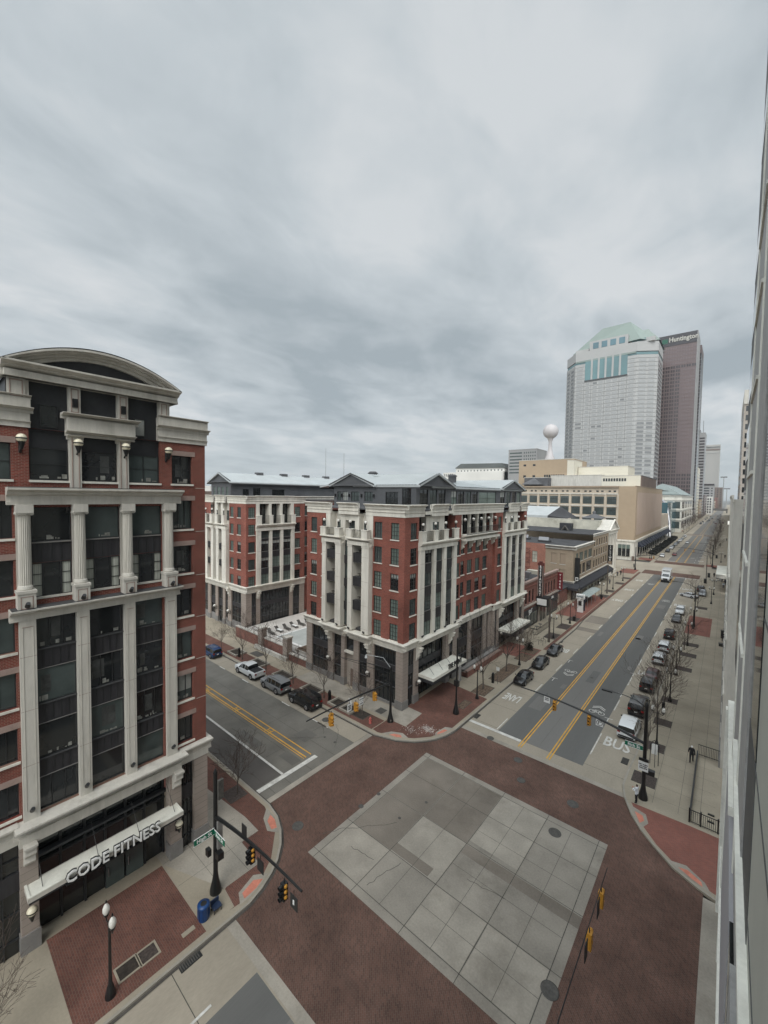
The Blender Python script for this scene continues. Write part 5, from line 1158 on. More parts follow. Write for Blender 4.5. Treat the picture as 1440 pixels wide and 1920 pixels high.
    fe=Fr('E',-30.4); w=MB(); w.box(-60,-31.6,152.5,168,0,14.6,'creamw'); w.box(-31.6,-30.4,152.5,153.6,0,14.6,'stone'); w.box(-31.6,-30.4,165.,166.5,0,14.6,'stone'); w.box(-31.6,-30.2,152.5,166.5,0,1.3,'stone'); w.build('wall',t)
    for u in (155.0,157.6,160.4,163.):
        b=MB(); b.lathe(-30.9,u,[(.62,1.3),(.5,1.7),(.5,8),(.42,13.6),(.6,14.),(.62,14.5)],14,'stone'); b.build('column',t)
    c=MB(); corn(c,fe,152.3,166.8,14.5,15.9,.8,'stone'); c.box(-60,-30.3,152.4,166.6,15.4,15.7,'roofg'); c.build('entablature',t)
    c=MB(); c.raw([(-30.2,152.4,15.9),(-30.2,166.7,15.9),(-30.2,159.5,19.2),(-34,152.4,15.9),(-34,166.7,15.9),(-34,159.5,19.2)],[(0,1,2),(3,5,4),(0,2,5,3),(1,4,5,2)],'stoneL')
    for a_,b_ in (((-29.9,152.2,15.9),(-29.9,159.5,19.3)),((-29.9,159.5,19.3),(-29.9,166.9,15.9))): c.tube(a_,b_,.28,n=4,m='stone',smooth=False)
    c.build('pediment',t)
    b=MB(); b.box(-62,-33.6,154,154.5,15.5,19.0,'mottle'); b.box(-62,-33.6,153.95,154.55,19,19.15,'stoneL'); b.box(-34.1,-33.6,154.5,165,15.5,19,'mottle'); b.build('roof_parapet',t)
    b=MB(); b.raw([(-66,160,19.7),(-53,160,19.7),(-45.5,166,19.),(-45.5,172,19.),(-66,172,23),(-52,172,23),(-66,160,16),(-53,160,16),(-45.5,166,16)],[(0,1,5,4),(6,7,1,0)],'roofm'); b.raw([(-53,160,19.7),(-52,172,23),(-45.5,172,19),(-45.5,160,19),(-53,160,16),(-45.5,160,16)],[(0,3,2,1),(4,5,3,0)],'roofd'); b.build('stage_roof',t)
    b=MB(); b.raw([(-41.5,162,19.3),(-34.5,162,19.3),(-34.5,170,19.3),(-41.5,170,19.3),(-38,166,21.)],[(0,1,4),(1,2,4),(2,3,4),(3,0,4)],'roofg'); b.lathe(-38,166,[(.5,20.8),(.7,21.3),(.3,21.9)],10,'roofg'); b.build('lobby_roof',t)
north_row()
def lazarus():
    fe=Fr('E',-30.2); fs=Fr('S',202.)
    t=thing('department_store','big beige former department store with tan windowless corner and rows of large windows','building',(-60,250,0))
    b=MB(); b.box(-36.9,-30.2,202,290,8.6,32,'tanw'); b.box(-60,-36.9,202.3,330,0,31.7,'creamw'); b.box(-90,-60,202.3,330,0,31.7,'creamw'); b.box(-37,-30.5,290,330,8.6,17,'creamw'); b.build('wall',t)
    b=MB(); b.fbox(fe,205,290,10.8,29.4,0,.12,'pinkp'); b.build('pale_panel',t)
    b=MB(); b.box(-37,-30.3,202.2,330,0,8.4,'stone'); b.box(-37.1,-29.8,201.8,330.5,8.1,8.8,'stone'); b.build('ground_storey',t)
    for u in range(212,328,7):
        g=MB(); g.fbox(fe,u,u+4.2,.6,5.6,-.1,.08,'gl_d'); g.build('shop_window',t)
        a=MB(); a.prof(fe,u-.6,u+4.8,[(0,7.2),(1.7,5.4),(1.7,5.),(0,5.2)],'awnb'); a.build('awning',t)
    g=MB(); g.fbox(fs,-36.3,-31.6,1.6,6.7,-.1,.12,'gl_d'); g.fbox(fs,-36.3,-31.6,5.,6.6,.12,.2,'gl_g')
    for i in range(4): g.fbox(fs,-36.3+i*1.56-.06,-36.24+i*1.56,1.6,6.7,.12,.26,'stone')
    g.build('corner_window',t); g=MB(); g.fbox(fs,-30.9,-29.9,0,1.9,-.2,.3,'brownb'); g.fbox(fs,-38,-36.9,0,1.9,-.2,.3,'brownb'); g.build('plinth',t)
    it=[]
    for i in range(9):
        u1=-37.7-i*4.95; u0=u1-3.7
        for z0,z1 in ((24.,27.4),(19.2,22.5),(14.4,17.7)):
            f2=Fr('S',202.3); it+= [(f2,u0,u1,z0,z1,'gl_m')]
            m=MB(); 
            for k in range(1,4): m.fbox(f2,u0+3.7*k/4-.06,u0+3.7*k/4+.06,z0,z1,.04,.14,'frame')
            m.fbox(f2,u0,u1,z0+(z1-z0)*.62,z0+(z1-z0)*.62+.12,.04,.13,'frame'); m.build('window_bars',t)
        for s in (0,2.0): it.append((Fr('S',202.3),u0+.5+s,u0+1.5+s,29.4,30.1,'gl_d'))
        p=MB(); p.fbox(Fr('S',202.3),u1+.3,u1+1.05,8,28.4,0,.5,'creamw'); p.build('pilaster',t)
    winset(t,it)
    for z in (8.5,13.2,18,22.9,28.3):
        c=MB(); c.box(-82,-37,201.85,202.3,z,z+.5,'stoneL'); c.build('string_course',t)
    c=MB(); c.box(-90,-36.9,201.5,202.5,31.4,32.1,'taupe'); c.build('cornice',t)
    c=MB(); c.box(-30.7,-30.1,202,290,31.9,32.2,'taupe'); c.box(-89,-30.6,203,329,31.7,31.9,'roofg'); c.build('roof',t)
    # penthouses standing on the roof
    for (x0,x1,y0,y1,z1,m) in ((-70.2,-46.6,215,228,37.6,'stoneL'),(-46.6,-26.7-4,215,262,37.1,'cream'),(-30.7,-30.2,215,262,36.9,'brownb'),(-59,-37.,222,240,42,'cream'),(-87.5,-59.6,216,240,46,'tanw'),(-62.6,-59.3,215.8,230,45.2,'cream'),(-82,-70,210,215,36.5,'roofg')):
        b=MB(); b.box(x0,x1,y0,y1,31.9,z1,m); b.box(x0-.1,x1+.1,y0-.1,y1+.1,z1,z1+.25,'stoneL' if m!='brownb' else 'roofg'); b.build('penthouse',t)
    it=[(Fr('S',215),-46+i*1.1,-45.2+i*1.1,34.6,36.,'gl_d') for i in range(9)]+[(Fr('S',216),-74+i*1.15,-73.1+i*1.15,36.9,38.3,'gl_d') for i in range(9)]+[(Fr('S',216),-85,-83.6,36.9,38.2,'gl_d'),(Fr('S',216),-80,-78.6,36.9,38.2,'gl_d'),(Fr('S',216),-85,-83.6,43,44,'gl_d'),(Fr('S',216),-80,-78.6,43,44,'gl_d')]
    winset(t,it,name='penthouse_window')
    b=MB(); b.raw([(-82,206,33),(-72,206,33),(-72,214,33),(-82,214,33),(-77,210,36.5)],[(0,1,4),(1,2,4),(2,3,4),(3,0,4)],'roofg'); b.build('skylight_roof',t)
    t=thing('round_tower_sphere','white ball on a flared stem rising behind the beige roofs','ball',(-109,330,0))
    b=MB(); b.lathe(-109,330,[(4.4,40),(3.6,57),(2.1,61),(1.4,65),(1.25,70),(2.2,72.6),(2.6,73)],20,'sphere'); b.build('stem',t); b=MB(); b.sphere((-109,330,78.1),5.7,'sphere',24,14); b.build('sphere',t)
    # glass pavilion
    t=thing('glass_pavilion','stepped cream stone pavilion with blue glass corner and sloped glass roof','building',(-40,460,0))
    fe=Fr('E',-28.5); b=MB(); b.box(-60,-28.5,400,525,0,29,'stone'); b.box(-40,-32,340,400,0,24,'gl_b'); b.build('wall',t)
    it=[]
    for j,z in enumerate((3,11,19)):
        for i in range(4): it.append((fe,405+i*29,427+i*29,z,z+5.4,'gl_d')); 
    for z in (3,11,19): it.append((Fr('S',400),-33.,-29.4,z,z+5.4,'gl_m')); it.append((Fr('S',400),-38.,-34.4,z,z+5.4,'gl_b'))
    winset(t,it); b=MB()
    for z in (9.3,17.3,25.3,28.7): b.box(-60,-27.9,399.4,525.4,z,z+.7,'stoneL')
    b.build('stone_band',t)
    b=MB(); b.raw([(-60,400,30),(-29,400,30),(-29,523,30),(-60,523,30),(-42,402,39),(-42,523,39)],[(0,1,4),(1,2,5,4),(2,3,5),(3,0,4,5)],'shelt'); b.build('glass_roof',t)
    b=MB(); b.path([(-29.5,334,1),(-30.5,338,10),(-33,345,22),(-38,350,28)],[1.,.9,.8,.7],10,'rim'); b.build('curved_strut',t)
lazarus()
def towers():
    # grey granite tower with green roof
    t=thing('green_roofed_tower','pale grey office tower with chamfered corners and green gabled roof','tower',(-100,510,0))
    H=172.; pts=[(-148,497),(-134.3,480),(-76.3,480),(-59.5,491),(-59.5,525),(-62,545),(-144,545),(-148,530)]
    b=MB(); b.prism(pts,0,171,'towg'); b.prism([(x*.985-1.5,y+1.5) for x,y in pts],171,174.6,'towglass'); b.prism(pts,174.6,184,'towg'); b.build('wall',t)
    b=MB(); b.fbox(Fr('S',480),-134,-77,173,174.4,0,.3,'copper'); b.prism([(x*.99-1,y+.6) for x,y in pts],171.4,174.,'gl_t'); b.build('teal_band',t)
    b=MB(); b.fbox(Fr('S',480),-124.3,-84.4,153,174.6,-.5,.25,'gl_t'); 
    for i in range(7): u=-124.3+39.9*i/6.; b.fbox(Fr('S',480),u-.9,u+.9,153,174.6,.25,.6,'towg') if 0<i<6 else None
    b.fbox(Fr('S',480),-124.6,-84.,151.6,153,0,.6,'soff'); b.build('teal_glazing',t)
    # joint grid
    fs=Fr('S',480); fl=MB()
    n=40
    for k in range(n):
        z=4+k*4.2
        if z>171: break
        p2=[(-148.15,497),(-134.4,479.85),(-76.2,479.85),(-59.35,490.9),(-59.35,525)]
        for a,c in zip(p2[:-1],p2[1:]):
            if k and 151<z<175 and a[0]==-134.4:
                fl.box(-134.4,-124.6,479.8,480,z,z+.35,'towj'); fl.box(-84,-76.2,479.8,480,z,z+.35,'towj'); continue
            d=Vector((c[0]-a[0],c[1]-a[1])).normalized(); nn=Vector((d.y,-d.x))*.12
            fl.raw([(a[0]+nn.x,a[1]+nn.y,z),(c[0]+nn.x,c[1]+nn.y,z),(c[0]+nn.x,c[1]+nn.y,z+.35),(a[0]+nn.x,a[1]+nn.y,z+.35)],[(0,1,2,3)],'towj')
    for x in (-125,-118,-105,-91.5,-84.5): fl.box(x-.22,x+.22,479.78,480,0,151,'towj')
    fl.build('panel_joints',t)
    it=[]; q=random.Random(4)
    for k in range(3,40):
        z=4.9+k*4.2
        if z>168: break
        for a0,b0,n in ((-133.4,-126,1),(-124,-119,1),(-117,-106,2),(-104,-92.5,2),(-90.5,-85.5,1),(-83.5,-77.5,1)):
            if z>149 and -125<a0<-85: continue
            w=(b0-a0)/n
            for i in range(n): it.append((fs,a0+w*i+.7,a0+w*(i+1)-.7,z,z+2.2,'towglass' if q.random()<.94 else 'towglassd'))
    winset(t,it)
    ch=MB()
    def skew(a,c,z0,z1,f0,f1,m):
        a=Vector(a);c=Vector(c);d=(c-a);nn=Vector((d.y,-d.x)).normalized()*.16
        p=a+d*f0+nn;r_=a+d*f1+nn; ch.raw([(p.x,p.y,z0),(r_.x,r_.y,z0),(r_.x,r_.y,z1),(p.x,p.y,z1)],[(0,1,2,3)],m)
    for k in range(10,40):
        z=4.9+k*4.2
        if z>168: break
        dk='towglassd' if k<24 else 'towglass'
        skew((-76.3,480),(-59.5,491),z,z+2.3,.12,.45,dk); skew((-76.3,480),(-59.5,491),z,z+2.3,.56,.86,dk if k%3 else 'towglass')
        skew((-148,497),(-134.3,480),z,z+2.3,.1,.4,'towglassd'); skew((-148,497),(-134.3,480),z,z+2.3,.55,.85,'towglassd')
        skew((-59.5,491),(-59.5,525),z,z+2.3,.1,.9,'towglassd')
    ch.build('chamfer_windows',t,kind='stuff')
    b=MB(); b.raw([(-140,490,186.5),(-74,481,186.5),(-60,492,185),(-60,540,185),(-140,540,185),(-112,496,210.5),(-86,496,211)],[(0,1,6,5),(1,2,6),(2,3,6),(3,4,5,6),(4,0,5)],'copper')
    b.raw([(-84,484,186),(-58.5,492,185.5),(-58.5,530,185.5),(-84,530,186),(-80,494,199),(-69.5,494,199)],[(0,1,5,4),(1,2,5),(2,3,4,5)],'copper'); b.build('roof',t)
    b=MB(); 
    for (x0,x1,y,z0,z1) in ((-121,-85,481.5,184,194),(-135,-122,483,184,187.5),(-80,-62,485,184,188)): b.box(x0,x1,y,y+6,z0,z1,'towg')
    for i in range(4): b.box(-117.5+i*8.2,-112.2+i*8.2,481.2,481.5,185.8,192,'gl_b')
    b.box(-82,-70,484.6,485,185.6,188,'gl_t'); b.build('roof_terrace',t)
    # red granite tower
    t=thing('red_granite_tower','tall dark red granite bank tower with white lettering at its top edge','tower',(-50,580,0))
    b=MB(); b.box(-90,-32.6,560,600,0,209.5,'hunt'); b.box(-33.1,-32.3,559.6,600,0,209.5,'greyt'); b.build('wall',t)
    b=MB(); b.box(-60,-31.2,604,645,0,206,'huntw'); b.box(-33,-30.9,644,645.5,0,206,'greyt'); b.box(-60,-31,603.8,645,197,206,'hunt')
    for k in range(48): b.box(-60,-31,603.9,645,4+k*4.2,4.4+k*4.2,'greyt')
    b.build('rear_slab',t)
    b=MB(); b.box(-90,-32.4,559.7,560,197.5,209.6,'huntw'); b.build('crown_band',t)
    it=[]; fs=Fr('S',560)
    for k in range(46):
        z=6+k*4.15
        if z>196: break
        for i in range(8):
            u=-69.8+i*4.75
            refl = (i>=5-k*.02 and 11<k<40) or k>40  # these windows get the paler colour that stands for reflections
            for s in (0,2.1): it.append((fs,u+s,u+s+1.55,z,z+2.8,'huntl' if refl else 'huntw'))
    winset(t,it)
    text('Huntington',7.2,(-45.2,559.3,203.8),'S',t,'stoneL',.3,.14,sx=.8)
    lg=MB(); 
    for i in range(6): lg.box(-64.5+i*.9,-64.+i*.9,559.3,559.6,200.5+.5*(i%2),206-.5*(i%2),'green')
    lg.build('sign_emblem',t)
    # others
    t=block('dark_office_tower','dark horizontal banded office tower with a thin antenna between red tower and white tower','tower' and -58,-30,760,800,124,'greyt',cat='tower')
    winset(t,grid(Fr('S',760),-58,-30.5,4,118,1,27,1.,.5,'huntw')+grid(Fr('E',-30),760,800,4,118,1,27,1,.5,'huntw'))
    b=MB(); b.box(-58,-36,762,795,124,129,'huntw'); b.tube((-33,770,124),(-33,770,143),.3,n=5,m='iron'); b.build('antenna',t)
    t=block('white_insurance_tower','pale narrow tower far up the street with small lettering on top','x' and -57,-24.5,1500,1550,182,'lightt',cat='tower')
    b=MB(); b.box(-57.5,-24,1499,1500,166,170,'brownb'); b.box(-57.5,-24,1499,1500,158,160,'greyt'); b.build('band',t); text('Nationwide',7.5,(-41,1498.5,175.5),'S',t,'signk',.2,.1,sx=.9)
    b=MB()
    for i in range(16): b.box(-57+i*2.03,-56.6+i*2.03,1499.7,1500,0,158,'greyt')
    b.build('ribs',t)
    t=block('beige_slab_building','narrow beige stone building squeezed beside the red granite tower',-60,-31,640,690,66,'cream'); winset(t,grid(Fr('E',-31),640,690,6,60,6,14,.5,.5,'gl_d')+grid(Fr('S',640),-40,-31.5,6,60,2,14,.5,.5,'gl_d'))
    t=block('hotel_tower','grey concrete building with dark ribbon windows and black flat top down the street',-60,-22.5,1000,1050,53,'greyt'); winset(t,grid(Fr('S',1000),-38,-29,6,50,1,9,.9,.5,'gl_d')+grid(Fr('S',1000),-28,-23,6,50,1,9,.5,.4,'gl_d')); b=MB(); b.box(-60,-22,999,1050,53,56,'huntw'); b.build('top_storey',t)
    t=block('white_narrow_building','white narrow building with dark window strips low beside the grey one',-30,-22,900,940,31,'whiteb'); winset(t,grid(Fr('S',900),-29,-22.5,2,29,2,6,.6,.7,'gl_d'))
    names=['low grey brick shop row past the pavilion','plain tan office block past the red tower','brown brick block beyond the dark tower','old stone commercial block far up the left side','small pale block near the street arches','dark brick warehouse at the far end','grey block at the vanishing point']
    for k,(x0,x1,y0,y1,z,m) in enumerate(((-60,-29.5,526,558,14,'stoneB'),(-60,-30,692,755,26,'tanw'),(-60,-29,803,895,33,'hunt'),(-60,-25,945,995,24,'stoneL'),(-60,-23,1055,1200,22,'creamw'),(-80,-22,1205,1380,30,'brickD'),(-60,-14,1400,1480,58,'brownb'))):
        t=block('commercial_building',names[k],x0,x1,y0,y1,z,m,group='far buildings on the left of the street'); winset(t,grid(Fr('E',x1),y0,y1,4,z-2,max(3,int((y1-y0)/9)),max(2,int(z/5)),.6,.5,'gl_d')+grid(Fr('S',y0),x0+20,x1,4,z-2,4,max(2,int(z/5)),.5,.5,'gl_d'))
    # court house with dark mansard
    t=thing('mansard_courthouse','white stone court building with dark mansard roof beyond the apartment roof','building',(-220,430,0))
    b=MB(); b.box(-247,-187,422,450,0,58.5,'whiteb'); b.box(-262,-187,418,460,0,53.5,'whiteb'); b.build('wall',t)
    b=MB(); b.raw([(-248,421,58.5),(-186,421,57.5),(-186,451,57.5),(-248,451,58.5),(-243,426,64),(-192,426,63),(-192,446,63),(-243,446,64)],[(0,1,5,4),(1,2,6,5),(2,3,7,6),(3,0,4,7),(4,5,6,7)],'slate'); b.build('roof',t)
    winset(t,grid(Fr('S',422),-246,-188,48.6,57.5,14,2,.3,.4,'gl_m')+grid(Fr('S',418),-261,-248,48,53,5,1,.4,.6,'gl_d')); 
    t=block('ribbed_office_block','grey office block with ribbon windows standing behind the beige roof',-182,-152,420,450,76,'greyt'); winset(t,grid(Fr('S',420),-181,-167,50,74,1,7,.95,.45,'gl_m')+grid(Fr('S',420),-166,-152.5,50,74,6,7,.5,.5,'gl_m'))
    t=block('low_cream_block','low cream block with dark roof edge between court building and beige store',-205,-120,330,360,38.5,'cream'); winset(t,grid(Fr('S',330),-200,-150,33,37,10,1,.4,.6,'gl_m'))
    lab=['long low roof on the horizon behind the wing roof','distant pale block left of the wing gable','distant brick block at the left skyline gap']
    for k,(x0,x1,y0,y1,z,m) in enumerate(((-640,-420,330,420,30,'greyt'),(-330,-300,150,190,31,'whiteb'),(-300,-262,120,148,27.,'brownb'))):
        t=block('distant_building',lab[k],x0,x1,y0,y1,z,m,group='buildings on the left skyline'); winset(t,grid(Fr('E',x1),y0,y1,z-14,z-2,6,4,.5,.5,'gl_d'))
    for k,(x,y,z) in enumerate(((-1695,1500,274),(-1552,1500,238))):
        b=MB(); b.tube((x,y,0),(x,y,z),1.6,1.0,6,'greyt'); b.build('radio_mast',label=['taller thin radio mast on the hazy skyline','shorter thin radio mast to the right on the skyline'][k],cat='radio mast',group='radio masts')
    # arches across the far street
    t=thing('street_arch_bridge','dark steel span crossing the street in the far distance','bridge',(-10,1010,0)); b=MB(); b.box(-24,-1,1008,1014,5,9,'iron'); b.box(-24,-22.5,1008,1014,0,5,'iron'); b.box(-3,-1,1008,1014,0,5,'iron'); b.build('deck',t)
    b=MB(); b.box(-24,-1,1007.6,1008,7.4,7.9,'greyt'); b.build('rail',t)
    for k,(x,y,z) in enumerate(((-14,1600,95),(-6,1700,62))):
        b=MB(); b.tube((x,y,0),(x,y,z),1.2,.8,6,'greyt'); b.box(x-8,x+8,y-1,y+1,z-3,z,'iron'); b.build('floodlight_mast',label=['taller distant floodlight mast at the end of the street','shorter distant floodlight mast at the end of the street'][k],cat='light mast',group='floodlight masts')
towers()
def east_side():
    X=.38; fr=Fr('W',X)
    t=thing('cream_corner_building','cream classical stone building across the side street seen edge on','building',(10,100,0))
    us=[56.5+i*6.1 for i in range(15)]
    ops=[(u,u+3.4,1.4,6.6) for u in us]+[(u+.4,u+3,8.6,12.2) for u in us]+[(u+.4,u+3,14,17.4) for u in us]
    w=MB(); wall(w,fr,52.2,149,.1,27.,ops,'stone',.06); w.face([(X,52.2,.1),(X+30,52.2,.1),(X+30,52.2,27),(X,52.2,27)],'stoneL'); w.build('wall',t)
    for o in ops: window(t,fr,*o,.05,'gl_d',2,2,True,sillm='stoneL',fw=.03,mw=.02)
    c=MB(); corn(c,fr,51.9,149,18.6,19.4,.12,'stone'); corn(c,fr,52,149,26.7,27.4,.25,'stone'); corn(c,fr,52,149,12.8,13.2,.08,'stone'); corn(c,fr,52,149,7.3,7.7,.08,'stone'); c.fbox(fr,52.1,149,.1,.9,0,.14,'stoneG'); c.build('cornice',t)
    for i in range(16):
        u=55.1+i*6.1-.5; p=MB(); p.fbox(fr,u-.3,u+.9,.9,18.6,0,.03,'stoneL'); p.build('pilaster',t)
    lab=['pale shop building with ledges behind the theatre canopy','grey stone block further up the right side','small cream facade with stepped ledges','brown facade far on the right side','pale facade near the far right trees']
    for k,(x,y0,y1,z,m) in enumerate(((.9,150,172,20,'stone'),(1.6,173,204,22,'stoneL'),(1.9,262,372,24.5,'stone'),(2.2,384,520,26,'creamw'),(3.4,520,900,26,'creamw'))):
        t=block('street_building',lab[k],x,x+30,y0,y1,z,m,group='buildings along the right side of the street'); f=Fr('W',x)
        winset(t,grid(f,y0,y1,2,z-1.5,max(3,int((y1-y0)/7)),max(2,int(z/4.2)),.55,.55,'gl_d'))
        c=MB(); corn(c,f,y0,y1,z-1,z,.9,'stone'); corn(c,f,y0,y1,4.4,5.,.8,'stone'); c.build('cornice',t)
    t=thing('tall_east_tower','tall narrow beige tower with stacked dark windows above the street at right','tower',(18,235,0))
    b=MB(); b.box(3.1,30,212,258,0,68.5,'stoneB'); b.box(3.,30,211.6,258,64,69.4,'stoneL'); b.build('wall',t)
    winset(t,grid(Fr('S',212),3.3,9.3,8,64,3,16,.6,.6,'gl_d')+grid(Fr('W',3.1),213,257,8,64,10,16,.5,.6,'gl_d'))
    t=thing('theatre_canopy','flat white topped canopy jutting from the right side facades over the pavement','canopy',(0,160,0))
    b=MB(); b.box(-1.9,1.,150.5,170,4.3,5.3,'stoneL'); b.box(-2.,1.,150.3,170.2,5.3,5.5,'canopy'); b.box(-1.8,.9,150.7,169.8,4.1,4.3,'dark'); b.build('roof',t)
    # the building the picture is taken from
    t=thing('own_building','grey panelled building edge running up the right border with pale vertical ledges','building',(12,10,0))
    b=MB(); b.box(1.1,30,-14,34,0,74,'owng'); b.build('wall',t)
    for k in range(12):
        b=MB(); b.box(.685,.75,-8.9,11.9,17.6+k*3.4,17.66+k*3.4,'ownd'); b.build('panel_seam',t)
    for (a,c_,x,z0,z1,m,n) in ((26.95,34.05,.70,17,74,'ownd','wall_panel'),(26.45,26.95,.63,13.8,74,'ownl','ledge'),(21,26.45,.68,13.8,74,'owng','pier'),(19.,21.,.69,23,74,'gl_d','glazing'),(19.,21.,.70,13.8,22.8,'ownd','wall_panel'),(18.6,19.,.6,13.8,74,'ownl','ledge'),(14.9,18.6,.64,13.8,74,'owng','pier'),(12.,14.9,.675,21.2,74,'gl_d','glazing'),(12.,14.9,.685,13.8,21,'ownd','wall_panel'),(.7,12.,.7,0,74,'own','wall_panel'),(-9,.7,.9,0,74,'own','wall_panel'),
      (30.5,34.0,.56,0,13,'ownd','wall_panel'),(30.0,30.5,.5,0,13.2,'ownl','ledge'),(17.4,30.,.56,0,13,'ownv','wall_panel'),(15.8,17.4,.575,0,13,'gl_d','glazing'),(12.,15.8,.58,0,13,'owng','wall_panel'),(33.7,34.3,.40,0,13.55,'ownl','corner_trim')):
        b=MB(); b.box(x,1.2,a,c_,z0,z1,m); b.build(n,t)
    b=MB(); b.box(.53,1.,-9,22.2,16.75,17.,'ownl'); b.box(.60,1.,-9,22.1,16.4,16.75,'owng'); b.build('cornice_ledge',t)
    b=MB(); b.box(.50,1.15,22.3,34.25,13.6,14,'ownl'); b.build('cornice_ledge',t)
    b=MB(); b.box(.46,1.,12,34.2,4.2,4.5,'ownl'); b.build('cornice_ledge',t)
    for z in (18.5,22,25.6,29.2,32.8,36.4,40,47,54,61):
        g=MB(); g.box(.68,.8,28.4,33.6,z,z+1.9,'gl_d'); g.build('window',t)
    for z in (20.8,24.4,28,31.6,35.2,38.8):
        g=MB(); g.box(.6,.72,21.1,26.4,z,z+.14,'ownl'); g.build('ledge',t)
east_side()
# ---------------------------------------------------------------- vehicles
PAINT={}
def paint(name,rgb,rough=.22,metal=.0):
    if name not in PAINT:
        m,nt,b=_nt('car_paint_'+name); b.inputs['Base Color'].default_value=(*rgb,1); b.inputs['Roughness'].default_value=rough; b.inputs['Metallic'].default_value=metal
        b.inputs['Coat Weight'].default_value=.6; b.inputs['Coat Roughness'].default_value=.05; PAINT[name]=m
    return PAINT[name]
COLS={'white':(.62,.63,.63),'black':(.008,.008,.009),'silver':(.30,.31,.32),'grey':(.085,.088,.092),'blue':(.015,.045,.12),'red':(.16,.015,.015),'dgrey':(.035,.036,.038),'maroon':(.07,.012,.014),'beige':(.3,.27,.22)}
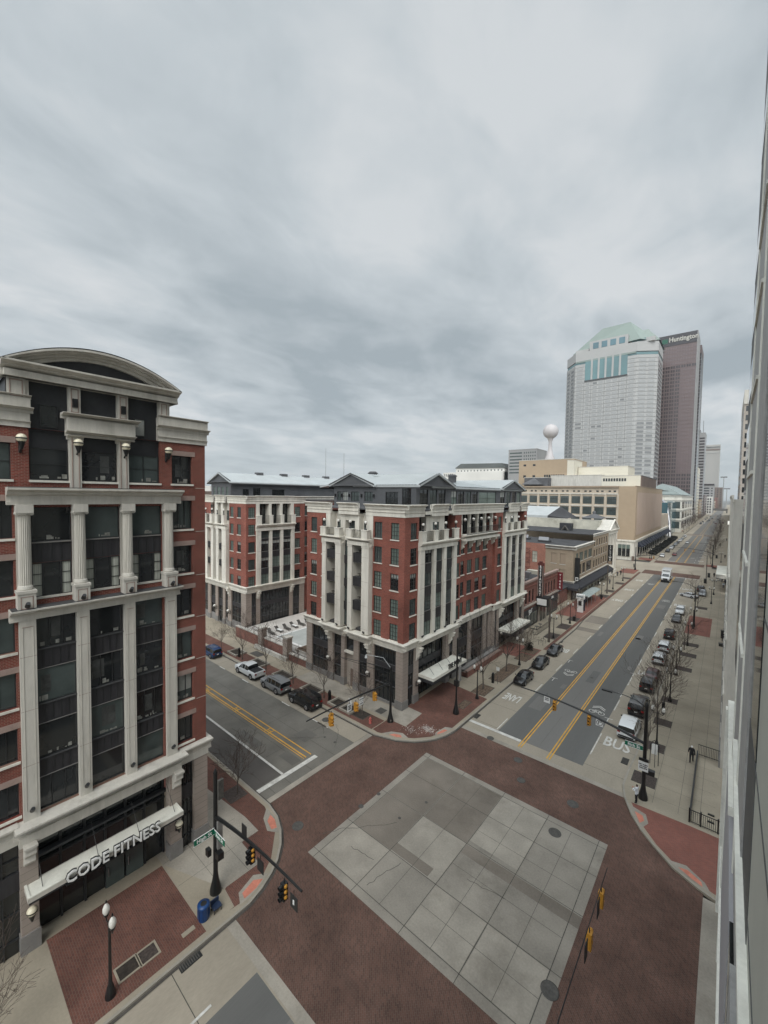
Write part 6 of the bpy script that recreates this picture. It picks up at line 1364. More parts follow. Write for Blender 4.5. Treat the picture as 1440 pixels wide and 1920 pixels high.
# station: x, half width low, z bottom, half width belt, z belt, half width roof, z roof, glass flags (side)
def car_proto(kind):
    """car built along +X (front at +X), wheels on z=0"""
    sp={
     'sedan':dict(L=4.6,W=.88,st=[(-2.3,.70,.45,.62,.80,.50,.86),(-2.22,.80,.28,.74,.92,.60,.98),(-1.75,.87,.22,.84,.95,.66,1.02),(-1.15,.88,.2,.86,.95,.58,1.34),(-.55,.88,.2,.87,.94,.60,1.42),(.05,.88,.2,.87,.93,.60,1.43),(.5,.88,.2,.86,.92,.58,1.36),(1.15,.88,.2,.85,.90,.70,.96),(1.75,.86,.22,.80,.80,.62,.86),(2.15,.78,.28,.70,.68,.5,.74),(2.3,.66,.38,.60,.58,.42,.62)],gl=[(2,7)],ws=(6,7),rw=(2,3),wb=(-1.38,1.4),wr=.33),
     'suv':dict(L=4.7,W=.92,st=[(-2.35,.78,.45,.74,.98,.60,1.04),(-2.3,.86,.3,.82,1.05,.64,1.52),(-2.1,.90,.26,.88,1.06,.68,1.64),(-1.2,.92,.25,.90,1.06,.70,1.70),(-.35,.92,.25,.91,1.05,.70,1.72),(.3,.92,.25,.91,1.04,.68,1.68),(.7,.92,.25,.90,1.03,.64,1.55),(1.2,.92,.25,.88,1.02,.76,1.08),(1.85,.90,.28,.84,.96,.68,1.02),(2.25,.82,.34,.76,.84,.58,.90),(2.35,.74,.42,.68,.72,.5,.76)],gl=[(1,7)],ws=(6,7),rw=(0,1),wb=(-1.42,1.42),wr=.38),
     'bigsuv':dict(L=5.2,W=.98,st=[(-2.6,.86,.5,.84,1.05,.72,1.12),(-2.56,.93,.36,.90,1.14,.76,1.72),(-2.4,.97,.32,.95,1.15,.78,1.86),(-1.3,.98,.3,.97,1.15,.80,1.90),(-.3,.98,.3,.97,1.14,.80,1.90),(.4,.98,.3,.97,1.13,.78,1.86),(.8,.98,.3,.96,1.12,.72,1.72),(1.3,.98,.3,.94,1.12,.84,1.18),(2.1,.97,.34,.92,1.08,.80,1.14),(2.5,.92,.4,.86,1.0,.7,1.05),(2.6,.84,.5,.8,.85,.6,.9)],gl=[(1,7)],ws=(6,7),rw=(0,1),wb=(-1.5,1.5),wr=.42),
     'minivan':dict(L=5.0,W=.97,st=[(-2.5,.84,.42,.82,1.0,.70,1.06),(-2.44,.92,.28,.90,1.06,.72,1.58),(-2.25,.96,.24,.94,1.06,.76,1.72),(-1.2,.97,.22,.96,1.05,.78,1.78),(-.2,.97,.22,.96,1.03,.78,1.78),(.6,.97,.22,.96,1.01,.74,1.70),(1.0,.97,.22,.95,1.0,.68,1.52),(1.6,.96,.24,.90,.96,.72,1.02),(2.1,.92,.28,.84,.86,.62,.92),(2.4,.84,.34,.74,.74,.52,.78),(2.5,.74,.42,.66,.64,.46,.68)],gl=[(1,7)],ws=(6,7),rw=(0,1),wb=(-1.5,1.5),wr=.35),
     'pickup':dict(L=5.8,W=1.0,st=[(-2.9,.96,.5,.95,1.15,.94,1.18),(-2.86,.98,.42,.97,1.18,.90,1.2),(-1.05,.99,.36,.98,1.18,.90,1.2),(-1.0,.99,.36,.98,1.18,.76,1.80),(-.2,.99,.36,.98,1.17,.78,1.88),(.5,.99,.36,.98,1.16,.76,1.84),(.85,.99,.36,.97,1.15,.72,1.70),(1.45,.99,.36,.95,1.14,.84,1.2),(2.3,.98,.4,.93,1.1,.8,1.16),(2.75,.93,.46,.88,1.02,.7,1.06),(2.9,.86,.55,.82,.88,.62,.92)],gl=[(3,7)],ws=(6,7),rw=(2,3),wb=(-1.85,1.8),wr=.42),
    }[kind]
    S=.95; st=sp['st']; P=paint('default',(.5,.5,.5))
    def ring(s):
        x,a,zb,b,zt,c,zr=s
        zm=zb+(zt-zb)*.45
        return [(x,0,zb),(x,a*.9,zb),(x,a,zb+.08),(x,max(a,b)*1.01,zm),(x,b,zt-.03),(x,b*.985,zt),(x,c+(b*.985-c)*.12,zr-(zr-zt)*.12) if zr-zt>.15 else (x,c+(b-c)*.5,zt+(zr-zt)*.6),(x,c,zr-.01),(x,c*.5,zr+.02),(x,0,zr+.03)]
    rings=[ring(s) for s in st]; n=len(rings[0])
    body=MB(); side=MB(); ws=MB(); rw=MB()
    def quad(mb,i,j,sg,m,sm=True):
        q=[rings[i][j],rings[i][j+1],rings[i+1][j+1],rings[i+1][j]]
        q=[(x*S,y*sg*S,z*S) for x,y,z in q]
        if sg>0: q=q[::-1]
        mb.face(q,m,sm)
    gl=sp['gl'][0]
    vs=[];fs=[];
    for i in range(len(rings)-1):
        for sg in(1,-1):
            for j in range(n-1):
                glass_side = gl[0]<=i<gl[1] and j==5
                if (i,i+1)==sp['ws'] and j>=5: quad(ws,i,j,sg,'cglass')
                elif (i,i+1)==sp['rw'] and j>=5: quad(rw,i,j,sg,'cglass')
                elif glass_side and not (i,i+1) in (sp['ws'],sp['rw']): quad(side,i,j,sg,'cglass')
                else: quad(body,i,j,sg,P)
    for k,s_ in ((0,-1),(len(rings)-1,1)):
        r_=rings[k]; pts=[(x*S,y*S,z*S) for x,y,z in r_]+[(x*S,-y*S,z*S) for x,y,z in r_[::-1][1:-1]]
        body.face(pts if s_>0 else pts[::-1],P)
    # sills, bumpers, arches in dark plastic
    W=sp['W']*S; L=sp['L']*S/2
    t=thing(kind,'prototype','car')
    me=body.mesh('car_body')
    # weld so that shading is smooth
    import bmesh
    bm=bmesh.new(); bm.from_mesh(me); bmesh.ops.remove_doubles(bm,verts=bm.verts,dist=.002); bm.to_mesh(me); bm.free()
    try: me.set_sharp_from_angle(angle=R(38))
    except Exception: pass
    o=link('body',me,t,(0,0,0),local=True); o.material_slots[0].link='OBJECT'; o.material_slots[0].material=P
    side.build('side_windows',t,(0,0,0),local=True); ws.build('windshield',t,(0,0,0),local=True); rw.build('rear_window',t,(0,0,0),local=True)
    # pillars over the glass
    pl=MB()
    for i in range(gl[0]+1,gl[1]):
        a,b=rings[i][5],rings[i][6]
        for sg in(1,-1): pl.tube((a[0]*S,a[1]*sg*S,a[2]*S),(b[0]*S,b[1]*sg*S,b[2]*S),.035,n=4,m=P,smooth=False)
    o=pl.build('pillar',o,(0,0,0),local=True); o.material_slots[0].link='OBJECT'; o.material_slots[0].material=P
    wr=sp['wr']*S
    tr=MB()
    for x in sp['wb']:
        for sg in(1,-1):
            tr.tube((x*S,sg*(W-.14),wr*1.02),(x*S,sg*(W+.012),wr*1.02),wr*1.2,wr*1.2,18,'plast',smooth=False)
    tr.box(-L+.05,L-.25,-W+.1,W-.1,.16,.34,'plast')
    tr.box(-L-.015,-L+.2,-W*.82,W*.82,.34,.52,'plast'); tr.box(L-.2,L+.012,-W*.6,W*.6,.30,.45,'plast')
    if kind in('bigsuv','suv'):
        for sg in(1,-1): tr.tube((-1.9*S,sg*.62*S,st[3][6]*S+.05),(.3*S,sg*.62*S,st[3][6]*S+.05),.022,n=5,m='plast')
    tr.build('trim',t,(0,0,0),local=True)
    wm=MB(); wm.tube((0,-.11,0),(0,.12,0),wr,n=18,m='tyre'); wmesh=wm.mesh('tyre')
    rm=MB(); rm.tube((0,.1,0),(0,.135,0),wr*.66,wr*.6,12,'rim',smooth=False)
    rm.tube((0,.13,0),(0,.14,0),wr*.16,n=8,m='plast',smooth=False); rmesh=rm.mesh('rim')
    for x in sp['wb']:
        for sg in(1,-1):
            w=link('wheel',wmesh,t,(x*S,sg*(W-.1),wr),local=True); w.rotation_euler=(0,0,0 if sg>0 else math.pi); link('rim',rmesh,w,(0,0,0),local=True)
    hz=st[-2][4]*S-.06
    for sg in(1,-1):
        h=MB(); x=st[-2][0]*S; h.raw([(x-.12,sg*(st[-2][3]*S+.01),hz-.1),(x+.12,sg*st[-2][3]*S*.72,hz-.1),(x+.1,sg*st[-2][3]*S*.72,hz+.03),(x-.16,sg*(st[-2][3]*S+.01),hz+.05),(x-.1,sg*st[-2][3]*S*.7,hz-.1),(x-.2,sg*st[-2][3]*S*.7,hz+.06)],[(0,1,2,3) if sg<0 else (3,2,1,0),(2,3,5),(0,1,4)],'head'); h.build('headlight',t,(0,0,0),local=True)
        g=MB(); zt=st[1][4]*S; x=st[0][0]*S; g.box(x-.02,x+.1,sg*(W*.60),sg*(W*.91),zt-.26,zt-.04,'tail'); g.build('taillight',t,(0,0,0),local=True)
        m=MB(); x=st[sp['ws'][0]][0]*S+.15; m.lathe(x,sg*(W+.1),[(.02,zt+.0),(.09,zt+.03),(.09,zt+.13),(.02,zt+.16)],8,'plast'); m.build('mirror',t,(0,0,0),local=True)
    g=MB(); x=st[0][0]*S-.02; g.box(x-.01,x+.02,-.16,.16,.62,.74,'signw'); g.build('licence_plate',t,(0,0,0),local=True)
    if kind=='pickup':
        b=MB(); b.box(-2.72*S,-1.1*S,-.8*S,.8*S,1.18*S+.02,1.22*S+.02,'plast'); b.box(-2.8*S,-1.05*S,-.92*S,-.82*S,1.16*S,1.26*S,P)
        b.box(-2.8*S,-1.05*S,.82*S,.92*S,1.16*S,1.26*S,P); b.box(-2.86*S,-2.76*S,-.9*S,.9*S,1.16*S,1.28*S,P); o=b.build('cargo_bed',t,(0,0,0),local=True)
        o.material_slots[1].link='OBJECT'; o.material_slots[1].material=P
    return t
def recolor(o,m):
    for s in o.material_slots:
        if s.link=='OBJECT': s.material=m
    for c in o.children: recolor(c,m)
_protos={}
def car(kind,col,x,y,ang,label,group,cat='car'):
    """ang: heading in degrees, 0 = +X, 90 = north"""
    if kind not in _protos:
        o=_protos[kind]=car_proto(kind); o.name='parked_car' if kind!='pickup' else 'pickup_truck'
    else: o=copytree(_protos[kind]); 
    o.location=(x,y,0); o.rotation_euler=(0,0,R(ang)); o['label']=label; o['category']=cat; o['group']=group
    recolor(o,paint(col,COLS[col],metal=.4 if col in('silver','grey','dgrey') else 0)); return o
def vehicles():
    g='cars parked along rich street'
    car('suv','blue',-64.3,32.2,180,'dark blue crossover at the far left end of the side street row',g)
    car('pickup','white',-53.2,32.5,180,'white crew cab pickup parked on the side street',g,'pickup truck')
    car('bigsuv','silver',-46.6,32.4,180,'silver grey boxy off roader parked between the pickup and black wagon',g)
    car('bigsuv','black',-40.4,32.5,180,'black large sport utility parked nearest the corner on the side street',g)
    g='cars parked on the west kerb'
    car('sedan','black',-21.85,57.9,-90,'black saloon parked closest to the word painted on the west lane',g)
    car('sedan','black',-21.9,65.1,-90,'middle one of three black saloons at the west kerb',g)
    car('sedan','dgrey',-21.9,72.1,-90,'farthest of three dark saloons at the west kerb beside the bus marking',g)
    g='cars parked on the east kerb'
    rows=[('minivan','white',53.6,'white minivan parked behind the bus marking near the corner'),('bigsuv','black',60.0,'black van like sport utility right in front of the white minivan'),('suv','dgrey',67.9,'dark grey car second ahead of the white minivan under bare branches'),('sedan','maroon',72.4,'dark maroon car just ahead of the grey one by the twin lamps'),('suv','white',80.2,'white crossover with black rear window before the second white one'),('suv','white',87.2,'white hatchback behind the black crossover and ahead of the nearer white one'),('suv','black',95.9,'black crossover halfway along the east kerb'),('sedan','grey',109.4,'grey saloon facing us beside the red brick pavement patch'),('suv','white',117.6,'white crossover just past the grey saloon by the brick patch')]
    for k,c,y,l in rows: car(k,c,-7.7,y,90 if y<100 else -90,l,g)
    car('sedan','white',-7.3,138.6,147,'white saloon angled across the lane pulling out of its space',g); car('suv','silver',-4.6,143.5,-90,'silver car with raised bonnet beside the angled white saloon',g); car('suv','dgrey',-5.2,150.5,90,'dark car behind the silver one near the crossing',g)
    g='cars parked north of the second crossing'
    for k,(kd,c,y,l) in enumerate((('suv','white',225.5,'first white car of the row beyond the crossing on the left'),('suv','black',247.5,'black car second in the row past the crossing'),('suv','white',264.5,'white crossover third in the row by the dark hedge'),('sedan','grey',274,'grey saloon fourth in the row by the hedge'),('suv','silver',287,'silver crossover fifth in the row by the hedge'),('sedan','dgrey',300,'dark saloon sixth in the row by the hedge'),('suv','white',315,'white car seventh in the row by the hedge end'),('sedan','silver',330,'silver saloon eighth in the row past the hedge'),('suv','beige',342,'beige car next to last in the row'),('suv','white',352,'white car last in the row before the third crossing'))): car(kd,c,-22.4,y,-90,l,g)
    g='cars driving on the street'
    car('sedan','red',-18.6,235.6,-90,'red saloon driving towards us beyond the second crossing',g); car('sedan','white',-18.2,306,-90,'white car driving alone in the left lane far away',g)
    far=[(-22,557,'dgrey'),(-22,545,'black'),(-19.6,560,'white'),(-18.5,622,'silver'),(-17.5,640,'dgrey'),(-9.9,567,'red'),(-8.6,581,'white'),(-6.6,592,'grey'),(-4.,588,'red'),(-12,600,'silver'),(-9.3,645,'white'),(-14.9,740,'white'),(-16,700,'grey'),(-10,690,'black'),(-17.8,873,'white'),(-12,820,'silver'),(-7,640,'silver'),(-8,720,'white'),(-20,780,'silver'),(-22,600,'grey'),(-22,670,'silver'),(-22,720,'black'),(-16.1,950,'white'),(-10,900,'grey')]
    nm={'dgrey':'dark grey','black':'black','white':'white','silver':'silver','red':'red','grey':'grey'}
    for k,(x,y,c) in enumerate(far):
        side='by the left kerb' if x<-21 else 'in the left lanes' if x<-15 else 'in the middle lanes' if x<-11 else 'in the right lanes'
        car(['suv','sedan'][k%2],c,x,y,-90 if x<-14 else 90,'tiny %s car %s about %d metres up the street'%(nm[c],side,y),'distant traffic')
    # box truck
    t=thing('box_truck','white delivery truck with tall box driving towards us on the yellow lines','truck',(-14.55,160.6,0),R(-90))
    P=paint('white',COLS['white']); S=1.
    def bb(n,parent,*a,bev=.06):
        b=MB(); b.box(*a[:6],a[6]); o=link(n,b.mesh(n),parent,(0,0,0),local=True); m=o.modifiers.new('b','BEVEL'); m.width=bev; m.segments=2; return o
    bb('cargo_box',t,-4.2,1.5,-1.2,1.2,.95,3.9,P); b=MB(); b.box(-4.1,3.2,-.9,.9,.5,.95,'plast'); b.box(3.4,3.62,-1.1,1.1,.35,.75,'plast'); b.build('chassis',t,(0,0,0),local=True)
    b=MB()
    pr=[(1.55,.8),(3.5,.8),(3.55,1.45),(3.35,1.62),(2.75,1.72),(2.2,2.75),(1.55,2.85)]
    b.raw([(x,-1.05,z) for x,z in pr]+[(x,1.05,z) for x,z in pr],[(i,(i+1)%7,7+(i+1)%7,7+i)[::-1] for i in range(7)]+[tuple(range(7)),tuple(range(7,14))[::-1]],P); b.build('cab',t,(0,0,0),local=True)
    b=MB(); b.face([(2.735,-.92,1.8),(2.735,.92,1.8),(2.27,.88,2.65),(2.27,-.88,2.65)],'cglass'); b.build('windshield',t,(.03,0,.02),local=True)
    b=MB(); b.box(3.5,3.6,-.6,.6,.85,1.35,'plast'); b.build('grille',t,(0,0,0),local=True)
    for sg in(1,-1):
        b=MB(); b.box(3.5,3.6,sg*.7,sg*1.02,.95,1.25,'head'); b.build('headlight',t,(0,0,0),local=True)
        b=MB(); b.box(1.75,2.35,sg*1.05,sg*1.07,1.75,2.5,'cglass'); b.build('side_window',t,(0,0,0),local=True)
        b=MB(); b.box(2.4,2.5,sg*1.12,sg*1.3,1.7,2.2,'plast'); b.build('mirror',t,(0,0,0),local=True)
        for x in (2.7,-2.8):
            b=MB(); b.tube((x,sg*.75,.45),(x,sg*1.1,.45),.45,n=16,m='tyre'); w=b.build('wheel',t,(0,0,0),local=True); b=MB(); b.tube((x,sg*1.1,.45),(x,sg*1.13,.45),.24,n=10,m='rim'); b.build('rim',w,(0,0,0),local=True)
    me=textmesh('DELIVERY',.45,.01,'CENTER','signk',.01); me.transform(Matrix.Translation((1.53,0,3.45))@facing('E')); link('lettering',me,t,(0,0,0),local=True)
vehicles()
# ---------------------------------------------------------------- street furniture
def acorn(parent,x,y,z):
    b=MB(); b.lathe(x,y,[(.06,z-.1),(.12,z),(.14,z+.08)],10,'black'); b.lathe(x,y,[(.03,z+.62),(.05,z+.66),(.02,z+.78)],8,'black'); o=b.build('lamp_holder',parent,(0,0,0),local=True)
    g=MB(); g.lathe(x,y,[(.11,z+.08),(.16,z+.2),(.165,z+.34),(.12,z+.48),(.04,z+.6)],12,'globe'); g.build('globe',o,(0,0,0),local=True)
def lamp_proto(h=3.75):
    t=thing('street_lamp','p','street lamp')
    b=MB(); b.lathe(0,0,[(.24,.0),(.24,.12),(.19,.3),(.14,.55),(.09,.7),(.075,1.2),(.06,h-.1),(.085,h-.05),(.085,h+.05),(.03,h+.2)],12,'black'); b.build('post',t,(0,0,0),local=True)
    b=MB(); b.path([(-.48,0,h+.05),(-.44,0,h-.14),(-.2,0,h-.05),(0,0,h-.02),(.2,0,h-.05),(.44,0,h-.14),(.48,0,h+.05)],.03,6,'black'); b.build('arm',t,(0,0,0),local=True)
    for s in(-1,1): acorn(t,.48*s,0,h+.12)
    return t
def bare_tree(seed,h,spread=.42,trunk=.09):
    q=random.Random(seed); t=thing('bare_tree','p','tree'); T=MB(); C=MB(); cnt=[0]
    def limb(p,d,L,r,lev):
        n=4 if lev<2 else 3
        for i in range(n):
            d=(d+Vector((q.uniform(-.13,.13),q.uniform(-.13,.13),q.uniform(-.02,.09)))).normalized(); e=p+d*L/n; r2=max(r*.82,.008)
            C.tube(p,e,r,r2,5 if lev<2 else 3,'bark' if lev<2 else 'twig',cap=False); p,r=e,r2
            if lev<4:
                for k in range(1 if i<n-1 else 2): 
                    if q.random()<.9: side(p,d,L*q.uniform(.5,.72),r*.62,lev)
    def side(p,d,L,r,lev):
        a=d.orthogonal().normalized(); a.rotate(Matrix.Rotation(q.uniform(0,6.28),3,d)); nd=(d*(1-spread*.35)+a*spread*q.uniform(.8,1.5)+Vector((0,0,.10))).normalized()
        limb(p,nd,L,max(r,.009),lev+1)
    p=Vector((0,0,0)); d=Vector((0,0,1)); r=trunk; th=h*.34; 
    for i in range(4): d=(d+Vector((q.uniform(-.05,.05),q.uniform(-.05,.05),.1))).normalized(); e=p+d*th/4; T.tube(p,e,r*(1.25 if i==0 else 1),r*.92,8,'bark',cap=False); p=e; r*=.92
    for k in range(6):
        a=R(60*k+q.uniform(-20,20)); nd=Vector((math.cos(a)*spread*1.15,math.sin(a)*spread*1.15,1)).normalized(); limb(p-d*q.uniform(0,.5)*1.,nd,h*q.uniform(.36,.5),r*.6,1)
    limb(p,d,h*.55,r*.8,1)
    T.build('trunk',t,(0,0,0),local=True); C.build('crown',t,(0,0,0),local=True); return t
def tile(name,label,cat,x0,x1,y0,y1,m,rim='concT',h=0,rw=.12,group=None,z=.145):
    b=MB(); b.box(x0,x1,y0,y1,z-.05,z+.004,m); 
    if h or rw:
        for a,c,d,e in ((x0-rw,x1+rw,y0-rw,y0),(x0-rw,x1+rw,y1,y1+rw),(x0-rw,x0,y0,y1),(x1,x1+rw,y0,y1)): b.box(a,c,d,e,z-.06,z+.012+h,rim)
    return b.build(name,label=label,cat=cat,group=group)
def signal_head(parent,fr_k,x,y,z,m='signal',back=False,side=1,h=.95,w=.3):
    """3-lamp head hanging at its top z; faces direction fr_k"""
    b=MB(); dx,dy={'S':(0,-1),'N':(0,1),'E':(1,0),'W':(-1,0)}[fr_k]
    b.box(x-w/2,x+w/2,y-w/2,y+w/2,z-h,z,m); b.tube((x,y,z),(x,y,z+.25),.03,m='black',n=5)
    o=b.build('signal_head',parent)
    for k in range(3):
        zz=z-h*(k+.5)/3; c=(x+dx*w*.5,y+dy*w*.5,zz); g=MB(); g.tube(c,(c[0]+dx*.03,c[1]+dy*.03,zz),.1,n=12,m='slens'); 
        g.tube((c[0],c[1],zz+.02),(c[0]+dx*.2,c[1]+dy*.2,zz-.0),.13,.12,10,m,cap=False); g.build('signal_lens',o)
    return o
def plate(parent,k,x,y,z,w,h,m='signw',words=None,size=.2,wc='signk',name='sign_plate',hang=.3):
    b=MB(); 
    if k in 'SN': b.box(x-w/2,x+w/2,y-.015,y+.015,z-h/2,z+h/2,m)
    else: b.box(x-.015,x+.015,y-w/2,y+w/2,z-h/2,z+h/2,m)
    if hang: b.tube((x,y,z+h/2),(x,y,z+h/2+hang),.02,n=4,m='black')
    o=b.build(name,parent); d={'S':(0,-.022,0),'N':(0,.022,0),'E':(.022,0,0),'W':(-.022,0,0)}[k]
    for i,wd in enumerate(words or []):
        text(wd,size,(x+d[0],y+d[1],z+(len(words)-1)*size*.55-i*size*1.1),k,o,wc,.003,.008)
    return o
def mast(name,label,base,h,joint,tip,rise,loc_r=.14,rt=.06):
    t=thing(name,label,'traffic signal',(base[0],base[1],0))
    b=MB(); x,y=base; b.lathe(x,y,[(.38,.12),(.38,.3),(.33,.55),(.22,1.),(.17,1.35),(.15,1.6),(loc_r,2.),(loc_r*.85,h-.1),(loc_r*.9,h),(.02,h+.25)],14,'black'); b.build('pole',t)
    a=Vector((x,y,joint)); e=Vector((*tip,joint+rise)); n=8; pts=[]
    for i in range(n+1): f=i/n; p=a.lerp(e,f); p.z=joint+rise*(1-(1-f)**2.2); pts.append(tuple(p))
    b=MB(); b.path(pts,[loc_r*.85*(1-i/n)+rt*(i/n) for i in range(n+1)],8,'black'); b.build('mast_arm',t); return t
def furniture():
    lp=lamp_proto(); used=[0]
    def lamp(x,y,label,rz=0,s=1.,g='twin globe street lamps'):
        if not used[0]: o=lp; used[0]=1; o['label']=label; o['group']=g
        else: o=dup(lp,(x,y,.13),rz,label,g)
        o.location=(x,y,.13); o.rotation_euler=(0,0,rz); o.scale=(s,s,s); return o
    lamp(-24.,6.45,'black twin globe lamp post in front of the fitness canopy',s=1.07)
    for x,y,l in ((-24.38,48.4,'nearest twin globe lamp on the west walk, at the first tree pit'),(-24.4,62.7,'second twin globe lamp on the west walk beside the black cars'),(-24.4,79.2,'third twin globe lamp on the west walk past the bike racks'),(-24.7,90.8,'fourth twin globe lamp on the west walk near the bus shelter'),(-24.6,118.3,'twin globe lamp on the west walk just past the bus shelter with a bin'),(-24.9,133.8,'sixth twin globe lamp on the west walk beside the tan building'),(-25.1,149.6,'seventh twin globe lamp on the west walk before the theatre'),(-25.8,213.9,'twin globe lamp beyond the second crossing at the beige store'),(-25.9,250,'twin globe lamp behind the hedge of the beige store'),(-25.9,290,'second twin globe lamp behind the hedge of the beige store')): lamp(x,y,l)
    for x,y,l in ((-4.9,52.,'nearest twin globe lamp on the east walk over the tree grate'),(-4.9,65.,'second twin globe lamp on the east walk among bare trees'),(-5.07,75.4,'third twin globe lamp on the east walk by the pit gratings'),(-4.7,92,'fourth twin globe lamp on the east walk before the brick patch'),(-4.6,105,'fifth twin globe lamp standing on the red brick patch'),(-2.4,133.1,'twin globe lamp mid pavement on the east walk'),(-2.2,146.3,'taller looking twin globe lamp near the white topped canopy'),(-1.5,223.5,'twin globe lamp past the second crossing on the east walk')): lamp(x,y,l)
    # ---- signals
    t=mast('signal_mast','black signal mast with green street name signs on the near left corner',(-25.25,12.9),8.4,5.35,(-16.15,12.9),.9,.15)
    for u,z in ((-20.87,5.95),(-17.66,5.85)): signal_head(t,'E' if 0 else 'S',u,12.9,z-.1,'black'); 
    for u,z in ((-20.72,5.85),(-17.5,5.75)): 
        b=MB(); 
        for k in range(3): b.lathe(u,12.88,[(.04,z-.17-k*.31),(.1,z-.15-k*.31),(.1,z-.05-k*.31),(.05,z+.0-k*.31)],8,'signal')
        b.build('signal_visor',t)
    plate(t,'S',-19.95,12.9,5.25,.62,.75,'signk',hang=.3); plate(t,'S',-16.8,12.9,5.2,.6,.75,'signk',hang=.3); b=MB(); b.box(-16.86,-16.74,12.86,12.88,5.1,5.35,'signw'); b.build('arrow_symbol',t)
    b=MB(); b.box(-21.95,-21.45,12.88,12.92,5.9,6.75,'signk'); b.build('back_plate',t)
    plate(t,'E',-25.1,12.05,4.45,1.35,.38,'green',['High St'],.27,'signw',hang=0) if 0 else None
    b=MB(); b.box(-25.2,-25.17,11.45,12.78,4.25,4.68,'green'); b.box(-25.205,-25.165,11.42,12.8,4.66,4.69,'signw'); b.box(-25.205,-25.165,11.42,12.8,4.24,4.27,'signw'); o=b.build('street_name_sign',t); text('High St',.34,(-25.155,12.1,4.46),'E',o,'signw',.003,.01)
    b=MB(); b.box(-25.1,-23.8,12.75,12.78,4.2,4.62,'green'); b.box(-25.12,-23.78,12.745,12.785,4.6,4.63,'signw'); o=b.build('street_name_sign',t); text('Rich St',.32,(-24.45,12.74,4.41),'S',o,'signw',.003,.01)
    b=MB(); b.box(-25.75,-25.4,12.45,12.7,2.7,3.15,'black'); b.box(-25.0,-24.6,12.75,13.15,2.7,3.15,'black'); b.box(-25.1,-24.95,12.9,13.25,3.2,5.1,'stoneG'); b.build('pedestrian_signal',t)
    b=MB(); b.box(-25.1,-24.9,12.95,13.3,6.6,7.9,'iron'); b.build('control_box',t)
    t=mast('signal_mast','black signal mast at the middle corner with arm reaching over the side street',(-29.5,36.55),6.6,4.75,(-29.5,24.0),.75,.14)
    for u in (33.63,30.63): signal_head(t,'E',-29.5,u,4.75,'signal')
    signal_head(t,'S',-29.55,27.2,4.95); signal_head(t,'E',-29.35,26.95,4.8)
    plate(t,'E',-29.5,31.5,4.75,.62,.4,'signw',['NO TURN'],.13); plate(t,'E',-29.5,31.5,4.3,.62,.36,'signw',['ON RED'],.13,hang=.05); plate(t,'E',-29.5,29.7,4.55,.62,.8,'signw',['BUSES','AND','BIKES'],.15)
    b=MB(); b.path([(-29.5,36.5,6.4),(-33,36.4,6.2),(-37.8,36.2,5.7)],[.07,.05,.035],6,'black'); b.path([(-29.5,36.5,5.9),(-37.5,36.3,5.6)],.03,6,'black'); b.build('bracket_arm',t)
    b=MB(); b.path([(-29.5,36.55,6.5),(-30.5,36.3,7.6),(-33.,36.,7.4)],.035,6,'roofm'); b.lathe(-33.,36,[(.2,7.),(.14,7.2),(.05,7.4)],10,'roofm'); b.build('luminaire',t)
    b=MB(); b.box(-29.8,-29.2,36.3,36.8,.12,.5,'concT'); b.build('base_block',t)
    t=mast('signal_mast','black signal mast with green name sign on the right corner, arm across the main street',(-4.8,42.1),8.7,5.15,(-16.1,42.1),1.5,.16)
    signal_head(t,'S',-12.62,42.1,6.35); signal_head(t,'S',-9.4,42.1,6.05)
    plate(t,'S',-13.4,42.1,6.25,.6,.72,'signw',['TURN','ONLY'],.15); plate(t,'S',-8.5,42.1,5.65,.62,.62,'signw'); b=MB()
    for k in range(24):
        a0,a1=R(k*15),R(k*15+15)
        b.face([(-8.5+.27*math.cos(a0),42.08,5.65+.27*math.sin(a0)),(-8.5+.27*math.cos(a1),42.08,5.65+.27*math.sin(a1)),(-8.5+.22*math.cos(a1),42.08,5.65+.22*math.sin(a1)),(-8.5+.22*math.cos(a0),42.08,5.65+.22*math.sin(a0))],'signk')
    b.box(-8.62,-8.56,42.07,42.085,5.5,5.78,'signk'); b.box(-8.62,-8.35,42.07,42.085,5.72,5.78,'signk'); b.build('turn_symbol',t)
    b=MB(); b.path([(-4.8,42.1,8.4),(-5.6,42.1,8.85),(-6.6,42.1,9.0),(-7.6,42.1,8.98)],[.06,.05,.04,.035],6,'black'); b.box(-8.4,-7.5,41.95,42.25,8.9,9.02,'black'); b.build('luminaire',t)
    b=MB(); b.box(-6.35,-4.95,42.0,42.03,4.5,4.92,'green'); b.box(-6.37,-4.93,41.995,42.035,4.9,4.93,'signw'); b.box(-6.37,-4.93,41.995,42.035,4.49,4.52,'signw'); o=b.build('street_name_sign',t); text('Rich St',.34,(-5.65,41.985,4.7),'S',o,'signw',.003,.01)
    plate(t,'S',-4.85,41.85,3.2,.75,.85,'signw',['NO TURN','ON RED','7AM-6PM'],.15,hang=0); b=MB(); b.box(-5.2,-4.45,41.8,41.95,3.68,3.9,'black'); b.box(-4.65,-4.0,41.9,42.3,2.55,2.95,'black'); b.build('pedestrian_signal',t)
    t=mast('signal_mast','slim black pole with box at the canopy corner beside the red bricks',(-24.58,43.3),9.4,2.,(-24.5,43.3),.01,.11)
    b=MB(); b.box(-24.85,-24.3,43.1,43.5,3.6,4.3,'black'); b.box(-24.3,-24.05,43.2,43.45,4.4,6.2,'stoneG'); b.build('control_box',t)
    t=mast('signal_span','signal arm reaching north over the bricks at the lower right with two amber heads',(-4.3,-3.5),7,5.0,(-4.4,25.2),1.1,.045,.02)
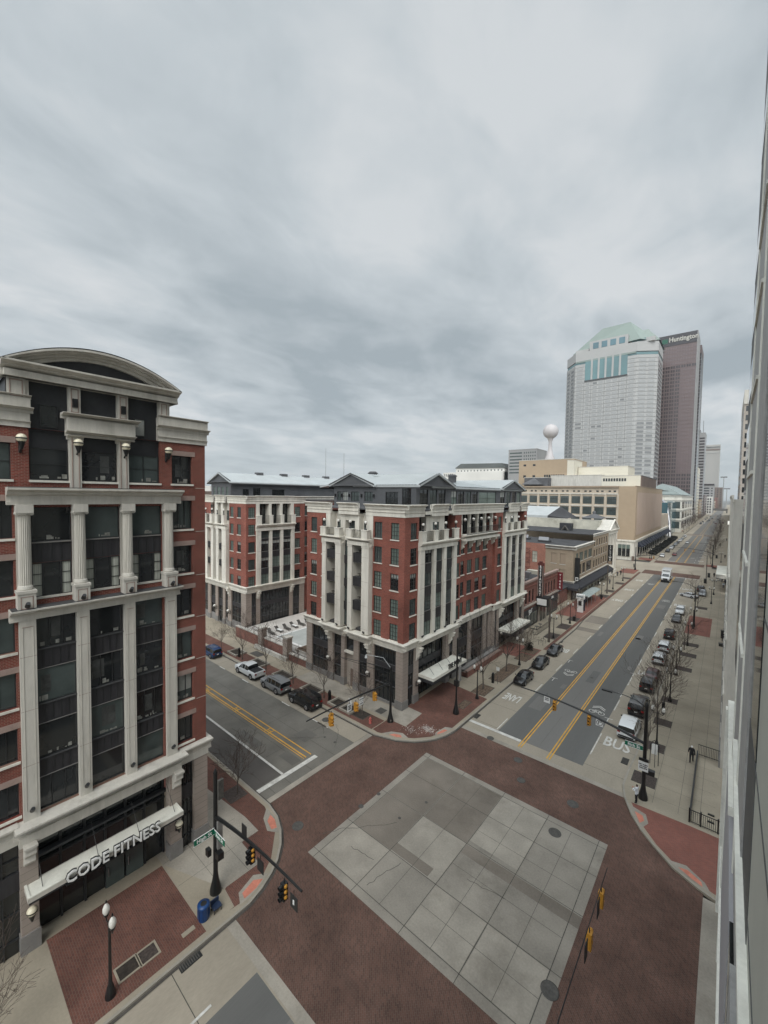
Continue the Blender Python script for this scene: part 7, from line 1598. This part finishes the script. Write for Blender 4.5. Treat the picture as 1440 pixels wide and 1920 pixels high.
    for y,z in ((23.8,5.95),(21.4,5.7)):
        signal_head(t,'N',-4.4,y,z-.2,'signal',w=.25,h=.85)
        b=MB(); b.box(-4.42,-4.38,y-.8,y-.35,z-1.1,z-.2,'signk'); b.build('back_plate',t)
    t=mast('signal_mast','tall black signal pole at the second crossing left corner',(-25.7,176.2),8.5,5.2,(-18.,176.2),1.,.14); signal_head(t,'S',-20,176.2,5.8); 
    t=mast('signal_mast','black signal mast past the second crossing on the right with long arm',(-4.,207.3),8.8,5.4,(-16,207.3),1.4,.15); signal_head(t,'S',-13,207.3,6.4); signal_head(t,'S',-10,207.3,6.2)
    b=MB(); b.path([(-4,207.3,8.5),(-5.5,207.3,9.1),(-7.5,207.3,9.2)],.05,6,'black'); b.box(-8.4,-7.4,207.15,207.45,9.1,9.25,'black'); b.build('luminaire',t)
    # tall luminaire poles
    for k,(x,y,s,l) in enumerate(((-4.5,106.5,-1,'tall slim luminaire pole by the red brick patch with arm to the left'),(-4.6,168.,-1,'tall luminaire pole before the second crossing on the right'),(-4.5,250,-1,'tall luminaire pole beyond the second crossing on the right'),(-4.5,330,-1,'distant tall luminaire pole on the right pavement'),(-4.4,420,-1,'farthest tall luminaire pole on the right pavement'),(-25.2,214,1,'tall luminaire pole at the start of the beige store hedge'),(-25.4,300,1,'tall luminaire pole by the hedge end at the beige store'))):
        t=thing('luminaire_pole',l,'street light',(x,y,0),0,'tall street light poles'); b=MB(); b.lathe(x,y,[(.2,.1),(.18,.6),(.11,.8),(.07,8.6)],10,'black'); b.build('pole',t)
        b=MB(); b.path([(x,y,8.4),(x+s*1.5,y,9.1),(x+s*3.2,y,9.25)],[.05,.04,.035],6,'black'); b.build('arm',t); b=MB(); b.box(x+s*3.1,x+s*4.1,y-.15,y+.15,9.18,9.3,'iron'); b.build('luminaire',t)
    for x,y,l in ((-24.3,76.4,'bare wooden utility pole beside the tree past the bike racks'),(-25.,126.7,'tall brown utility pole on the west walk past the shelter')):
        b=MB(); b.lathe(x,y,[(.2,.1),(.17,1),(.13,8.2)],8,'bark'); b.lathe(x,y,[(.22,4.),(.24,4.3),(.22,4.7)],8,'bark'); b.build('utility_pole',label=l,cat='utility pole')
    # ---- trees
    protos=[bare_tree(11,5.2,.5,.07),bare_tree(23,6.4,.42,.09),bare_tree(35,4.0,.5,.055),bare_tree(47,6.8,.46,.1)]
    base=[(0,-65.1,34.4,.75,'thin bare tree beside the blue car'),(0,-58.6,34.5,1.15,'bare tree between the planters left of the pickup'),(0,-52.3,34.7,1.1,'bare tree right behind the white pickup cab'),(2,-45.8,34.8,1.15,'small bare tree behind the silver off roader'),(0,-39.5,35.,1.05,'bare tree behind the black sport utility'),(2,-33.,35.4,1.1,'small bare tree with a square bed by the hydrant'),
     (2,-32.4,18.6,1.1,'small bare tree on the bricks behind the fitness building corner'),(0,-25.4,1.9,.85,'bare sapling in the bottom left corner of the picture'),
     (1,-25.,51.4,1.15,'nearest bare tree on the west walk in the square mulch bed'),(3,-25.,59.1,1.05,'tall bare tree in the long mulch bed on the west walk'),(2,-25.,66.5,1.15,'small bare tree in the diamond bed by the black cars'),(1,-25.5,87.8,.85,'bare tree past the utility pole on the west walk'),(0,-25.2,97.,.9,'bare tree just before the information kiosk'),
     (1,-5.6,50.6,.75,'leaning bare tree directly behind the right signal mast'),(3,-5.5,57.2,1.,'bushy bare tree on the east walk by the dark parked cars'),(1,-5.3,62.5,.95,'second bare tree of the cluster by the dark parked cars'),(0,-5.2,69.3,1.1,'third bare tree on the east walk behind the maroon car'),(1,-5.1,82,.85,'bare tree by the two white crossovers'),(0,-5.,89,1.05,'bare tree before the red brick patch'),(3,-5.8,133,.8,'bare tree by the angled white saloon'),(1,-4.8,124,.7,'bare tree past the red brick patch')]
    us=set()
    def tree(k,x,y,s,l,g='bare street trees'):
        o=protos[k]
        if k not in us: us.add(k)
        else: o=copytree(o)
        o.location=(x,y,.13); o.rotation_euler=(0,0,(x*7+y*3)%6.28); o.scale=(s,s,s); o['label']=l; o['group']=g; return o
    for a in base: tree(*a)
    q=random.Random(9)
    for i in range(16):
        y=216+i*19+q.uniform(-3,3); tree(q.choice([0,1,3]),-4.6+q.uniform(-.4,.6),y,q.uniform(.9,1.3),'bare tree on the right pavement about %d metres away'%y,'trees far up the street')
    for i in range(12):
        y=390+i*26+q.uniform(-3,3); tree(q.choice([0,1,3]),-25.5+q.uniform(-.4,.6),y,q.uniform(1.1,1.5),'bare tree on the left pavement about %d metres away'%y,'trees far up the street')
    # ---- tree beds, planters, grates
    g='tree beds in the pavement'
    for x0,x1,y0,y1,m,l in ((-25.85,-23.95,49.6,52.7,'mulch','square mulch bed around the nearest west walk tree'),(-25.85,-24.05,54.9,62.1,'mulch','long mulch bed on the west walk before the first black car'),(-25.35,-24.45,44.8,47.,'mulch','small mulch bed in the red bricks by the canopy corner'),(-26.,-24.1,64.6,67.8,'mulch','mulch bed beside the middle black saloon'),(-26.5,-24.2,68.4,71.,'mulch','mulch bed in the red bricks with a round bush'),(-26.,-24.,78.4,82.,'grate','brown grate bed by the bike racks'),(-26.,-24.,86,89.6,'grate','brown grate bed under the tree before the kiosk'),(-26.,-24.,93,96.,'grate','brown grate bed with the black bin'),(-26.2,-24.,121,124.5,'grate','brown grate bed past the shelter'),(-26.2,-24,129,132,'grate','brown grate bed by the brown utility pole'),(-26.2,-24,143,146,'grate','brown grate bed before the theatre'),(-26.2,-24,154,157,'grate','last brown grate bed before the crossing'),
      (-6.0,-4.2,44.2,46.,'grate','first dark grate behind the corner signal mast'),(-6.,-4.2,51.,52.7,'grate','second dark grate on the east walk'),(-5.8,-4.15,57.4,59.,'grate','third dark grate on the east walk'),(-5.8,-4.15,64.5,66,'grate','fourth dark grate on the east walk'),(-5.4,-3.4,78.,79.7,'grate','fifth dark grate on the east walk below the twin lamp'),(-5.4,-3.2,85.5,87.5,'grate','sixth dark grate on the east walk'),(-5.4,-3.2,92.,94,'grate','seventh dark grate before the brick patch'),(-5.2,-3.,125,127.5,'grate','dark grate past the brick patch'),(-34,-32.2,34.6,36.1,'soil','square soil bed by the red hydrant'),(-33.3,-31.7,17.6,19.1,'grate','brown bed under the small tree behind the left building')):
        tile('tree_bed',l,'tree bed',x0,x1,y0,y1,m,rim='kerbd' if m!='grate' else 'joint',rw=.06,group=g)
    g='concrete planters along the side street'
    for x0,x1,l in ((-63.,-60.3,'concrete rimmed planter by the blue car'),(-56.8,-53.6,'concrete rimmed planter behind the pickup'),(-50.3,-47.,'concrete rimmed planter between pickup and off roader'),(-43.8,-40.7,'concrete rimmed planter behind the black sport utility'),(-38.1,-36.3,'left half of the double planter below the hanging signs'),(-36.0,-34.,'right half of the double planter below the hanging signs')):
        tile('planter',l,'planter',x0+.2,x1-.2,34.5,36.1,'soil','concT',.22,.2,g); 
    tile('vault_cover','stone framed vault cover in the bricks beside the near lamp post','vault cover',-25.1,-24.3,7.0,7.95,'soil','concS',.02,.1,'vault covers'); tile('vault_cover','open looking vault frame right of the lamp post','vault cover',-25.05,-24.25,8.1,8.95,'grate','concS',.02,.1,'vault covers')
    b=MB(); b.box(-24.25,-23.95,10.2,10.95,.14,.16,'concS'); b.build('utility_plate',label='small pale rectangular plate in the bricks near the blue bin',cat='utility plate')
    for x0,x1,y0,y1,l in ((-32.4,-31.3,37.,38.2,'dark cellar grate in the pale pavement below the corner pier'),(-60.,-57.5,36.6,38.,'dark cellar grate on the side street walk')): tile('cellar_grate',l,'grate',x0,x1,y0,y1,'iron',rw=0)
    # ---- bin, hydrant, meters, racks
    t=thing('litter_bin','bright blue round litter bin on the near left corner','litter bin',(-24.15,11.55,.13)); b=MB(); b.lathe(-24.15,11.55,[(.3,.14),(.33,.3),(.34,.95),(.37,1.),(.37,1.1),(.2,1.14)],18,'bluebin'); b.build('body',t); b=MB(); b.lathe(-24.15,11.55,[(.19,1.145),(.17,1.15),(.02,1.15)],14,'signk'); b.build('opening',t)
    for i in range(10):
        a=R(i*36); b=MB(); b.tube((-24.15+.35*math.cos(a),11.55+.35*math.sin(a),.3),(-24.15+.35*math.cos(a),11.55+.35*math.sin(a),.92),.018,n=4,m='bluebin'); b.build('rib',t)
    t=thing('newspaper_rack','small dark blue rack with a ledge beside the bright blue litter bin','rack',(-24.,12.3,.13)); b=MB(); b.box(-24.3,-23.8,12.05,12.6,.42,.48,'rackblue'); b.build('seat',t); b=MB(); b.box(-24.32,-24.24,12.05,12.6,.5,.75,'rackblue'); b.build('backrest',t)
    for x,y in ((-24.25,12.1),(-24.25,12.55),(-23.85,12.1),(-23.85,12.55)):
        b=MB(); b.box(x-.025,x+.025,y-.025,y+.025,.13,.5,'iron'); b.build('leg',t)
    b=MB(); b.lathe(-31,34.68,[(.17,.13),(.17,.2),(.12,.24),(.12,.6),(.15,.63),(.13,.75),(.05,.85),(.03,.9)],12,'hyd'); b.tube((-31.2,34.68,.5),(-30.8,34.68,.5),.06,n=8,m='hyd'); b.tube((-31,34.5,.45),(-31,34.7,.45),.07,n=8,m='hyd'); b.build('fire_hydrant',label='faded red fire hydrant on the bricks at the middle corner',cat='fire hydrant')
    for x,y,l in ((-24.83,54.1,'dark pay station on the west walk by the long mulch bed'),(-5.2,60.7,'dark pay station among the bare trees on the east walk'),(-38.3,34.9,'dark parking post behind the black sport utility'),(-59.9,34.7,'dark litter post behind the blue car')):
        t=thing('pay_station',l,'parking machine',(x,y,.13)); b=MB(); b.box(x-.16,x+.16,y-.13,y+.13,.13,1.4,'black'); b.build('cabinet',t); b=MB(); b.lathe(x,y,[(.17,1.4),(.17,1.5),(.1,1.62),(.02,1.66)],10,'black'); b.build('hood',t)
    for x,y,l in ((-24.2,54.3,'thin sign post beside the pay station'),(-27.2,69.,'white round sign on a thin post by the second canopy'),(-4.6,47.8,'curved black frame with a small map sign behind the right mast'),(-33.6,33.9,'thin parking sign post by the corner planter')):
        t=thing('sign_post',l,'sign post',(x,y,.13)); b=MB(); b.tube((x,y,.13),(x,y,2.6),.03,m='iron',n=6); b.build('post',t); b=MB(); b.box(x-.2,x+.2,y-.02,y+.02,2.,2.5,'signw'); b.build('sign_plate',t)
    b=MB(); 
    for x in (-5.05,-4.35): b.path([(x,48.3,.13),(x,48.3,2.1),(x+.2*(1 if x<-4.7 else -1),48.3,2.5),(-4.7,48.3,2.62)],.035,6,'black')
    b.box(-4.95,-4.45,48.28,48.32,1.2,2.2,'signw'); b.build('map_frame',label='arched black map frame beside the signal mast on the right',cat='map sign')
    for i in range(3):
        y=73.9+i*1.2; b=MB(); b.path([(-25.3,y,.13),(-25.3,y,.85),(-25.1,y,1.02),(-24.75,y,1.02),(-24.55,y,.85),(-24.55,y,.13)],.03,6,'black'); b.build('bike_rack',label=['nearest black hoop bike rack on the west walk','middle black hoop bike rack on the west walk','farthest black hoop bike rack on the west walk'][i],cat='bike rack',group='hoop bike racks')
    b=MB(); b.lathe(-24.9,119.7,[(.28,.13),(.33,.9),(.36,1.)],12,'black'); b.build('litter_bin',label='black litter bin at the lamp past the bus shelter',cat='litter bin')
    b=MB(); b.lathe(-24.6,93.6,[(.28,.13),(.33,.95),(.36,1.05)],12,'black'); b.build('litter_bin',label='black litter bin before the information kiosk',cat='litter bin')
    # bus shelter
    t=thing('bus_shelter','glass bus shelter with curved pale blue roof on the red bricks','bus shelter',(-26.2,113,.13)); b=MB(); n=6
    for i in range(n):
        a0,a1=R(200+i*0),0
    pts=[(-27.3,2.75),(-26.7,3.05),(-26.,3.1),(-25.3,2.95),(-24.9,2.75)]
    for (xa,za),(xb,zb) in zip(pts[:-1],pts[1:]): b.raw([(xa,106.5,za),(xb,106.5,zb),(xb,118.5,zb),(xa,118.5,za),(xa,106.5,za-.06),(xb,106.5,zb-.06),(xb,118.5,zb-.06),(xa,118.5,za-.06)],[(0,1,2,3),(7,6,5,4),(0,4,5,1),(2,6,7,3)],'shelt')
    for y in range(107,119,2): b.path([(x,y,z+.03) for x,z in pts],.05,4,'roofm')
    b.build('roof',t)
    for y in (106.8,110.5,114.4,118.2):
        for x in (-27.2,-25.2):
            b=MB(); b.tube((x,y,.13),(x,y,2.8),.05,m='rim',n=6); b.build('post',t)
    b=MB(); b.box(-27.25,-27.2,107,118,.4,2.5,'shelt'); b.build('glass_wall',t); b=MB(); b.box(-26.9,-26.4,108,117,.55,.62,'iron'); b.build('bench_seat',t)
    t=thing('information_kiosk','white information kiosk with dark screen and square top sign before the shelter','kiosk',(-25.5,101.6,.13)); b=MB(); b.box(-26.1,-24.9,101.3,101.9,.13,3.3,'signw'); b.build('body',t); b=MB(); b.box(-26.4,-24.6,101.2,102.,3.3,4.3,'signw'); b.build('top_sign',t); text('TRANSIT',.38,(-25.5,101.17,3.8),'S',t,'gl_b',.01,.02)
    b=MB(); b.box(-25.85,-25.15,101.26,101.3,1.7,2.8,'signk'); b.build('screen',t)
    t=thing('bus_stop_pylon','dark blue round topped bus stop pylon beside the kiosk','bus stop sign',(-25.1,103.4,.13)); b=MB(); b.box(-25.3,-24.9,103.3,103.45,.13,2.9,'awnb'); b.build('pylon',t); b=MB(); b.tube((-25.1,103.28,3.1),(-25.1,103.46,3.1),.48,n=18,m='awnb',smooth=False); b.build('disc',t)
    # ramp planter wall and rail by first canopy
    t=thing('ramp_wall','long brick planter wall with railing beside the canopy entrance','low wall',(-28.8,58,.13)); b=MB(); b.box(-28.6,-28.3,53.,65.,.13,1.,'brickD'); b.box(-29.8,-28.6,53,65,.13,.8,'brickD'); b.box(-29.8,-29.1,53.1,65,.8,1.1,'stoneG'); b.build('wall',t)
    o=railing(t,Fr('S',52.9),-29.7,-28.3,.13,1.0,.0)
    t=thing('patio_fence','black metal patio fence at the restaurant front','fence',(-27.8,82,.13)); railing(t,Fr('E',-27.3),78.6,85.5,.13,1.2,0,.25); railing(t,Fr('S',78.6),-30.,-27.3,.13,1.2,0,.25)
    for i in range(3):
        x,y=-28.5,79.8+i*2; b=MB(); b.lathe(x,y,[(.25,.13),(.05,.2),(.04,.8),(.4,.83),(.4,.87)],12,'iron'); b.build('patio_table',label=['nearest round table behind the patio fence','middle round table behind the patio fence','far round table behind the patio fence'][i],cat='table',group='patio tables')
    b=MB(); q2=random.Random(2)
    for i in range(420):
        a=q2.uniform(0,6.28);r_=q2.uniform(0,.8);z=.3+q2.uniform(0,1.15); x,y=-25.6+r_*math.cos(a),70.+r_*math.sin(a); s=.09
        d=Vector((q2.uniform(-1,1),q2.uniform(-1,1),q2.uniform(-1,1))).normalized(); e=d.orthogonal(); f=d.cross(e)
        c=Vector((x,y,z)); b.face([c-e*s,c+f*s*.6,c+e*s,c-f*s*.6],'hedge')
    b.build('round_bush',label='dark round bush in the brick bed under the second canopy',cat='bush')
    # hedge of the beige store
    t=MB(); q2=random.Random(6)
    for i in range(9000):
        y=q2.uniform(229,334); x=q2.uniform(-28.2,-25.2); z=.13+q2.uniform(.1,1.)*(1.6+.5*math.sin(y*.35)); s=.3
        d=Vector((q2.uniform(-1,1),q2.uniform(-1,1),q2.uniform(-1,1))).normalized(); e=d.orthogonal(); f=d.cross(e); c=Vector((x,y,z)); t.face([c-e*s,c+f*s,c+e*s,c-f*s],'hedge')
    t.build('clipped_hedge',label='long dark leafless hedge along the beige store pavement',cat='hedge')
    # parking entrance railings by the right building
    t=thing('iron_fence','black railing across the near end of the fenced walk at the right corner','fence',(-.5,41.6,.13),0,'railings at the right corner'); railing(t,Fr('S',41.6),-1.45,.5,.13,1.1,0,.13)
    for x in (-1.45,-.7,.4):
        b=MB(); b.box(x-.05,x+.05,41.55,41.65,.13,1.35,'black'); b.build('post',t)
    t=thing('iron_fence','black railing at the far end of the fenced walk by the walking man','fence',(-.5,53.3,.13),0,'railings at the right corner'); railing(t,Fr('S',53.3),-1.4,.36,.13,1.15,0,.13)
    b=MB(); b.box(-1.5,-1.38,41.7,53.2,.13,.62,'black'); b.build('edge_wall',label='long black low edge wall between the two railings',cat='low wall')
    for i,y in enumerate((43.6,42.6)):
        b=MB(); b.box(-.3,.15,y,y+.12,.14,.24,'black'); b.build('wheel_stop',label=['upper short black bar on the fenced concrete','lower short black bar on the fenced concrete'][i],cat='bar',group='short black bars')
    # newspaper boxes by far right
    for i,(x,y,l) in enumerate(((-4.7,164.5,'dark box by the bare tree before the crossing'),(-4.2,178,'black cabinet at the second crossing corner'),(-3.2,238,'dark kiosk far on the right walk'),(.2,102,'dark figure like stand against the cream wall'),(0.,96,'low black bench against the cream wall'))):
        b=MB(); b.box(x-.35,x+.35,y-.35,y+.35,.13,1.5 if i<4 else .6,'black'); b.box(x-.4,x+.4,y-.4,y+.4,1.5 if i<4 else .6,1.6 if i<4 else .68,'iron'); b.build('street_cabinet',label=l,cat='cabinet')
furniture()
def terrace():
    z=1.25
    b=MB(); b.box(-69.,-48.6,39.9,72,.0,z,'deck'); b.build('terrace_deck',kind='structure')
    t=thing('terrace_wall','brick garden wall with square stone pillars in front of the pool terrace','wall',(-57,39.4,0))
    for x0,x1,zt in ((-52.8,-48.6,1.35),(-59.9,-53.9,2.15),(-69.,-61.1,2.2)):
        b=MB(); b.box(x0,x1,39.3,39.7,.1,zt-.15,'brickD'); b.box(x0,x1,39.22,39.78,zt-.15,zt,'stoneL'); b.build('panel',t)
    for x in (-53.4,-60.5):
        b=MB(); b.box(x-.55,x+.55,38.9,39.95,.1,3.6,'stoneBL'); b.box(x-.65,x+.65,38.8,40.05,3.6,3.85,'stoneL'); b.build('pillar',t)
    b=MB(); b.box(-61.5,-52.6,38.5,38.9,.1,.75,'stoneL'); b.build('step',t)
    t2=thing('terrace_railing','black railing on the terrace wall between the pillars','railing',(-57,39.8,0)); railing(t2,Fr('S',39.9),-59.9,-54.,2.15,.9,0,.35); railing(t2,Fr('S',39.95),-52.8,-48.7,1.25,1.3,0,.2); railing(t2,Fr('S',40.0),-67,-61.1,2.2,.8,0,.35)
    b=MB(); b.box(-60.3,-53.6,42.6,55,z-.02,z+.06,'pool'); b.build('pool_cover',label='pale covered swimming pool on the terrace',cat='pool'); b=MB()
    for a in ((-60.7,-60.3,42.2,55.4),(-53.6,-53.2,42.2,55.4),(-60.3,-53.6,42.2,42.6)): b.box(*a,z,z+.1,'towel')
    b.build('pool_edge',label='white raised edge around the covered pool',cat='pool edge')
    b=MB(); b.box(-53.0,-49.2,40.6,44.6,z,z+.35,'stoneL'); b.box(-52.8,-49.4,40.8,44.4,z+.35,z+.37,'mulch'); b.build('terrace_planter',label='square pale planter with dry plants next to the stone wall pillar',cat='planter')
    q=random.Random(3); protot=None; k=0
    L=['nearest dark sun lounger by the pool edge','second dark lounger with a white towel','third dark lounger of the poolside row','fourth dark lounger with a white towel','fifth dark lounger of the poolside row','sixth lounger at the far end of the row']
    for i in range(6):
        x,y=-62.6,42.6+i*1.7
        if protot is None:
            t=protot=thing('sun_lounger','p','sun lounger'); b=MB(); b.box(-1.,.4,-.33,.33,.3,.36,'iron'); b.build('seat',t,(0,0,0),local=True); b=MB(); b.raw([(.4,-.33,.36),(.4,.33,.36),(1.,.33,.85),(1.,-.33,.85),(.4,-.33,.3),(.4,.33,.3),(1.,.33,.79),(1.,-.33,.79)],[(0,1,2,3),(7,6,5,4),(2,6,7,3),(0,3,7,4),(1,5,6,2)],'iron'); b.build('backrest',t,(0,0,0),local=True)
            for sx,sy in ((-.9,-.28),(-.9,.28),(.4,-.28),(.4,.28)):
                b=MB(); b.box(sx-.03,sx+.03,sy-.03,sy+.03,0,.3,'iron'); b.build('leg',t,(0,0,0),local=True)
            o=t
        else: o=copytree(protot)
        o.location=(x,y,z); o.rotation_euler=(0,0,R(180+q.uniform(-8,8))); o['label']=L[i]; o['group']='sun loungers by the pool'
        if i in(1,3):
            b=MB(); b.box(x-.5,x+.9,y-.25,y+.25,z+.38,z+.44,'towel'); b.build('towel',label=['rumpled white towel on the second lounger','','','rumpled white towel on the fourth lounger'][i-0 if i!=1 else 0],cat='towel')
terrace()
# ---------------------------------------------------------------- people
def person_mesh(step=.28,arms='walk',h=1.7,fingers=True):
    """continuous skinned body, facing +Y"""
    V=[];E=[];Rr=[]
    def add(p,r,par=None):
        V.append(p);Rr.append(r)
        if par is not None:E.append((par,len(V)-1))
        return len(V)-1
    pel=add((0,0,.93),.135); ab=add((0,.0,1.08),.125,pel); ch=add((0,.0,1.27),.145,ab); nb=add((0,-.01,1.42),.085,ch); nk=add((0,.0,1.48),.052,nb); hd=add((0,.015,1.56),.075,nk); ht=add((0,.01,1.66),.07,hd)
    for s in(1,-1):
        st=step*s
        hip=add((.09*s,.0,.88),.095,pel); kn=add((.1*s,st*.45+.03,.49),.062,hip); an=add((.1*s,st-.02,.09),.042,kn); toe=add((.115*s,st+.14,.04),.035,an)
        sh=add((.17*s,-.01,1.39),.06,nb)
        if arms=='walk': el=(.24*s,-st*.35-.04,1.12); wr=(.25*s,-st*.6+.06,.88); f=Vector((0,.1,-1))
        elif arms=='phone': el=(.22*s,.02,1.12); wr=(.08*s,.27,1.2); f=Vector((-.3*s,.8,.4))
        else: el=(.25*s,-.03,1.12); wr=(.24*s,.1,.87); f=Vector((0,.3,-1))
        f.normalize(); e=add(el,.043,sh); w=add(wr,.028,e); w_=Vector(wr); pm=add(tuple(w_+f*.075),.032,w)
        if fingers:
            sidev=Vector((0,1,0)) if arms!='phone' else Vector((s,0,.3)); 
            for k,(o_,l_) in enumerate(((-.03,.06),(-.01,.075),(.01,.07),(.03,.055))):
                b_=w_+f*.10+sidev*o_; i1=add(tuple(b_),.010,pm); i2=add(tuple(b_+f*l_*.55+Vector((-.01*s,0,0))),.009,i1); add(tuple(b_+f*l_+Vector((-.028*s,0,0))),.008,i2)
            tb=w_+f*.045+sidev*.035; i1=add(tuple(tb),.011,pm); add(tuple(tb+f*.03+sidev*.025),.009,i1)
    me=bpy.data.meshes.new('p'); me.from_pydata(V,E,[]); o=bpy.data.objects.new('p',me); COL.objects.link(o)
    m=o.modifiers.new('s','SKIN'); 
    for i,r in enumerate(Rr): me.skin_vertices[0].data[i].radius=(r,r*(.75 if i in(1,2,0) else 1))
    me.skin_vertices[0].data[0].use_root=True
    o.modifiers.new('u','SUBSURF').levels=1
    dg=bpy.context.evaluated_depsgraph_get(); out=bpy.data.meshes.new_from_object(o.evaluated_get(dg)); bpy.data.objects.remove(o)
    vs=[v.co.copy() for v in out.vertices]; ns=[v.normal.copy() for v in out.vertices]; fs=[tuple(p.vertices) for p in out.polygons]
    # face: push out a nose
    for i,v in enumerate(vs):
        if abs(v.x)<.02 and v.y>.06 and 1.54<v.z<1.6: vs[i].y+=.018
    def sub(test,off,name,m):
        b=MB(); mp={}
        vv=[];ff=[]
        for f in fs:
            c=sum((vs[i] for i in f),Vector())/len(f)
            if test(c):
                g=[]
                for i in f:
                    if i not in mp: mp[i]=len(vv); vv.append(vs[i]+ns[i]*off)
                    g.append(mp[i])
                ff.append(tuple(g))
        b.raw(vv,ff,m,True); return b.mesh(name)
    body=sub(lambda c:True,0,'person_body','skin')
    hand=lambda c:(abs(c.x)>.19 and c.z<.87) or (arms=='phone' and c.y>.26 and 1.0<c.z<1.4)
    jac=sub(lambda c:.86<c.z<1.47 and not hand(c) ,.022,'jacket','dark'); tr=sub(lambda c:.09<c.z<.92 and abs(c.x)<.2 and not hand(c),.016,'trousers','dark'); sho=sub(lambda c:c.z<.11,.012,'shoes','plast'); hr=sub(lambda c:c.z>1.6 or (c.z>1.53 and c.y<-.01),.014,'hair','hair')
    return body,jac,tr,sho,hr
CLO={}
def cloth(c):
    if c not in CLO: CLO[c]=mat('cloth_'+c,{'black':(.012,.012,.014),'white':(.62,.64,.66),'navy':(.02,.025,.05),'grey':(.12,.12,.12),'tan':(.25,.18,.11),'red':(.25,.03,.03),'blue':(.05,.09,.18),'green':(.05,.09,.06)}[c],.85,.1,8)
    return CLO[c]
def people():
    ms={'walk':person_mesh(.27,'walk'),'phone':person_mesh(.03,'phone'),'stand':person_mesh(.04,'stand')}
    hm={'black':'hair','grey':'signw','brown':'bark'}
    def person(pose,x,y,rz,jc,tc,label,hair='black',s=1.,cap=None):
        b,j,t,sh,h=ms[pose]; o=link('person',b,None,(x,y,.135),label,'person'); o.rotation_euler=(0,0,R(rz)); o.scale=(s,s,s)
        for n,me,c in (('jacket',j,cloth(jc)),('trousers',t,cloth(tc)),('shoes',sh,MT['plast']),('hair',h,MT[hm[hair]])):
            k=link(n,me,o,(0,0,0),local=True); k.material_slots[0].link='OBJECT'; k.material_slots[0].material=c
        for sg in(1,-1):
            key='eye%d'%sg
            if key not in _wc: e=MB(); e.sphere((.028*sg,.083,1.585),.011,'signk',6,4); _wc[key]=e.mesh('eye')
            link('eye',_wc[key],o,(0,0,0),local=True)
        if 'mouth' not in _wc: e=MB(); e.box(-.022,.022,.078,.088,1.532,1.538,'redsign'); _wc['mouth']=e.mesh('mouth')
        link('mouth',_wc['mouth'],o,(0,0,0),local=True); return o
    person('walk',-1.85,51.3,0,'black','black','person in black jacket with pale cap walking away by the railing','grey',1.03)
    person('phone',-5.15,41.1,75,'white','black','person in white top and dark trousers looking at a phone beside the signal mast')
    b=MB(); b.box(-5.48,-5.38,41.02,41.34,1.2,1.26,'signw'); b.build('held_paper',label='white sheet held by the person at the signal mast',cat='paper')
    L=[('walk',-29.2,135.8,170,'black','navy','person in black walking under the awning of the tan building'),('stand',-30.,158.6,20,'black','grey','person in dark coat standing by the theatre columns'),('walk',-28.1,157.4,200,'navy','black','person walking near the theatre, left of another walker'),('walk',-27.6,160.3,190,'black','black','person in black walking ahead of the theatre group'),('walk',-29,146.8,0,'tan','black','person in tan coat near the black vertical sign'),('stand',-27.2,141.,0,'grey','navy','person in grey on the walk by the tan building'),
     ('walk',-.2,160.1,180,'white','navy','person in white top walking out from under the white canopy'),('stand',-2.8,179,0,'black','black','person in black waiting at the far right corner'),('stand',-2.2,177.6,90,'grey','navy','person in grey waiting at the far right corner'),('walk',.2,167.,180,'navy','black','person under the right side canopy, left one'),('stand',.4,164.,10,'black','grey','person under the right side canopy, middle one'),('walk',-1.1,173.2,160,'white','blue','person in white and blue beyond the canopy'),('walk',-.6,171.5,0,'black','black','person in black beyond the canopy'),('walk',-.3,240.7,180,'black','black','lone person in black further up the right pavement'),('walk',0,342,0,'black','grey','tiny person in dark clothes far up the right pavement'),('walk',-2.8,300,0,'grey','black','tiny person in grey far up the right pavement'),('walk',-26.8,181,0,'grey','black','person crossing by the second crossing left corner'),('walk',-28.5,226,0,'black','black','person in black beside the beige store awnings'),('stand',-28.2,262,0,'navy','black','person in navy beside the hedge'),('walk',.2,99.5,0,'black','black','person in black close to the cream wall'),('walk',-26,395,0,'black','grey','tiny person at the third crossing left side'),('walk',-27.5,402,0,'red','black','tiny person in red at the third crossing left side')]
    for p in L: person(*p)
people()

def haze():
    m=bpy.data.materials.new('haze'); m.use_nodes=True; nt=m.node_tree; nt.nodes.clear(); o=nt.nodes.new('ShaderNodeOutputMaterial'); v=nt.nodes.new('ShaderNodeVolumePrincipled')
    v.inputs['Color'].default_value=(.86,.9,.93,1); v.inputs['Density'].default_value=.00012; v.inputs['Anisotropy'].default_value=.1; nt.links.new(v.outputs[0],o.inputs['Volume'])
    b=MB(); b.box(-9100,9100,-3100,12100,-1.5,300,m); b.build('haze',kind='stuff')
haze()
